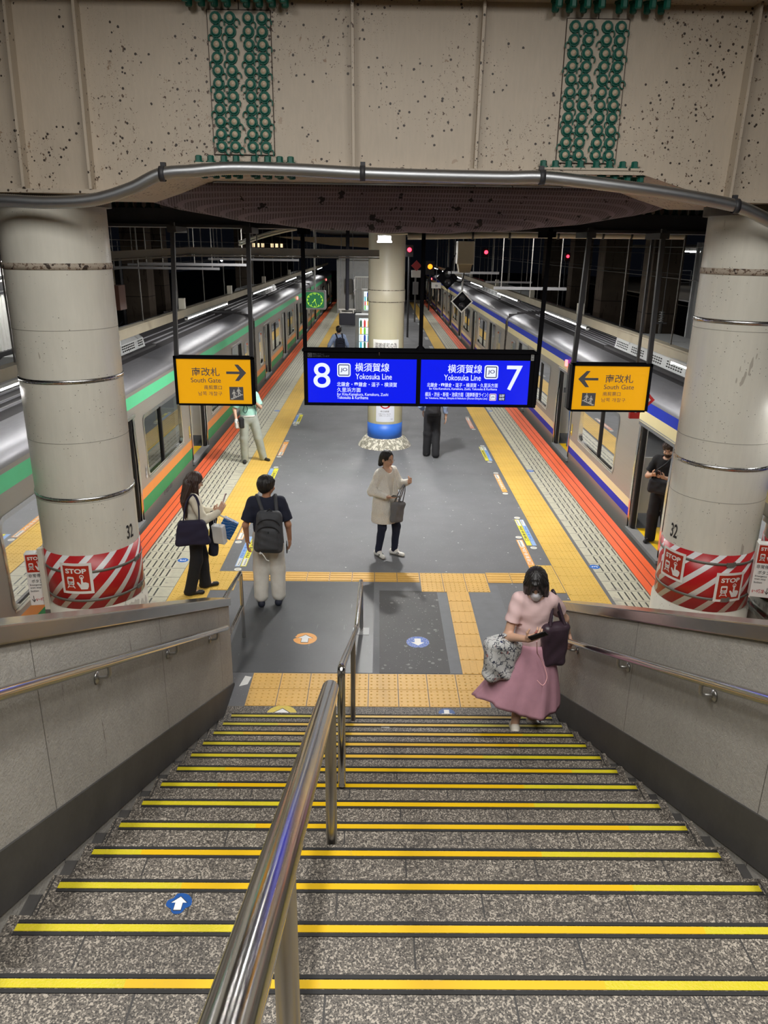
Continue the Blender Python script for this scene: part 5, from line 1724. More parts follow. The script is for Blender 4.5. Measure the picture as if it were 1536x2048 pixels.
tag(obj('end_line', b, M['palegrey']), 'pale line painted across the far end of the platform', 'floor line')

def vending(lab, x, y, h, hid):
    t = thing('vending_machine', lab, 'vending machine', (x, y, 0), 'vending machines behind the pillar')
    b = MB(); b.box(x - .55, x + .5, y, y + .75, 0, h)
    obj('cabinet', b, M['white'] if hid else M['palegrey'], t, bevel=.02)
    b = MB(); b.box(x - .40, x + .40, y - .012, y, .75, h - .12, 0)
    obj('display', b, emat('vend_glow', (.70, .92, .95), 1.3), t)
    cs = [hexc(60, 180, 200), hexc(120, 200, 60), hexc(40, 90, 60), hexc(240, 240, 240), hexc(220, 60, 60), hexc(40, 60, 160), hexc(240, 200, 60)]
    for r in range(4):
        for c in range(6):
            b = MB(); z = .80 + r * (h - .95) / 4; xx = x - .34 + c * .135
            b.lathe([(.036, 0), (.038, .1), (.036, .19), (.014, .22), (.014, .25), (.0005, .25)], (xx, y - .05, z), seg=8)
            obj('bottle', b, emat('bottle_glow', cs[(r * 3 + c * 2 + hid) % 7], .7), t)
        b = MB(); b.box(x - .40, x + .40, y - .09, y - .01, .775 + r * (h - .95) / 4, .795 + r * (h - .95) / 4); obj('shelf', b, M['white'], t)
vending('grey vending machine half hidden behind the blue footed pillar', -.27, 27.5, 1.95, 0)
vending('white vending machine farther behind the blue footed pillar', -.42, 45.0, 1.9, 1)

# signals and small lights
def lamp_dot(name, lab, x, y, z, r, col, st, pole=None):
    t = thing(name, lab, 'signal light', (x, y, z))
    b = MB(); b.lathe([(.0005, -.02), (r * .7, -.015), (r, 0), (r, .05)], (x, y, z), 'Y', 12)
    obj('lens', b, emat('signal_glow_' + str(len(bpy.data.materials)), col, st), t)
    b = MB(); b.box(x - r * 1.8, x + r * 1.8, y + .02, y + .2, z - r * 3.2, z + r * 2.2)
    if pole is not None: b.tube([(x, y + .3, pole), (x, y + .3, z)], .05, 8)
    obj('housing', b, M['dark'], t)
lamp_dot('signal', 'red signal light glowing beside the pillar top', 1.45, 38, 4.10, .10, (1, .02, .04), 9, 0)
lamp_dot('signal', 'red signal light glowing beside the white camera housing', 7.64, 57, 3.93, .13, (1, .02, .04), 9, -1)
lamp_dot('signal', 'red signal light glowing between dark viaduct columns', 9.0, 38, 3.9, .07, (1, .02, .04), 7, -1)
lamp_dot('signal', 'orange ring light far down the blue and cream train', 3.55, 55, 2.95, .17, (1, .22, .01), 3, 0)
b = MB(); b.box(1.9, 2.45, 46, 46.2, 2.55, 2.95, 0); b.box(2.0, 2.32, 46, 46.2, 1.6, 2.3, 1); b.tube([(2.16, 46.3, 0), (2.16, 46.3, 3.4)], .05, 8, 2)
b.prism([(2.18 + .3 * math.cos(a * PI / 2), 3.2 + .3 * math.sin(a * PI / 2)) for a in range(4)], 'Y', 46, 46.1, 3)
o = tag(obj('signal_post', b, [M['white'], M['grey'], M['dim'], M['red']]), 'far post with a red diamond, a white plate and a grey box', 'signal post')

# red edged diamond plate behind the amber sign
t = thing('caution_plate', 'white diamond plate with a red edge half hidden by an amber sign', 'sign', (3.15, 9.1, 2.53))
q = MB(); R = [(0, .215), (.215, 0), (0, -.215), (-.215, 0)]
flat(q, R[::-1], 0, 0); ring(q, R, [(p[0] * .78, p[1] * .78) for p in R], .0015, 1); put_text(q, '2', -.02, -.09, .17, None, 'c', .02, 2, .002)
stand(q, 3.15, 9.1, 2.53); obj('plate', q, [M['white'], M['red'], M['ink']], t)
b = MB(); b.prism([(3.15 + p[0] * .99, 2.53 + p[1] * .99) for p in R], 'Y', 9.103, 9.115); b.box(3.08, 3.20, 9.09, 9.14, 2.30, 2.37)
obj('back', b, M['red'], t)
b = MB(); b.bar((3.11, 9.135, 2.35), (3.11, 9.135, 4.42), .03, .03); obj('hanger_pole', b, M['dark'], t)

# ------------------------------------------------------------------ dark yard beyond the trains
CB = Mat('viaduct_concrete', hexc(112, 98, 84), .85); CB.var(.25, 1, 5).mix(CB.noise(5, 4, .7, (1, 1, .15)).gt(.6), hexc(84, 72, 62)); CB.mix((CB.z / 1.15).fr().lt(.02), hexc(40, 36, 32)); CB = CB.m
for k, (x, y, wd, lab) in enumerate(((9.1, 25.0, .95, 'dim viaduct column standing closest to the white lit platform'), (9.3, 31.0, 1.0, 'dim viaduct column behind the double insulators'), (11.0, 43, 1.0, 'dim viaduct column beside the red signal'), (12.5, 57, 1.1, 'brownish viaduct column nearest the white camera housing'),
                                     (-9.2, 30, .9, 'dim viaduct column beside the tall lit gap, over the mint striped train'), (-10.8, 38, 1.0, 'dim viaduct column in the middle of the dark yard'), (-8.2, 48, .9, 'dim viaduct column near the orange lit window cluster'))):
    b = MB(); b.box(x - wd / 2, x + wd / 2, y, y + wd, -1.15, 6.2)
    tag(obj('viaduct_column', b, CB), lab, 'column', 'viaduct columns in the yard')
b = MB(); b.box(4.6, 30, 10, 60, 6.2, 7.0); b.box(-30, -4.6, 10, 60, 6.2, 7.0)
tag(obj('ceiling_yard', b, M['dark']), 'dark deck above the yard', None, None, 'structure')
# catenary wires
for k, (x, z, lab) in enumerate(((-5.2, 3.75, 'contact wire over the green striped train'), (5.5, 3.75, 'contact wire over the blue and cream train'), (8.6, 3.6, 'contact wire over the empty track beyond the blue and cream train'), (-7.3, 3.6, 'contact wire over the empty track beyond the green striped train'))):
    b = MB(); b.tube([(x, 9, z), (x, 90, z)], .008, 5); b.tube([(x, 9, z + .55), (x, 90, z + .55)], .008, 5)
    for y in range(11, 60, 5): b.tube([(x, y, z), (x, y, z + .55)], .004, 4)
    tag(obj('catenary', b, M['dim']), lab, 'wire')
INS = simple('insulator', hexc(150, 150, 150), .3)
for k, (x, y, z, lab) in enumerate(((-3.95, 10.9, 4.15, 'upper pale insulator stack beside the column by the green striped train'), (7.4, 20.3, 2.46, 'pale insulator stack standing behind the lamp rail'), (7.3, 17.5, 2.62, 'pale insulator stack standing by the dim viaduct column'), (-7.4, 22, 3.05, 'pale insulator stack in the dark yard'))):
    t = thing('insulator', lab, 'insulator', (x, y, z))
    b = MB()
    pf = []
    for i in range(5): pf += [(.03, i * .06), (.085, i * .06 + .02), (.03, i * .06 + .04)]
    b.lathe(pf, (x, y, z), seg=14); obj('discs', b, INS, t)
    b = MB(); b.box(x - .14, x + .14, y - .03, y + .03, z - .04, z); b.tube([(x, y, z + .28), (x, y, 6.2)], .01, 6); obj('arm', b, M['grey'], t)
    if z < 3.5:
        b = MB(); b.tube([(x, y, -1.15), (x, y, z - .02)], .05, 8); obj('post', b, M['dim'], t)
# upright grey posts right of the amber sign
t = thing('trackside_post', 'pale grey post rising behind the amber sign by the blue and cream train', 'post', (4.6, 13.2, 0))
b = MB(); b.bar((4.93, 13.6, -1.15), (4.93, 13.6, 4.42), .07, .07); b.bar((5.05, 13.6, -1.15), (5.05, 13.6, 4.42), .09, .12); b.bar((5.05, 13.6, 3.3), (5.5, 13.6, 4.4), .06, .06)
b.xf(lambda p: p + Vector((2.30, 4.5, 0)))
obj('post', b, M['palegrey'], t)

# lit neighbouring platform
t = thing('far_platform', 'neighbouring lit platform far beyond the blue and cream train', 'platform', (26, 60, 0))
b = MB(); b.box(20.5, 36, 46, 100, .75, 1.0, 0); b.box(20.5, 21.0, 46, 100, .70, 1.005, 1); b.box(21.0, 36, 46, 100, -1.15, .75, 2)
obj('slab', b, [M['concrete'], M['offwhite'], M['dark']], t)
for x, y in ((26.4, 70.0), (22.9, 55.0)):
    b = MB(); b.tube([(x, y, 1.0), (x, y, 1.85)], .24, 14, 1); b.tube([(x, y, 1.85), (x, y, 4.2)], .21, 14, 0)
    o = tag(obj('platform_post', b, [M['white'], simple('post_orange', hexc(240, 140, 50), .45)]), 'white post with an orange foot on the far lit platform, %s of two' % ('farther' if y > 60 else 'closer'), 'post', 'orange footed posts')
b = MB(); b.box(20.5, 36, 46, 100, 4.4, 4.6)
obj('roof', b, M['dim'], t)
for x, y in ((28.2, 74), (25.0, 62), (23.4, 55.5)):
    l_ = thing('tube_lamp', 'lit tube lamp under the roof of the far platform', 'tube lamp', (x, y, 4.2), 'tube lamps of the far platform')
    b = MB(); b.box(x - .9, x + .9, y, y + .1, 4.2, 4.39); obj('fitting', b, M['white'], l_)
    b = MB(); b.tube([(x - .86, y + .05, 4.15), (x + .86, y + .05, 4.15)], .06, 8); obj('tube', b, emat('far_tube', (1, 1, 1), 22.0), l_)
t = thing('far_fence', 'thin grey fence on the far lit platform', 'fence', (27, 76, 1))
b = MB()
for x in (25.5, 27.0, 28.4, 30): b.tube([(x, 76, 1.0), (x, 76, 2.4)], .05, 6)
for z in (1.3, 2.4): b.tube([(25.5, 76, z), (30, 76, z)], .04, 6)
obj('rails', b, M['grey'], t)
b = MB(); b.box(25.9, 26.7, 75.85, 75.95, 1.8, 2.6); obj('notice', b, M['white'], t)

# lit ribbed wall at the far left, and other glimpses of the yard
t = thing('ribbed_cabin', 'brightly lit white ribbed cabin beyond the green striped train', 'cabin', (-9.2, 18, 0))
b = MB(); b.box(-9.8, -8.5, 15.2, 22, 1.9, 3.72)
for k in range(37): b.box(-8.5, -8.47, 15.2 + k * .18, 15.28 + k * .18, 1.9, 3.1)
obj('wall', b, M['white'], t)
b = MB(); b.box(-8.52, -8.46, 15.15, 22.05, 3.12, 3.16); b.box(-8.52, -8.46, 15.15, 22.05, 3.46, 3.50); b.box(-8.5, -8.47, 17.7, 17.95, 3.2, 3.38)
obj('trim', b, M['ink'], t)
b = MB(); b.box(-8.1, -7.95, 15.2, 20, 3.78, 3.84); obj('lamp', b, emat('cabin_lamp', (1, .98, .94), 30), t)
b = MB(); b.box(-8.5, -7.9, 15.0, 22.1, 3.86, 3.9); obj('canopy', b, M['dim'], t)
b = MB(); b.box(-9.9, -8.4, 15.1, 22.1, -1.15, 1.9); obj('base', b, M['dark'], t)
t = thing('wooden_box', 'brown equipment box hanging in the dark beside the column', 'box', (-5.28, 15.7, 2.9))
b = MB(); b.box(-5.45, -5.1, 15.5, 15.9, 2.98, 3.45); obj('box', b, M['wood'], t)
b = MB(); b.tube(smooth_path([(-5.4, 15.4, 6.18), (-5.4, 15.4, 3.5), (-5.38, 15.4, 2.9), (-5.2, 15.4, 2.68), (-5.05, 15.4, 2.78)], 6), .016, 6); b.tube([(-5.28, 15.7, 3.4), (-5.28, 15.7, 6.2)], .012, 6); obj('cable', b, M['black'], t)
b = MB(); b.box(-7.7, -6.1, 17.6, 17.72, 2.86, 3.05, 0); b.box(-6.35, -6.1, 17.5, 17.6, 2.55, 3.0, 1); b.box(-6.33, -6.12, 17.49, 17.5, 2.82, 2.92, 2)
tag(obj('trackside_plate', b, [M['dim'], M['white'], simple('plate_violet', hexc(160, 70, 150), .5)]), 'small white plate with a violet bar in the dark yard', 'plate')
WARM = emat('window_warm', (1.0, .72, .40), 1.6); COOL = emat('window_cool', (.75, .85, 1.0), 2.0)
t = thing('lit_building', 'distant building with orange lit windows beyond the yard', 'building', (-9.8, 78, 0))
b = MB(); b.box(-13.5, -9.0, 78, 84, -1.15, 9); obj('wall', b, M['dark'], t)
for k in range(9):
    for r in range(2):
        if (k * 5 + r * 3) % 4 == 0: continue
        b = MB(); b.box(-13.2 + k * .45, -12.95 + k * .45, 77.95, 78, 3.5 + r * .5, 3.85 + r * .5); obj('window', b, WARM, t)
b = MB(); b.box(-13.2, -12.2, 77.9, 78, 4.55, 4.62); obj('sign_strip', b, emat('strip_red', (1, .12, .08), 1.5), t)
for k, (x, y, z, r, m_, lab) in enumerate(((-8.6, 50, 3.4, .11, COOL, 'white light point above the lamp rail of the green striped train'), (-8.5, 49, 2.75, .08, COOL, 'lower white light point above the lamp rail'), (-15.5, 55, 2.9, .12, WARM, 'warm light point deep in the yard'), (-11.8, 60, 3.1, .10, COOL, 'cool light point deep in the yard'),
                                          (12.5, 50, 3.7, .07, COOL, 'pale light point beside the insulator rings'), (21.5, 60, 3.4, .09, WARM, 'warm light point beyond the far platform'), (19.5, 64, 3.2, .12, WARM, 'second warm light point beyond the far platform'))):
    t = thing('yard_light', lab, 'light', (x, y, z))
    b = MB(); b.lathe([(.0005, -r), (r * .7, -r * .7), (r, 0), (r * .7, r * .7), (.0005, r)], (x, y, z), seg=10); obj('bulb', b, emat('yard_glow_%d' % k, (1, .85, .6) if m_ is WARM else (.9, .95, 1), 18), t)
    b = MB(); b.tube([(x, y + r + .03, -1.15), (x, y + r + .03, z + .1)], .03, 6); obj('mast', b, M['dark'], t)
t = thing('lit_gap', 'tall dim cream panel lit between the dark yard columns', 'panel', (-12.0, 33, 0))
for x, wd, z0, z1 in ((-12.6, .5, 2.1, 3.6), (-11.2, .35, 2.2, 3.4)):
    b = MB(); b.box(x - wd / 2, x + wd / 2, 33, 33.2, z0, z1); obj('panel', b, simple('panel_cream', hexc(206, 190, 150), .7), t)
b = MB(); b.box(-13.2, -10.8, 33.2, 33.5, -1.15, 3.8); obj('wall', b, M['dark'], t)
b = MB(); b.box(-12.7, -12.2, 32.8, 32.85, 3.7, 3.74); obj('lamp', b, emat('gap_lamp', (1, .85, .6), 25), t)
# ------------------------------------------------------------------ people (distance fields meshed into smooth single surfaces)
def rotm(yaw=0.0, pitch=0.0, roll=0.0):
    """head-style rotation: yaw left about z, pitch down about x, roll about y"""
    return np.array((Matrix.Rotation(yaw, 3, 'Z') @ Matrix.Rotation(-pitch, 3, 'X') @ Matrix.Rotation(roll, 3, 'Y')))
class F:
    def __init__(s, lo, hi, h):
        s.lo = np.array(lo, np.float32); s.h = h
        s.n = np.ceil((np.array(hi) - s.lo) / h).astype(int) + 1
        s.d = np.full(s.n, 0.5, np.float32)
    def slab(s, lo, hi):
        a = np.maximum(0, np.floor((np.array(lo) - s.lo) / s.h).astype(int))
        b = np.minimum(s.n, np.ceil((np.array(hi) - s.lo) / s.h).astype(int) + 1)
        if np.any(b <= a): return None
        ax = [s.lo[i] + s.h * np.arange(a[i], b[i], dtype=np.float32) for i in range(3)]
        sl = tuple(slice(a[i], b[i]) for i in range(3))
        return sl, ax[0][:, None, None], ax[1][None, :, None], ax[2][None, None, :]
    def mixin(s, sl, new, k, sub=False):
        old = s.d[sl]
        if sub:
            h_ = np.maximum(k - np.abs(old + new), 0) / max(k, 1e-6)
            s.d[sl] = np.maximum(old, -new) + h_ * h_ * k * 0.25
        else:
            h_ = np.maximum(k - np.abs(old - new), 0) / max(k, 1e-6)
            s.d[sl] = np.minimum(old, new) - h_ * h_ * k * 0.25
    def cap(s, a, b, ra, rb=None, k=0.02, flat=None, sub=False):
        rb = ra if rb is None else rb
        a, b = np.array(a, np.float32), np.array(b, np.float32)
        m = max(ra, rb) + k + 2 * s.h
        q = s.slab(np.minimum(a, b) - m, np.maximum(a, b) + m)
        if q is None: return s
        sl, x, y, z = q
        ab = b - a; L = float(ab @ ab) + 1e-9
        t = np.clip(((x - a[0]) * ab[0] + (y - a[1]) * ab[1] + (z - a[2]) * ab[2]) / L, 0, 1)
        dx, dy, dz = x - a[0] - t * ab[0], y - a[1] - t * ab[1], z - a[2] - t * ab[2]
        d2 = dx * dx + dy * dy + dz * dz
        if flat is not None:
            u, f = np.array(flat[0], np.float32), flat[1]
            u = u / np.linalg.norm(u)
            c = dx * u[0] + dy * u[1] + dz * u[2]
            d2 = d2 + c * c * (f * f - 1)
        s.mixin(sl, np.sqrt(d2) - (ra + (rb - ra) * t), k, sub)
        return s
    def ell(s, c, r, k=0.02, R=None, sub=False):
        c = np.array(c, np.float32); r = np.array(r, np.float32)
        m = float(r.max()) + k + 2 * s.h
        q = s.slab(c - m, c + m)
        if q is None: return s
        sl, x, y, z = q
        x, y, z = x - c[0], y - c[1], z - c[2]
        if R is not None:
            x, y, z = (R[0][i] * x + R[1][i] * y + R[2][i] * z for i in range(3))
        p = np.sqrt((x / r[0]) ** 2 + (y / r[1]) ** 2 + (z / r[2]) ** 2)
        g = np.sqrt((x / r[0] ** 2) ** 2 + (y / r[1] ** 2) ** 2 + (z / r[2] ** 2) ** 2)
        s.mixin(sl, p * (p - 1) / np.maximum(g, 1e-6), k, sub)
        return s
    def box(s, c, hf, r, k=0.01, R=None, taper=0.0, sub=False):
        c = np.array(c, np.float32); hf = np.array(hf, np.float32)
        m = float(np.linalg.norm(hf)) + r + k + 2 * s.h
        q = s.slab(c - m, c + m)
        if q is None: return s
        sl, x, y, z = q
        x, y, z = x - c[0], y - c[1], z - c[2]
        if R is not None:
            x, y, z = (R[0][i] * x + R[1][i] * y + R[2][i] * z for i in range(3))
        if taper:
            f = 1 + taper * z / hf[2]
            x, y = x / f, y / f
        qx, qy, qz = np.abs(x) - hf[0] + r, np.abs(y) - hf[1] + r, np.abs(z) - hf[2] + r
        d = np.sqrt(np.maximum(qx, 0) ** 2 + np.maximum(qy, 0) ** 2 + np.maximum(qz, 0) ** 2) + np.minimum(np.maximum(np.maximum(qx, qy), qz), 0) - r
        s.mixin(sl, d, k, sub)
        return s
    def cut(s, p, n, k=0.004):
        """remove the side the normal points to"""
        sl, x, y, z = s.slab(s.lo, s.lo + s.n * s.h)
        n = np.array(n, np.float32); n = n / np.linalg.norm(n)
        d = (x - p[0]) * n[0] + (y - p[1]) * n[1] + (z - p[2]) * n[2]
        s.d = np.maximum(s.d, d)
        return s
    def wrinkle(s, amp, f=(20, 20, 30), ph=0.0):
        sl, x, y, z = s.slab(s.lo, s.lo + s.n * s.h)
        w_ = np.sin(f[0] * x + 7 * np.sin(5 * z + ph) + ph) * np.sin(f[2] * z + 3 * np.sin(9 * x + 6 * y) + 2 * ph) + 0.6 * np.sin(f[1] * y + f[2] * 1.7 * z + 4 * np.sin(11 * x) + ph)
        s.d = s.d + np.float32(amp) * w_.astype(np.float32)
        return s
    def strands(s, piv, R, amp, n):
        sl, x, y, z = s.slab(s.lo, s.lo + s.n * s.h)
        x, y, z = x - piv[0], y - piv[1], z - piv[2]
        lx = R[0][0] * x + R[1][0] * y + R[2][0] * z; ly = R[0][1] * x + R[1][1] * y + R[2][1] * z; lz = R[0][2] * x + R[1][2] * y + R[2][2] * z
        a = np.arctan2(ly + .02, lx)
        s.d = s.d + np.float32(amp) * (np.sin(n * a + 30 * lz) * .6 + np.sin(n * 2.3 * a - 22 * lz + 1)).astype(np.float32)
        return s
    def mesh(s):
        d = s.d; h = s.h
        neg = d < 0
        c = np.zeros(s.n - 1, np.int8)
        for i in (0, 1):
            for j in (0, 1):
                for k in (0, 1):
                    c += neg[i:s.n[0] - 1 + i, j:s.n[1] - 1 + j, k:s.n[2] - 1 + k]
        I, J, K = np.nonzero((c > 0) & (c < 8))
        val = {}
        for i in (0, 1):
            for j in (0, 1):
                for k in (0, 1): val[i, j, k] = d[I + i, J + j, K + k]
        acc = np.zeros((len(I), 3), np.float32); cnt = np.zeros(len(I), np.float32)
        cor = list(val)
        for a in cor:
            for ax in range(3):
                if a[ax] == 1: continue
                b = list(a); b[ax] = 1; b = tuple(b)
                va, vb = val[a], val[b]
                m = (va < 0) != (vb < 0)
                t = np.where(m, va / np.where(m, va - vb, 1), 0)
                for q in range(3):
                    acc[:, q] += np.where(m, a[q] + (t if q == ax else 0), 0)
                cnt += m
        P = acc / cnt[:, None] + np.stack([I, J, K], 1)
        vid = np.full(s.n - 1, -1, np.int32); vid[I, J, K] = np.arange(len(I))
        V = s.lo + P * h
        quads = []
        for ax in range(3):
            a1, a2 = (ax + 1) % 3, (ax + 2) % 3
            A = [slice(None)] * 3; B = [slice(None)] * 3
            A[ax] = slice(0, -1); B[ax] = slice(1, None)
            na, nb = neg[tuple(A)], neg[tuple(B)]
            for flip in (False, True):
                m = (na & ~nb) if not flip else (~na & nb)
                E = np.array(np.nonzero(m))
                ok = np.ones(E.shape[1], bool)
                for q in (a1, a2): ok &= (E[q] > 0) & (E[q] < s.n[q] - 1)
                E = E[:, ok]
                def cell(o1, o2):
                    e = E.copy(); e[a1] -= o1; e[a2] -= o2
                    return vid[e[0], e[1], e[2]]
                Q = np.stack([cell(1, 1), cell(0, 1), cell(0, 0), cell(1, 0)], 1)
                if flip: Q = Q[:, ::-1]
                quads.append(Q)
        Q = np.concatenate(quads)
        return V, Q[(Q >= 0).all(1)]

def fobj(name, f, mats, parent, sc=1.0, matfn=None):
    V, Q = f.mesh()
    me = bpy.data.meshes.new(name)
    V = V * sc
    me.vertices.add(len(V)); me.vertices.foreach_set('co', V.astype(np.float32).ravel())
    me.loops.add(len(Q) * 4); me.loops.foreach_set('vertex_index', Q.astype(np.int32).ravel())
    me.polygons.add(len(Q)); me.polygons.foreach_set('loop_start', np.arange(0, len(Q) * 4, 4, dtype=np.int32))
    mats = mats if isinstance(mats, (list, tuple)) else [mats]
    for m_ in mats: me.materials.append(m_)
    if matfn is not None:
        C = V[Q].mean(1) / sc
        me.polygons.foreach_set('material_index', matfn(C).astype(np.int32))
    me.polygons.foreach_set('use_smooth', np.ones(len(Q), bool))
    me.update(); me.validate()
    o = bpy.data.objects.new(name, me); COL.objects.link(o)
    if parent is not None:
        o.parent = parent; WL[o.name] = WL[parent.name]
    return o

def skinmat(name, c):
    m = Mat(name, c, 0.5); m.var(.06, 9); m.p.inputs['Subsurface Weight'].default_value = 0.08; m.p.inputs['Subsurface Radius'].default_value = (.01, .004, .002)
    return m.m
SK1 = skinmat('skin_fair', hexc(214, 172, 146)); SK2 = skinmat('skin_tan', hexc(186, 136, 106))
LIP = simple('lips', hexc(176, 104, 96), .45, 0, 0)
def cloth(name, c, wv=160, var=.10, rough=.85, metal=0):
    m = Mat(name, c, rough, metal); m.var(var, 7, 4); m.bump(m.noise(wv, 2), .15, .003)
    return m.m
def hairm(name, c):
    m = Mat(name, c, .42); m.var(.3, 60, 3, (1, 1, .12)); m.bump(m.noise(150, 3, .6, (1, 1, .06)), .5, .004)
    return m.m
HBK = hairm('hair_black', hexc(26, 23, 23)); HBR = hairm('hair_brown', hexc(58, 40, 34)); HGR = hairm('hair_grey', hexc(120, 116, 112))
EYEW = simple('eye_white', hexc(226, 222, 216), .25, 0, 0); EYED = simple('eye_dark', (.012, .01, .01), .2, 0, 0)
NAVY = cloth('cloth_navy', hexc(30, 34, 52)); BLK = cloth('cloth_black', hexc(26, 26, 30)); BLKB = cloth('bag_black', hexc(28, 28, 32), 90, .15, .7)
WHT = cloth('cloth_white', hexc(222, 219, 210)); CRM = cloth('cloth_cream', hexc(232, 226, 206)); DNM = cloth('denim_dark', hexc(26, 32, 54), 260)
LBL = cloth('cloth_lightblue', hexc(160, 180, 216)); MINT = cloth('cloth_mint', hexc(170, 222, 206)); GRT = cloth('cloth_greygreen', hexc(164, 170, 160))
JNS = cloth('denim_blue', hexc(70, 96, 136), 260)
def knit():
    m = Mat('cloth_knit', hexc(230, 226, 216), .9); m.var(.06, 6)
    hole = (m.voro(62.0, 'Distance', (1, 1, 1)).lt(.21))
    m.mix(hole, hexc(196, 192, 184)); m.bump(m.voro(62.0), .6, .006)
    return m.m
KNIT = knit()
SHOEB = cloth('shoe_black', hexc(22, 22, 26), 200, .1, .5); SHOEN = cloth('shoe_navy', hexc(32, 38, 54), 200, .1, .7); SHOEW = cloth('shoe_white', hexc(232, 230, 224), 200, .05, .6)
SOLE = simple('sole_gum', hexc(190, 176, 148), .7, 0, .05)

D0 = dict(hipz=.915, hipx=.085, sh=.172, shz=1.375, headc=(0, .012, 1.572), neck=(0, -.005, 1.40))
def person(name_label, loc, heading, height, sp, group=None):
    """sp: joints and clothing in a 1.70 m frame; x = person's right, y = forward"""
    sc = height / 1.70
    t = thing('person', name_label, 'person', loc, group, heading - PI / 2)
    h = sp.get('h', .0048)
    J = dict(rk=(.095, .03, .49), ra=(.10, -.02, .085), lk=(-.095, .03, .49), la=(-.10, -.02, .085), re=(.225, -.02, 1.09), rw=(.235, .07, .86), le=(-.225, -.02, 1.09), lw=(-.235, .07, .86),
             rft=None, lft=None, hip=(0, 0, .915), ch=(0, 0, 1.30), hyaw=0., hpitch=0., hroll=0., rh=((0, .1, -1), (-1, 0, 0), .25), lh=((0, .1, -1), (1, 0, 0), .25), sh=.158, slim=1.0)
    J.update(sp)
    V = lambda p: np.array(p, np.float64)
    hip, ch = V(J['hip']), V(J['ch'])
    up = (ch - hip) / np.linalg.norm(ch - hip)
    sl = J['slim']
    shc = ch + up * .075
    rs, ls = shc + V((J['sh'], 0, 0)), shc - V((J['sh'], 0, 0))
    rh_, lh_ = hip + V((.085, 0, 0)), hip - V((.085, 0, 0))
    nb = ch + up * .115
    Rh = rotm(J['hyaw'], J['hpitch'], J['hroll'])
    piv = nb + V((0, .0, .075))
    HP = lambda p: piv + Rh @ V(p)          # head-local, pivot at the skull base
    hc = HP((0, .022, .095))
    lo, hi = V((-.62, -.55, -.03)), V((.62, .62, 1.86))
    pts = np.array([J[k] for k in ('rk', 'ra', 'lk', 'la', 're', 'rw', 'le', 'lw')] + [hip, ch, hc])
    lo = np.minimum(pts.min(0) - .26, (-.3, -.25, 0)); lo[2] = min(pts[:, 2].min() - .13, -.02)
    hi = np.maximum(pts.max(0) + .26, (.3, .3, 1.2)); hi[2] = hc[2] + .16
    yax = (0, 1, 0)
    # ---------------- body
    f = F(lo, hi, h)
    f.cap(hip + V((0, .0, .02)), hip + up * .17, .142 * sl, .122 * sl, .05, (yax, 1.32))
    f.cap(hip + up * .17, ch - up * .02, .122 * sl, .142 * sl, .05, (yax, 1.38))
    f.cap(ls + V((.05, 0, -.01)), rs - V((.05, 0, .01)), .062, .062, .06)
    f.cap(nb - up * .06, HP((0, .0, .03)), .056, .047, .03)
    q_ = .84 if 'pants' in sp else 1.0
    for hp, kn, an, ft, sg in ((rh_, V(J['rk']), V(J['ra']), J['rft'], 1), (lh_, V(J['lk']), V(J['la']), J['lft'], -1)):
        f.cap(hp, kn, .086 * sl * q_, .056 * q_, .04); f.cap(kn, an, .055 * q_, .036, .03)
        mid = kn * .68 + an * .32 + V((0, -.018, 0)); f.ell(mid, (.048 * q_, .05 * q_, .11), .03)
        fd = V(ft if ft is not None else (sg * .12, 1, 0)); fd = fd / np.linalg.norm(fd)
        f.cap(an + V((0, 0, -.035)), an + fd * .135 + V((0, 0, -.055)), .036, .028, .03)
    for s_, e_, w_, (dv, nv, cu), sg in ((rs, V(J['re']), V(J['rw']), J['rh'], 1), (ls, V(J['le']), V(J['lw']), J['lh'], -1)):
        f.cap(s_, e_, .046, .037, .035); f.cap(e_, w_, .039, .026, .025)
        dv = V(dv); dv /= np.linalg.norm(dv); nv = V(nv); nv = nv - dv * (nv @ dv); nv /= np.linalg.norm(nv)
        th = np.cross(dv, nv) * (1 if sg > 0 else -1)     # towards the thumb
        Rm = np.stack([th, dv, nv], 1)
        f.box(w_ + dv * .05, (.040, .048, .014), .013, .02, Rm)
        for i, (of, ln) in enumerate(((.031, .068), (.0105, .077), (-.0105, .072), (-.031, .056))):
            p = w_ + dv * .092 + th * of
            ang = cu * .6
            for q, fr in enumerate((.42, .32, .26)):
                d_ = dv * math.cos(ang) + nv * math.sin(ang)
                d_ = d_ + th * of * 1.6; d_ /= np.linalg.norm(d_)
                p2 = p + d_ * ln * fr * 1.1
                f.cap(p, p2, .0088 - q * .0007, .0082 - q * .0007, .006)
                p = p2; ang += cu
        p = w_ + dv * .028 + th * .034
        d1 = dv * .62 + th * .66 + nv * (.25 + .3 * cu); d1 /= np.linalg.norm(d1)
        p2 = p + d1 * .042
        d2 = dv * .86 + th * .2 + nv * (.25 + .5 * cu); d2 /= np.linalg.norm(d2)
        f.cap(p, p2, .0125, .0105, .012); f.cap(p2, p2 + d2 * .032, .0105, .0085, .006)
    # head
    f.ell(HP((0, .012, .115)), (.074, .092, .098), .02, Rh)
    f.ell(HP((0, .045, .045)), (.054, .058, .062), .035, Rh)
    f.ell(HP((0, .082, .012)), (.022, .018, .016), .02, Rh)                      # chin
    for sg in (-1, 1):
        f.ell(HP((sg * .033, .101, .082)), (.020, .016, .013), .014, Rh, True)   # eye socket
        f.ell(HP((sg * .076, .0, .075)), (.011, .021, .032), .008, Rh)           # ear
        f.ell(HP((sg * .040, .078, .055)), (.022, .018, .018), .02, Rh)          # cheek
        f.ell(HP((sg * .033, .0915, .0815)), (.0125, .0095, .0085), .004, Rh)    # lids
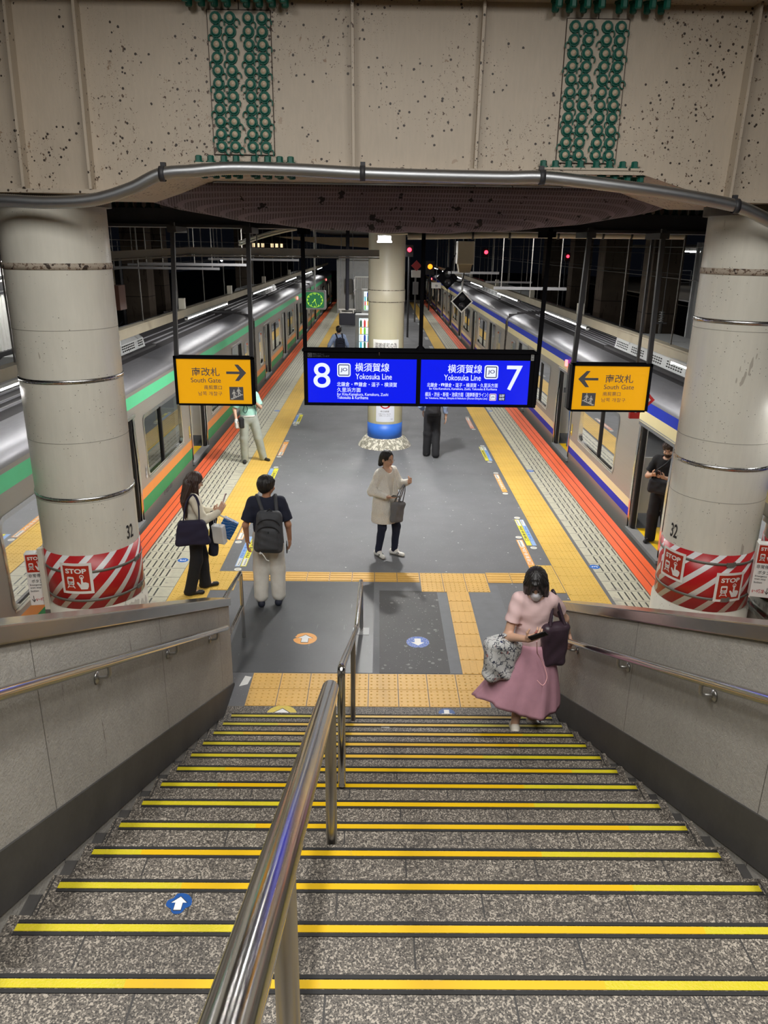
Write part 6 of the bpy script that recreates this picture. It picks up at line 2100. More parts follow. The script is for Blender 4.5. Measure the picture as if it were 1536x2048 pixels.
    f.cap(HP((0, .102, .092)), HP((0, .119, .060)), .0085, .0125, .014)
    f.cap(HP((-.012, .105, .055)), HP((.012, .105, .055)), .0085, .0085, .008)
    f.cap(HP((-.019, .094, .0285)), HP((.019, .094, .0285)), .0075, .0075, .006)
    iv = Rh.T
    def mfn(C):
        L = (C - piv) @ Rh
        return ((np.abs(L[:, 2] - .0285) < .0085) & (np.abs(L[:, 0]) < .026) & (L[:, 1] > .09)).astype(int)
    fobj('body', f, [sp.get('skin', SK1), LIP], t, sc, mfn)
    if sp.get('face', True):
        for sg in (-1, 1):
            b = MB(); c_ = HP((sg * .033, .1005, .0815))
            b.lathe([(.0004, -.006), (.008, -.0045), (.0105, 0), (.008, .0045), (.0004, .006)], (0, 0, 0), seg=10, mi=0)
            b2 = MB(); b2.lathe([(.0048, 0), (.0004, .0022)], (0, 0, 0), 'Y', 8, 1); b2.xf(lambda p: p + Vector((0, .0100, 0))); b.merge(b2)
            b.xf(lambda p: tuple((c_ + Rh @ V(p)) * sc))
            obj('eye', b, [EYEW, EYED], t, local=True, smooth=True)
            b = MB(); b.tube([HP((sg * .017, .106, .103)) * sc, HP((sg * .034, .103, .108)) * sc, HP((sg * .052, .090, .103)) * sc], .0035 * sc, 6); obj('eyebrow', b, sp.get('hairmat', HBK), t, local=True)
    # ---------------- clothes
    if 'pants' in sp:
        m_, wk, wa, hemz, extra = sp['pants']
        f = F(lo, hi, h * 1.15)
        f.cap(hip + V((0, 0, .0)), hip + up * .15, .155 * sl + extra * .3, .135 * sl, .05, (yax, 1.30))
        for hp, kn, an in ((rh_, V(J['rk']), V(J['ra'])), (lh_, V(J['lk']), V(J['la']))):
            f.cap(hp + V((0, 0, .02)), kn, .098 * sl + extra * .5, wk, .03); f.cap(kn, an + V((0, 0, hemz)), wk, wa, .03)
        f.wrinkle(.0020, (34, 30, 14), len(name_label))
        f.cut(hip + up * .15, up)
        lowz = min(J['ra'][2], J['la'][2]) - .09
        f.cut((0, 0, .012 + max(0, lowz)), (0, 0, -1))
        fobj('trousers', f, m_, t, sc)
    if 'top' in sp:
        m_, sleeve, hem, ease, neckr = sp['top']
        f = F(lo, hi, h * 1.15)
        f.cap(hip + up * (hem - .02), hip + up * .17, (.150 * sl + ease) * sp.get('flare', 1.0), .132 * sl + ease, .05, (yax, 1.30))
        f.cap(hip + up * .17, ch - up * .02, .132 * sl + ease, .152 * sl + ease * .8, .05, (yax, 1.34))
        f.cap(ls + V((.05, 0, -.005)), rs - V((.05, 0, .005)), .070 + ease * .2, .070 + ease * .2, .05)
        for s_, e_, w_ in ((rs, V(J['re']), V(J['rw'])), (ls, V(J['le']), V(J['lw']))):
            if sleeve <= 1:
                f.cap(s_, s_ + (e_ - s_) * sleeve, .058 + ease * .6, .053 + ease * .9, .03)
            else:
                q = w_ - e_
                f.cap(s_, e_, .058 + ease * .6, .050 + ease * .5, .03); f.cap(e_, e_ + q * (sleeve - 1), .050 + ease * .5, .038 + ease * .5, .02)
        f.wrinkle(.003, (22, 20, 26), len(name_label) * 1.3)
        if sleeve <= 1:
            for s_, e_ in ((rs, V(J['re'])), (ls, V(J['le']))):
                d_ = (e_ - s_) / np.linalg.norm(e_ - s_); p_ = s_ + (e_ - s_) * sleeve
                q = f.slab(p_ - .11, p_ + .11)
                if q is not None:
                    sl_, x, y, z = q
                    f.d[sl_] = np.where(np.sqrt((x - p_[0]) ** 2 + (y - p_[1]) ** 2 + (z - p_[2]) ** 2) < .088, np.maximum(f.d[sl_], (x - p_[0]) * d_[0] + (y - p_[1]) * d_[1] + (z - p_[2]) * d_[2]), f.d[sl_])
        f.cut(hip + up * hem, -up)
        f.ell(nb + V((0, .03, .035)), (neckr, neckr, neckr * sp.get('neckdeep', .8)), .008, None, True)
        fobj(sp.get('topname', 'shirt'), f, m_, t, sc)
    if 'shoe' in sp:
        m_, sole, low = sp['shoe']
        for an, ft, sg in ((V(J['ra']), J['rft'], 1), (V(J['la']), J['lft'], -1)):
            fd = V(ft if ft is not None else (sg * .12, 1, 0)); fd = fd / np.linalg.norm(fd)
            pl = sp.get('rpitch', 0) if sg > 0 else sp.get('lpitch', 0)
            g = an + V((0, 0, -.085))
            f = F(g - .24, g + .24 + V((0, 0, .05)), .0052)
            up_ = V((0, 0, 1)) if not pl else V((0, 0, 1)) * math.cos(pl) + V((fd[0], fd[1], 0)) * math.sin(pl)
            fd2 = fd if not pl else fd * math.cos(pl) - V((0, 0, 1)) * math.sin(pl)
            r_ = np.cross(fd2, up_); Rm = np.stack([r_, fd2, up_], 1)
            heel = g - fd2 * .045 + up_ * .038; toe = g + fd2 * .155 + up_ * .030
            f.cap(heel, toe, .040, .034, .03, (up_, 1.05))
            f.cap(heel + up_ * .02, g + up_ * (.045 if low else .075) + fd2 * .03, .038, .040, .03)
            f.cut(g, -up_)
            ns = [up_ @ g + .020]
            if low:
                f.ell(g + up_ * .078 + fd2 * .035, (.030, .075, .040), .006, Rm, True)
            so = fobj('shoe', f, [m_, sole], t, sc, lambda C: (C @ up_ < ns[0]).astype(int))
            if sp.get('stripes'):
                b = MB()
                for k in range(3):
                    for sd in (-1, 1):
                        c_ = g + fd2 * (.045 + .022 * k) + up_ * .045 + r_ * sd * .0385
                        a_ = c_ - up_ * .022 - fd2 * .008; e_ = c_ + up_ * .018 + fd2 * .010 - r_ * sd * .008
                        b.bar(tuple(a_ * sc), tuple(e_ * sc), .008 * sc, .008 * sc)
                obj('shoe_stripe', b, BLK, so, local=True)
    P_ = dict(HP=HP, Rh=Rh, sc=sc, t=t, rs=rs, ls=ls, nb=nb, ch=ch, hip=hip, up=up, lo=lo, hi=hi, h=h, J=J, hc=hc)
    # ---------------- hair
    kind = sp.get('hair', 'short')
    hm = sp.get('hairmat', HBK)
    f = F(hc - V((.24, .26, .62)), hc + V((.24, .24, .20)), h * .95)
    f.ell(HP((0, .000, .128)), (.087, .104, .100), .02, Rh)
    if kind == 'short':
        if sp.get('vol'): f.ell(HP((0, -.012, .125)), (.098, .112, .104), .02, Rh)
        f.ell(HP((0, -.035, .085)), (.080, .072, .085), .03, Rh)
        for sg in (-1, 1): f.ell(HP((sg * .06, .0, .10)), (.026, .05, .045), .02, Rh)
        rr = random.Random(len(name_label))
        for k in range(26):
            a, e = rr.uniform(0, 2 * PI), rr.uniform(.15, 1.25)
            c_ = (math.cos(a) * math.cos(e) * (.075 + sp.get('vol', 0)), math.sin(a) * math.cos(e) * .088, .125 + math.sin(e) * .085)
            f.ell(HP(c_), (.026, .028, .022), .016, Rh)
        f.ell(HP((0, .135, .055)), (.070, .075, .070), .012, Rh, True)
        f.ell(HP((0, .02, -.01)), (.12, .075, .055), .02, Rh, True)
    elif kind == 'bob':
        f.ell(HP((0, -.03, .06)), (.092, .085, .125), .04, Rh)
        for sg in (-1, 1): f.cap(HP((sg * .074, .035, .115)), HP((sg * .080, .045, sp.get('boblen', -.045))), .030, .024, .03)
        f.cap(HP((0, -.07, .1)), HP((0, -.075, sp.get('boblen', -.045))), .06, .055, .04)
        f.ell(HP((0, .135, .045)), (.058, .085, .085), .012, Rh, True)
        for x_ in (-.045, 0.045): f.cap(HP((x_ * .3, .088, .20)), HP((x_ * 1.2, .104, .082)), .026, .016, .02)
        f.cap(HP((0, .10, .225)), HP((0, -.03, .245)), .008, .008, .012, None, True)
    elif kind == 'long':
        f.ell(HP((0, -.03, .06)), (.090, .085, .125), .04, Rh)
        for sg in (-1, 1): f.cap(HP((sg * .074, .02, .115)), HP((sg * .082, .02, -.02)), .030, .030, .03)
        bk = nb + V((0, -.11, 0))
        for x_, ln in ((-.075, .27), (-.03, .33), (.02, .34), (.07, .29), (.115, .22)):
            f.cap(HP((x_ * .8, -.07, .05)), bk + V((x_ * 1.15, -.005, -ln * .35)), .05, .042, .03); f.cap(bk + V((x_ * 1.15, -.005, -ln * .35)), bk + V((x_ * 1.3, .0, -ln)), .042, .016, .02)
        f.cap(HP((.082, .03, .03)), nb + V((.11, .06, -.16)), .032, .015, .02)
        f.ell(HP((0, .135, .045)), (.062, .085, .085), .012, Rh, True)
    elif kind == 'tied':
        f.ell(HP((0, -.05, .07)), (.082, .075, .10), .03, Rh)
        f.ell(HP((-.01, -.088, .012)), (.068, .04, .05), .03, Rh); f.ell(HP((.055, -.075, -.012)), (.028, .028, .03), .02, Rh)
        f.ell(HP((0, .15, .075)), (.080, .094, .120), .012, Rh, True)
        f.ell(HP((0, .045, -.01)), (.12, .075, .07), .02, Rh, True)
    f.strands(piv, Rh, .0022, 13)
    fobj('hair', f, hm, t, sc)
    return P_

def wpt(P, p):
    """1.70 m frame -> world"""
    M_ = Matrix.Rotation(P['t'].rotation_euler[2], 4, 'Z')
    return WL[P['t'].name] + M_ @ Vector([float(q) * P['sc'] for q in p])

def carried(P, name, lab, cat, c, group=None):
    """a separate thing carried by a person, in the same frame, origin at c"""
    t = thing(name, lab, cat, wpt(P, c), group, P['t'].rotation_euler[2])
    return t
def cobj(name, f, mats, t, P, c, matfn=None):
    o = fobj(name, f, mats, t, P['sc'], matfn)
    o.data.transform(Matrix.Translation([-float(q) * P['sc'] for q in c]))
    return o
def cmb(name, b, mats, t, P, c, **kw):
    b.xf(lambda p: tuple((p[i] - c[i]) * P['sc'] for i in range(3)))
    return obj(name, b, mats, t, local=True, **kw)

def phone(P, lab, c, d, n, mat):
    t = carried(P, 'phone', lab, 'phone', c)
    d, n = Vector(d).normalized(), Vector(n); n = (n - d * n.dot(d)).normalized(); w_ = d.cross(n)
    b = MB(); b.box(-.036, .036, -.074, .074, -.0045, .0045); b.box(-.033, .033, -.070, .070, .0046, .0052, 1); b.box(-.03, -.008, .045, .068, -.008, -.0045, 1)
    b.xf(lambda p: Vector(c) + w_ * p.x + d * p.y + n * p.z)
    cmb('phone_body', b, [mat, EYED], t, P, c)
    return t

def backpack(P, lab, c, hw, hh, hd, mat, tilt=0.0, h=.006, roll=0.0):
    t = carried(P, 'backpack', lab, 'backpack', c)
    c = np.array(c, float)
    Rm = rotm(0, tilt, roll)
    f = F(c - (hw + .1, hd + .12, hh + .1), c + (hw + .1, hd + .12, hh + .1), h)
    f.box(c, (hw, hd * .8, hh), .07, .02, Rm, -.10)
    f.box(c + Rm @ np.array((0, -hd * .75, -hh * .25)), (hw * .72, hd * .45, hh * .55), .045, .02, Rm, -.1)
    f.box(c + Rm @ np.array((0, -hd * .62, hh * .50)), (hw * .62, hd * .35, hh * .30), .04, .02, Rm)
    f.wrinkle(.0025, (30, 25, 36), 1.0)
    cobj('pack', f, mat, t, P, c)
    b = MB()
    for e in (.62, .30):
        pts = [c + Rm @ np.array((hw * .8 * math.cos(a), -hd * (1.02 if e > .5 else 1.18), hh * (e - .25) + hh * .32 * math.sin(a) - (0 if e > .5 else .0))) for a in np.linspace(.15, PI - .15, 14)]
        b.tube(pts, .006, 6)
    b.tube([c + Rm @ np.array((-.03, -hd * .2, hh * .97)), c + Rm @ np.array((0, -hd * .2, hh * 1.10)), c + Rm @ np.array((.03, -hd * .2, hh * .97))], .009, 6)
    b.box(c[0] - .006, c[0] + .006, c[1] - hd * 1.32, c[1] - hd * 1.1, c[2] + hh * .1, c[2] + hh * .16)
    cmb('zip', b, BLK, t, P, c)
    for s_, sg in ((P['rs'], 1), (P['ls'], -1)):
        top = c + Rm @ np.array((sg * hw * .5, hd * .6, hh * .86))
        pts = smooth_path([top, s_ + np.array((-sg * .055, -.02, .085)), s_ + np.array((-sg * .05, .085, .0)), s_ + np.array((-sg * .02, .115, -.16)), c + np.array((sg * hw * .9, hd * 1.0, -hh * .7))], 5)
        b = MB()
        b.tube(pts, .024, 8)
        cmb('strap', b, mat, t, P, c)
    return t

def tote(P, lab, c, hx, hy, hz, mat, hang, R=None, taper=.12, sl=.008, r=.03, handmat=None, name='tote_bag', wr=.006):
    """soft bag hung from the points in hang (two straps)"""
    t = carried(P, name, lab, 'bag', c)
    c = np.array(c, float)
    m_ = max(hx, hy, hz) + .16
    f = F(c - m_, c + m_, .0065)
    Rm = R if R is not None else np.eye(3)
    f.box(c, (hx, hy, hz), r, .01, Rm, -taper)
    f.wrinkle(wr, (16, 14, 15), hx * 40)
    cobj('bag_body', f, mat, t, P, c)
    for off in (-1, 1):
        a = c + Rm @ np.array((hx * .5, off * hy * .55, hz * .95)); e = c + Rm @ np.array((-hx * .5, off * hy * .55, hz * .95))
        hp = np.array(hang, float) + np.array((0, off * .008, 0))
        b = MB(); b.tube(smooth_path([a, a * .35 + hp * .65 + (np.array((hx * .22, 0, 0)) @ Rm.T), hp, e * .35 + hp * .65 - (np.array((hx * .22, 0, 0)) @ Rm.T), e], 6), sl, 8)
        cmb('handle', b, handmat or mat, t, P, c)
    return t

# ---- 1: woman with shopping
P = person('person with long brown hair, cream sweater and black trousers holding a phone and shopping bags', (-2.28, 8.95, 0), math.radians(18), 1.60,
           dict(re=(.225, .10, 1.10), rw=(.13, .31, 1.16), rh=((-.15, .55, .80), (-1, .25, .1), .55), le=(-.22, .09, 1.10), lw=(-.10, .26, 1.10), lh=((.4, .7, .3), (.9, -.3, .2), .5),
                rk=(.09, -.02, .49), ra=(.10, -.13, .085), lk=(-.09, .07, .49), la=(-.09, .09, .085), rft=(.1, 1, 0), lft=(-.12, 1, 0), hpitch=.30, hyaw=.05, hair='long', hairmat=HBR,
                pants=(BLK, .082, .078, -.02, .01), top=(CRM, 1.92, -.02, .018, .085), shoe=(SHOEB, SHOEB, True), slim=.94, topname='sweater'))
phone(P, 'pale pink phone held by the person with long brown hair', (.045, .40, 1.315), (-.1, .35, .93), (-.35, -.9, .25), simple('phone_pink', hexc(206, 178, 184), .3, 0, 0))
tote(P, 'big navy tote bag on the shoulder of the person with long brown hair', (.285, -.06, .97), .20, .075, .165, cloth('tote_navy', hexc(38, 34, 58), 200), (.19, -.01, 1.455), np.array(Matrix.Rotation(PI / 2 - .12, 3, 'Z')), .16, .009, .045)
tote(P, 'white paper shopping bag hanging from the wrist of the person in the cream sweater', (.13, .30, .855), .085, .045, .135, simple('paper_white', hexc(224, 226, 228), .5, 0, .05), (.13, .27, 1.13), np.array(Matrix.Rotation(.9, 3, 'Z') @ Matrix.Rotation(.18, 3, 'X')), 0, .003, .008, None, 'shopping_bag', .002)
PB = Mat('paper_blue', hexc(28, 92, 156), .4); PB.mix(((PB.x * 9 + PB.z * 26 + PB.noise(6) * 3).fr()).lt(.07), hexc(190, 210, 226)); PB = PB.m
tote(P, 'blue patterned shopping bag tilted beside the white paper bag', (.07, .42, .905), .105, .04, .135, PB, (.12, .29, 1.13), np.array(Matrix.Rotation(1.25, 3, 'Z') @ Matrix.Rotation(.5, 3, 'Y')), 0, .003, .008, M['white'], 'shopping_bag', .002)
t = carried(P, 'folded_jacket', 'dark navy jacket hanging from the arm of the person with shopping bags', 'jacket', (-.02, .24, .80))
f = F((-.25, .05, .40), (.2, .42, 1.2), .007); f.box((-.03, .235, .80), (.06, .05, .32), .04, .01, rotm(.3, .05, 0), -.15); f.wrinkle(.006, (30, 20, 16), 2)
cobj('jacket', f, NAVY, t, P, (-.02, .24, .80))

# ---- 2: backpack wearer
P = person('person seen from behind in a navy shirt and white trousers wearing a dark grey backpack', (-1.315, 8.60, 0), math.radians(94), 1.66,
           dict(re=(.255, -.03, 1.09), rw=(.265, .05, .86), rh=((0, .25, -1), (-1, .2, 0), .45), le=(-.265, -.04, 1.09), lw=(-.26, .04, .85), lh=((0, .2, -1), (1, .1, 0), .35), rk=(.10, .03, .49), lk=(-.10, .02, .49), ra=(.11, -.02, .085), la=(-.11, -.05, .085),
                hyaw=-.75, hpitch=.05, hair='short', vol=.012, skin=SK2, pants=(WHT, .100, .088, .055, .02), top=(NAVY, .80, -.125, .030, .075), shoe=(SHOEN, SHOEN, False), sh=.165))
backpack(P, 'dark grey backpack worn by the person in the navy shirt', (.035, -.235, 1.075), .165, .265, .10, cloth('pack_grey', hexc(66, 68, 72), 90, .18, .7), .06, .0058, .06)
phone(P, 'black phone in the hand of the person wearing the dark grey backpack', (.225, .075, .745), (0, .3, -1), (-1, 0, .1), BLK)
t = carried(P, 'bag_charm', 'small white charm dangling from the dark grey backpack', 'charm', (-.02, -.34, .80))
b = MB(); b.tube(smooth_path([(-.06, -.34, .845), (-.02, -.36, .80), (.0, -.36, .76), (.03, -.35, .74)], 5), .007, 6); b.lathe([(.0004, -.02), (.018, 0), (.0004, .02)], (-.07, -.345, .84), seg=8)
cmb('charm', b, M['white'], t, P, (-.02, -.34, .80))

# ---- 3: woman in the white cardigan
P = person('person with short black hair and glasses in a long white knit cardigan facing the stairs', (.13, 10.2, 0), math.radians(-46), 1.57,
           dict(re=(.255, -.04, 1.10), rw=(.17, .20, 1.06), rh=((-.35, .92, .03), (-.1, 0, 1), .12), le=(-.245, .07, 1.13), lw=(-.19, .29, 1.24), lh=((.25, .85, .42), (.9, -.1, .3), .75),
                rk=(.085, .02, .49), ra=(.09, -.06, .085), lk=(-.115, .13, .50), la=(-.14, .07, .085), rft=(.22, 1, 0), lft=(-.25, 1, 0), hyaw=.10, hpitch=.08, hair='tied', sh=.15,
                pants=(DNM, .066, .050, .0, .0), top=(WHT, .2, -.10, .010, .085), neckdeep=1.25, shoe=(SHOEW, SOLE, False), stripes=True, slim=.95))
f = F(P['lo'], P['hi'], .0055)
hip, ch, up = P['hip'], P['ch'], P['up']
f.cap((0, -.02, .58), hip + up * .17, .216, .186, .05, ((0, 1, 0), 1.06)); f.cap(hip + up * .17, ch - up * .02, .180, .162, .05, ((0, 1, 0), 1.18))
f.cap(P['ls'] + (.05, 0, 0), P['rs'] - (.05, 0, 0), .080, .080, .05)
for s_, e_, w_ in ((P['rs'], P['J']['re'], P['J']['rw']), (P['ls'], P['J']['le'], P['J']['lw'])):
    e_, w_ = np.array(e_), np.array(w_); f.cap(s_, e_, .066, .066, .03); f.cap(e_, w_ * .92 + e_ * .08, .066, .046, .03)
f.wrinkle(.004, (14, 12, 16), 3.1)
f.box((0, .30, 1.10), (.062, .20, .34), .03, .02, None, .25, True)           # open front
f.ell(P['nb'] + (0, .04, .04), (.085, .085, .10), .01, None, True)
f.cut((0, 0, .585), (0, 0, -1))
fobj('cardigan', f, KNIT, P['t'], P['sc'])
b = MB()
for sg in (-1, 1):
    c_ = P['HP']((sg * .034, .116, .080))
    b.tube([(c_ + P['Rh'] @ np.array((.024 * math.cos(a), -abs(.024 * math.cos(a)) * .2, .019 * math.sin(a)))) * P['sc'] for a in np.linspace(0, 2 * PI, 17)], .0016, 5)
    b.tube([P['HP']((sg * .058, .106, .085)) * P['sc'], P['HP']((sg * .079, .0, .09)) * P['sc']], .0016, 5)
b.tube([P['HP']((-.010, .115, .085)) * P['sc'], P['HP']((.010, .115, .085)) * P['sc']], .0016, 5)
obj('glasses', b, simple('glasses_wire', hexc(150, 136, 128), .3, .6, 0), P['t'], local=True)
phone(P, 'phone lying in the palm of the person in the white cardigan', (.112, .345, 1.088), (-.35, .93, .05), (0, 0, 1), simple('phone_grey', hexc(90, 84, 84), .3, 0, 0))
tote(P, 'grey cloth tote bag hanging in front of the person in the white cardigan', (.02, .275, .80), .145, .055, .155, cloth('tote_grey', hexc(106, 106, 108), 200), (-.135, .26, 1.20), np.array(Matrix.Rotation(.25, 3, 'Z') @ Matrix.Rotation(-.22, 3, 'Y')), -.05, .008, .04)

# ---- 4: masked woman on the stairs
P = person('person in a pink shirt and mauve skirt climbing the stairs while reading a phone', (1.32, 5.64, RISE), math.radians(-90), 1.66,
           dict(hip=(.0, .0, .97), ch=(.01, .03, 1.34), re=(.235, .10, 1.10), rw=(.11, .33, 1.20), rh=((-.55, .55, .62), (-.55, .1, .8), .55), le=(-.285, -.10, 1.17), lw=(-.36, -.20, .965), lh=((-.2, .15, -.9), (.9, .3, -.1), .95),
                rk=(.10, .13, .60), ra=(.115, .125, .247), lk=(-.09, .02, .51), la=(-.10, -.165, .11), rft=(.05, 1, 0), lft=(-.1, 1, -.0), lpitch=.35, hpitch=.62, hyaw=-.18, hroll=.08, hair='bob', boblen=-.075, skin=SK1, sh=.138, slim=.95,
                top=(cloth('shirt_pink', hexc(232, 200, 198), 220, .06), .60, .0, .012, .078), shoe=(cloth('shoe_offwhite', hexc(214, 208, 194), 200, .06, .7), SOLE, False)))
# skirt
sk = MB(); NA, NR = 72, 22
for j in range(NR + 1):
    v = j / NR
    for i in range(NA):
        a = 2 * PI * i / NA
        rx = .155 + (.335 - .155) * v ** .9; ry = .135 + (.255 - .135) * v ** .6
        pl = 1 + v * (.045 * math.sin(7 * a + .6) + .030 * math.sin(12 * a + 1.3 + 1.5 * v) + .014 * math.sin(23 * a))
        cx_ = .055 * v * v; cy_ = .005 * v
        z = 1.02 - .61 * v + .035 * v * math.sin(2 * a + .5) + .05 * v * max(0, math.cos(a - .25))
        ex = 1 + .28 * v * max(0, math.cos(a - .15)) ** 2
        sk.v.append(((cx_ + rx * pl * ex * math.cos(a)) * P['sc'], (cy_ + ry * pl * math.sin(a)) * P['sc'], z * P['sc']))
for j in range(NR):
    for i in range(NA):
        i2 = (i + 1) % NA
        sk.f.append((j * NA + i, (j + 1) * NA + i, (j + 1) * NA + i2, j * NA + i2)); sk.m.append(0); sk.sm.append(True)
o = obj('skirt', sk, cloth('skirt_mauve', hexc(190, 142, 156), 120, .10), P['t'], local=True, fixn=False)
md = o.modifiers.new('s', 'SOLIDIFY'); md.thickness = .005
f = F(P['hc'] - .16, P['hc'] + .16, .0045); HP, Rh = P['HP'], P['Rh']
f.ell(HP((0, .055, .03)), (.066, .070, .052), .02, Rh); f.cap(HP((0, .11, .06)), HP((0, .108, .01)), .026, .028, .03)
f.cut(HP((0, .0, .072)), Rh @ np.array((0, -.25, 1))); f.cut(HP((0, .045, .03)), Rh @ np.array((0, -1, 0)))
fobj('face_mask', f, simple('mask_white', hexc(236, 234, 240), .7, 0, .03), P['t'], P['sc'])
b = MB()
for sg in (-1, 1): b.tube([HP((sg * .064, .05, .045)) * P['sc'], HP((sg * .082, -.005, .09)) * P['sc']], .002, 5)
obj('mask_loop', b, M['white'], P['t'], local=True)
phone(P, 'dark phone held up by the masked person on the stairs', (.055, .425, 1.285), (-.75, .25, .45), (-.1, -.75, .66), BLK)
FLO = Mat('tote_floral', hexc(206, 206, 204), .8)
FLO.mix(FLO.voro(13.0).lt(.17), hexc(176, 128, 124)); FLO.mix((FLO.noise(13, 2) - .5).ab().lt(.018), hexc(60, 62, 78)); FLO.mix((FLO.noise(21, 1) - .55).ab().lt(.016), hexc(116, 120, 124)); FLO.mix(FLO.voro(10.0, 'Distance', (1, 1.4, .7)).lt(.12), hexc(42, 50, 84)); FLO = FLO.m
tote(P, 'white floral patterned tote bag hanging from the elbow of the masked person', (.285, .12, .90), .150, .08, .20, FLO, (.235, .12, 1.13), np.array(Matrix.Rotation(.35, 3, 'Z') @ Matrix.Rotation(-.10, 3, 'Y')), -.14, .010, .07, None, 'tote_bag', .009)
tote(P, 'dark plum shoulder bag on the handrail side of the masked person', (-.165, .10, 1.03), .055, .12, .20, cloth('bag_plum', hexc(58, 44, 54), 60, .15, .35), (-.135, .02, 1.49), np.array(Matrix.Rotation(PI / 2 + .25, 3, 'Z')) @ np.eye(3), -.06, .014, .05)
b = MB(); b.tube(smooth_path([(.06, .42, 1.23), (.035, .36, 1.10), (.0, .27, 1.02), (-.05, .25, .93), (-.085, .28, .82), (-.05, .31, .76), (.0, .30, .80)], 8), .004, 6)
t = carried(P, 'earphone_cord', 'pink earphone cord dangling from the dark phone', 'cord', (.0, .2, .9)); cmb('cord', b, simple('cord_pink', hexc(236, 178, 180), .5, 0, 0), t, P, (.0, .2, .9))

# ---- 5: station worker
P = person('person in a mint shirt and grey trousers with a white belt', (-2.62, 15.2, 0), math.radians(-68), 1.70,
           dict(h=.0062, re=(.275, -.02, 1.11), rw=(.27, .10, .90), rh=((-.1, .3, -.9), (-1, .2, 0), .6), le=(-.23, .08, 1.14), lw=(-.06, .24, 1.30), lh=((.4, .3, .8), (.7, -.4, .3), .5), rk=(.12, .04, .50), ra=(.12, .02, .085), lk=(-.17, .05, .50), la=(-.27, .0, .085), rft=(.25, 1, 0), lft=(-.6, 1, 0),
                pants=(GRT, .088, .078, -.03, .01), top=(MINT, .85, .07, .022, .075), shoe=(SHOEB, SHOEB, False), hpitch=.1))
f = F((-.3, -.25, .9), (.3, .25, 1.06), .006); f.cap((0, 0, .965), (0, 0, .966), .172, .172, .01, ((0, 1, 0), 1.3)); f.cut((0, 0, .995), (0, 0, 1)); f.cut((0, 0, .955), (0, 0, -1)); fobj('belt', f, M['white'], P['t'], P['sc'])
f = F((.12, -.08, .6), (.44, .36, 1.0), .006)
w_ = np.array((.27, .10, .90)); d_ = np.array((-.1, .3, -.9)); d_ /= np.linalg.norm(d_)
f.cap(w_, w_ + d_ * .03, .040, .046, .02); f.box(w_ + d_ * .09, (.05, .055, .07), .03, .02)
fobj('glove', f, M['white'], P['t'], P['sc'])
b = MB(); b.tube(smooth_path([(.10, .10, 1.42), (.09, .155, 1.25), (.05, .165, 1.14), (.09, .15, 1.05), (.13, .13, 1.10), (.10, .16, 1.22)], 6), .008, 6); b.tube([(-.09, .10, 1.42), (-.10, .16, 1.2), (-.12, .12, .98)], .007, 6); b.tube([(.09, .155, 1.25), (-.09, .16, 1.24)], .010, 6)
b.xf(lambda p: p * P['sc']); obj('lanyard', b, simple('lanyard_green', hexc(20, 74, 66), .6, 0, 0), P['t'], local=True)
f = F(P['hc'] - .2, P['hc'] + .2, .006); f.ell(HP_ := P['HP']((0, .0, .16)), (.098, .112, .062), .02, P['Rh']); f.ell(P['HP']((0, .10, .135)), (.075, .055, .012), .01, P['Rh']); fobj('cap', f, NAVY, P['t'], P['sc'])
t = carried(P, 'belt_pouch', 'black pouch hanging from the white belt of the mint shirted person', 'pouch', (.185, .15, .86)); f = F((.06, 0, .7), (.32, .3, 1.02), .006); f.box((.185, .15, .86), (.05, .075, .105), .025, .01); cobj('pouch', f, BLKB, t, P, (.185, .15, .86))

# ---- 6: man walking away
P = person('person in black trousers walking away beneath the big blue sign with a black backpack', (1.165, 15.75, 0), math.radians(88), 1.70,
           dict(h=.0062, re=(.26, -.03, 1.10), rw=(.285, .05, .86), le=(-.26, -.03, 1.10), lw=(-.20, .14, .98), rk=(.09, .06, .49), ra=(.09, -.10, .10), lk=(-.09, .02, .49), la=(-.10, .04, .085), rpitch=.35, pants=(BLK, .090, .082, -.03, .0), top=(LBL, 1.75, .02, .022, .075), shoe=(SHOEB, SHOEB, False), face=False))
backpack(P, 'black backpack of the person walking away beneath the big blue sign', (0, -.20, 1.16), .15, .24, .085, BLKB, .05, .007)
# ---- 7: distant walker
P = person('person in a light blue shirt walking far off beside the hanging monitor', (-1.30, 25.6, 0), math.radians(94), 1.74,
           dict(h=.008, re=(.27, -.04, 1.12), rw=(.29, .06, .90), le=(-.30, -.05, 1.12), lw=(-.36, .02, .92), rk=(.09, .06, .49), ra=(.09, -.06, .085), la=(-.10, .06, .085), pants=(NAVY, .08, .072, -.03, .0), top=(LBL, 1.80, .02, .022, .075), shoe=(SHOEB, SHOEB, False), face=False))
backpack(P, 'navy backpack of the distant walker in the light blue shirt', (.04, -.20, 1.10), .16, .25, .085, NAVY, .05, .008)
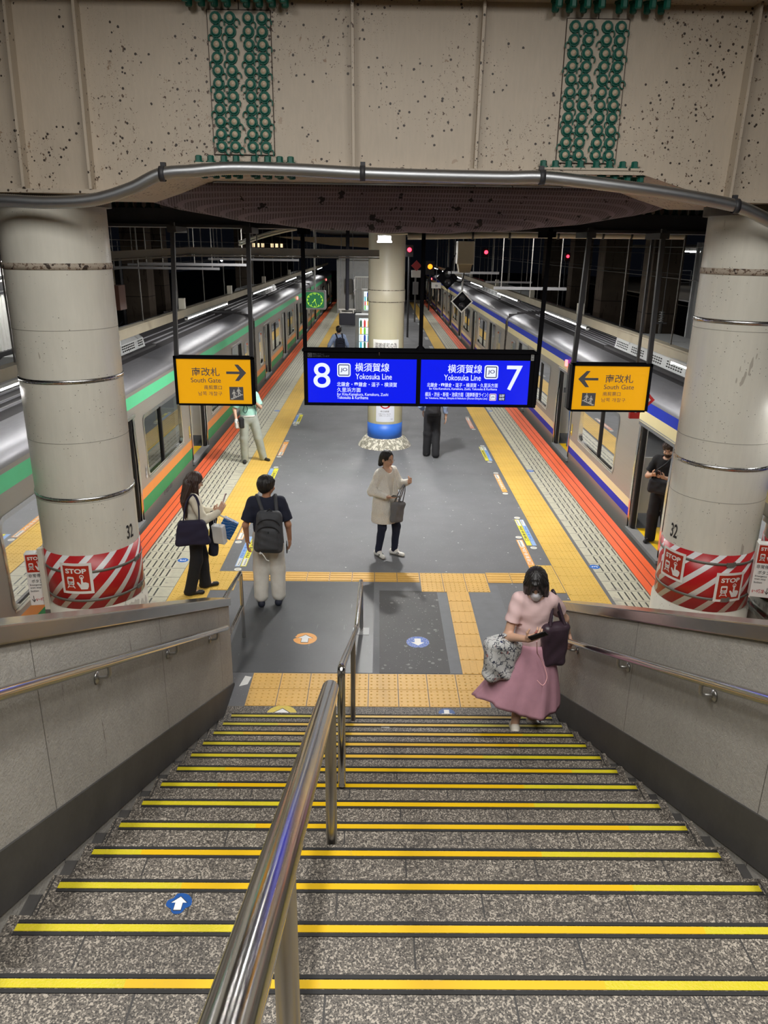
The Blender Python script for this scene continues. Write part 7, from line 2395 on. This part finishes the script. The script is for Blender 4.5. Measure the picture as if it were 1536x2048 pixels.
# ---- 8: man in the open door
P = person('person with a beard in black clothes standing in the open train door reading a phone', (4.30, 10.80, .012), math.radians(-128), 1.60,
           dict(h=.0052, re=(.255, .06, 1.10), rw=(.10, .30, 1.20), rh=((-.7, .55, .25), (-.3, -.6, .7), .7), le=(-.25, .08, 1.10), lw=(-.08, .30, 1.18), lh=((.7, .55, .25), (.3, -.6, .7), .7), rk=(.10, .03, .49), ra=(.11, .0, .085), la=(-.13, -.02, .085), lk=(-.11, .02, .49),
                hpitch=.30, hyaw=.15, hair='short', hairmat=HBR, pants=(BLK, .092, .082, -.03, .01), top=(BLK, .75, -.02, .024, .078), shoe=(SHOEB, SHOEB, False)))
f = F(P['hc'] - .17, P['hc'] + .17, .0045); HP, Rh = P['HP'], P['Rh']
f.ell(HP((0, .046, .012)), (.058, .062, .052), .02, Rh); f.cut(HP((0, .0, .045)), Rh @ np.array((0, -.35, 1))); f.cap(HP((-.024, .099, .041)), HP((.024, .099, .041)), .0075, .0075, .01); f.cut(HP((0, .02, .0)), Rh @ np.array((0, -1, 0))); f.cap(HP((-.016, .12, .0275)), HP((.016, .12, .0275)), .014, .014, .003, None, True)
fobj('beard', f, HBR, P['t'], P['sc'])
phone(P, 'dark phone held in both hands by the bearded person in the train door', (.0, .375, 1.235), (.0, .55, .84), (0, -.84, .55), BLK)
t = carried(P, 'messenger_bag', 'black messenger bag across the front of the bearded person', 'bag', (.02, .17, 1.0)); f = F((-.3, -.2, .75), (.35, .4, 1.25), .0065); f.box((.02, .18, .99), (.17, .06, .115), .05, .01, None, -.05); f.wrinkle(.003, (24, 20, 30), 4); cobj('bag_body', f, cloth('bag_charcoal', hexc(44, 44, 50), 90), t, P, (.02, .17, 1.0))
b = MB(); b.tube(smooth_path([(.16, .14, 1.08), (.10, .17, 1.22), (-.03, .145, 1.36), (-.10, .03, 1.475), (-.05, -.13, 1.36), (.12, -.16, 1.12), (.2, .0, 1.04)], 6), .016, 8); cmb('strap', b, BLKB, t, P, (.02, .17, 1.0))
# ---- 9: person in the farther open door
P = person('person in a navy top and jeans standing in the farther open train door', (4.42, 16.62, .012), math.radians(-70), 1.52,
           dict(h=.007, re=(.24, .06, 1.10), rw=(.16, .26, 1.02), rh=((-.4, .8, 0), (-.8, -.3, .3), .5), hair='bob', hairmat=HGR, pants=(JNS, .076, .064, -.02, .0), top=(NAVY, .9, .0, .022, .08), shoe=(SHOEB, SHOEB, False)))
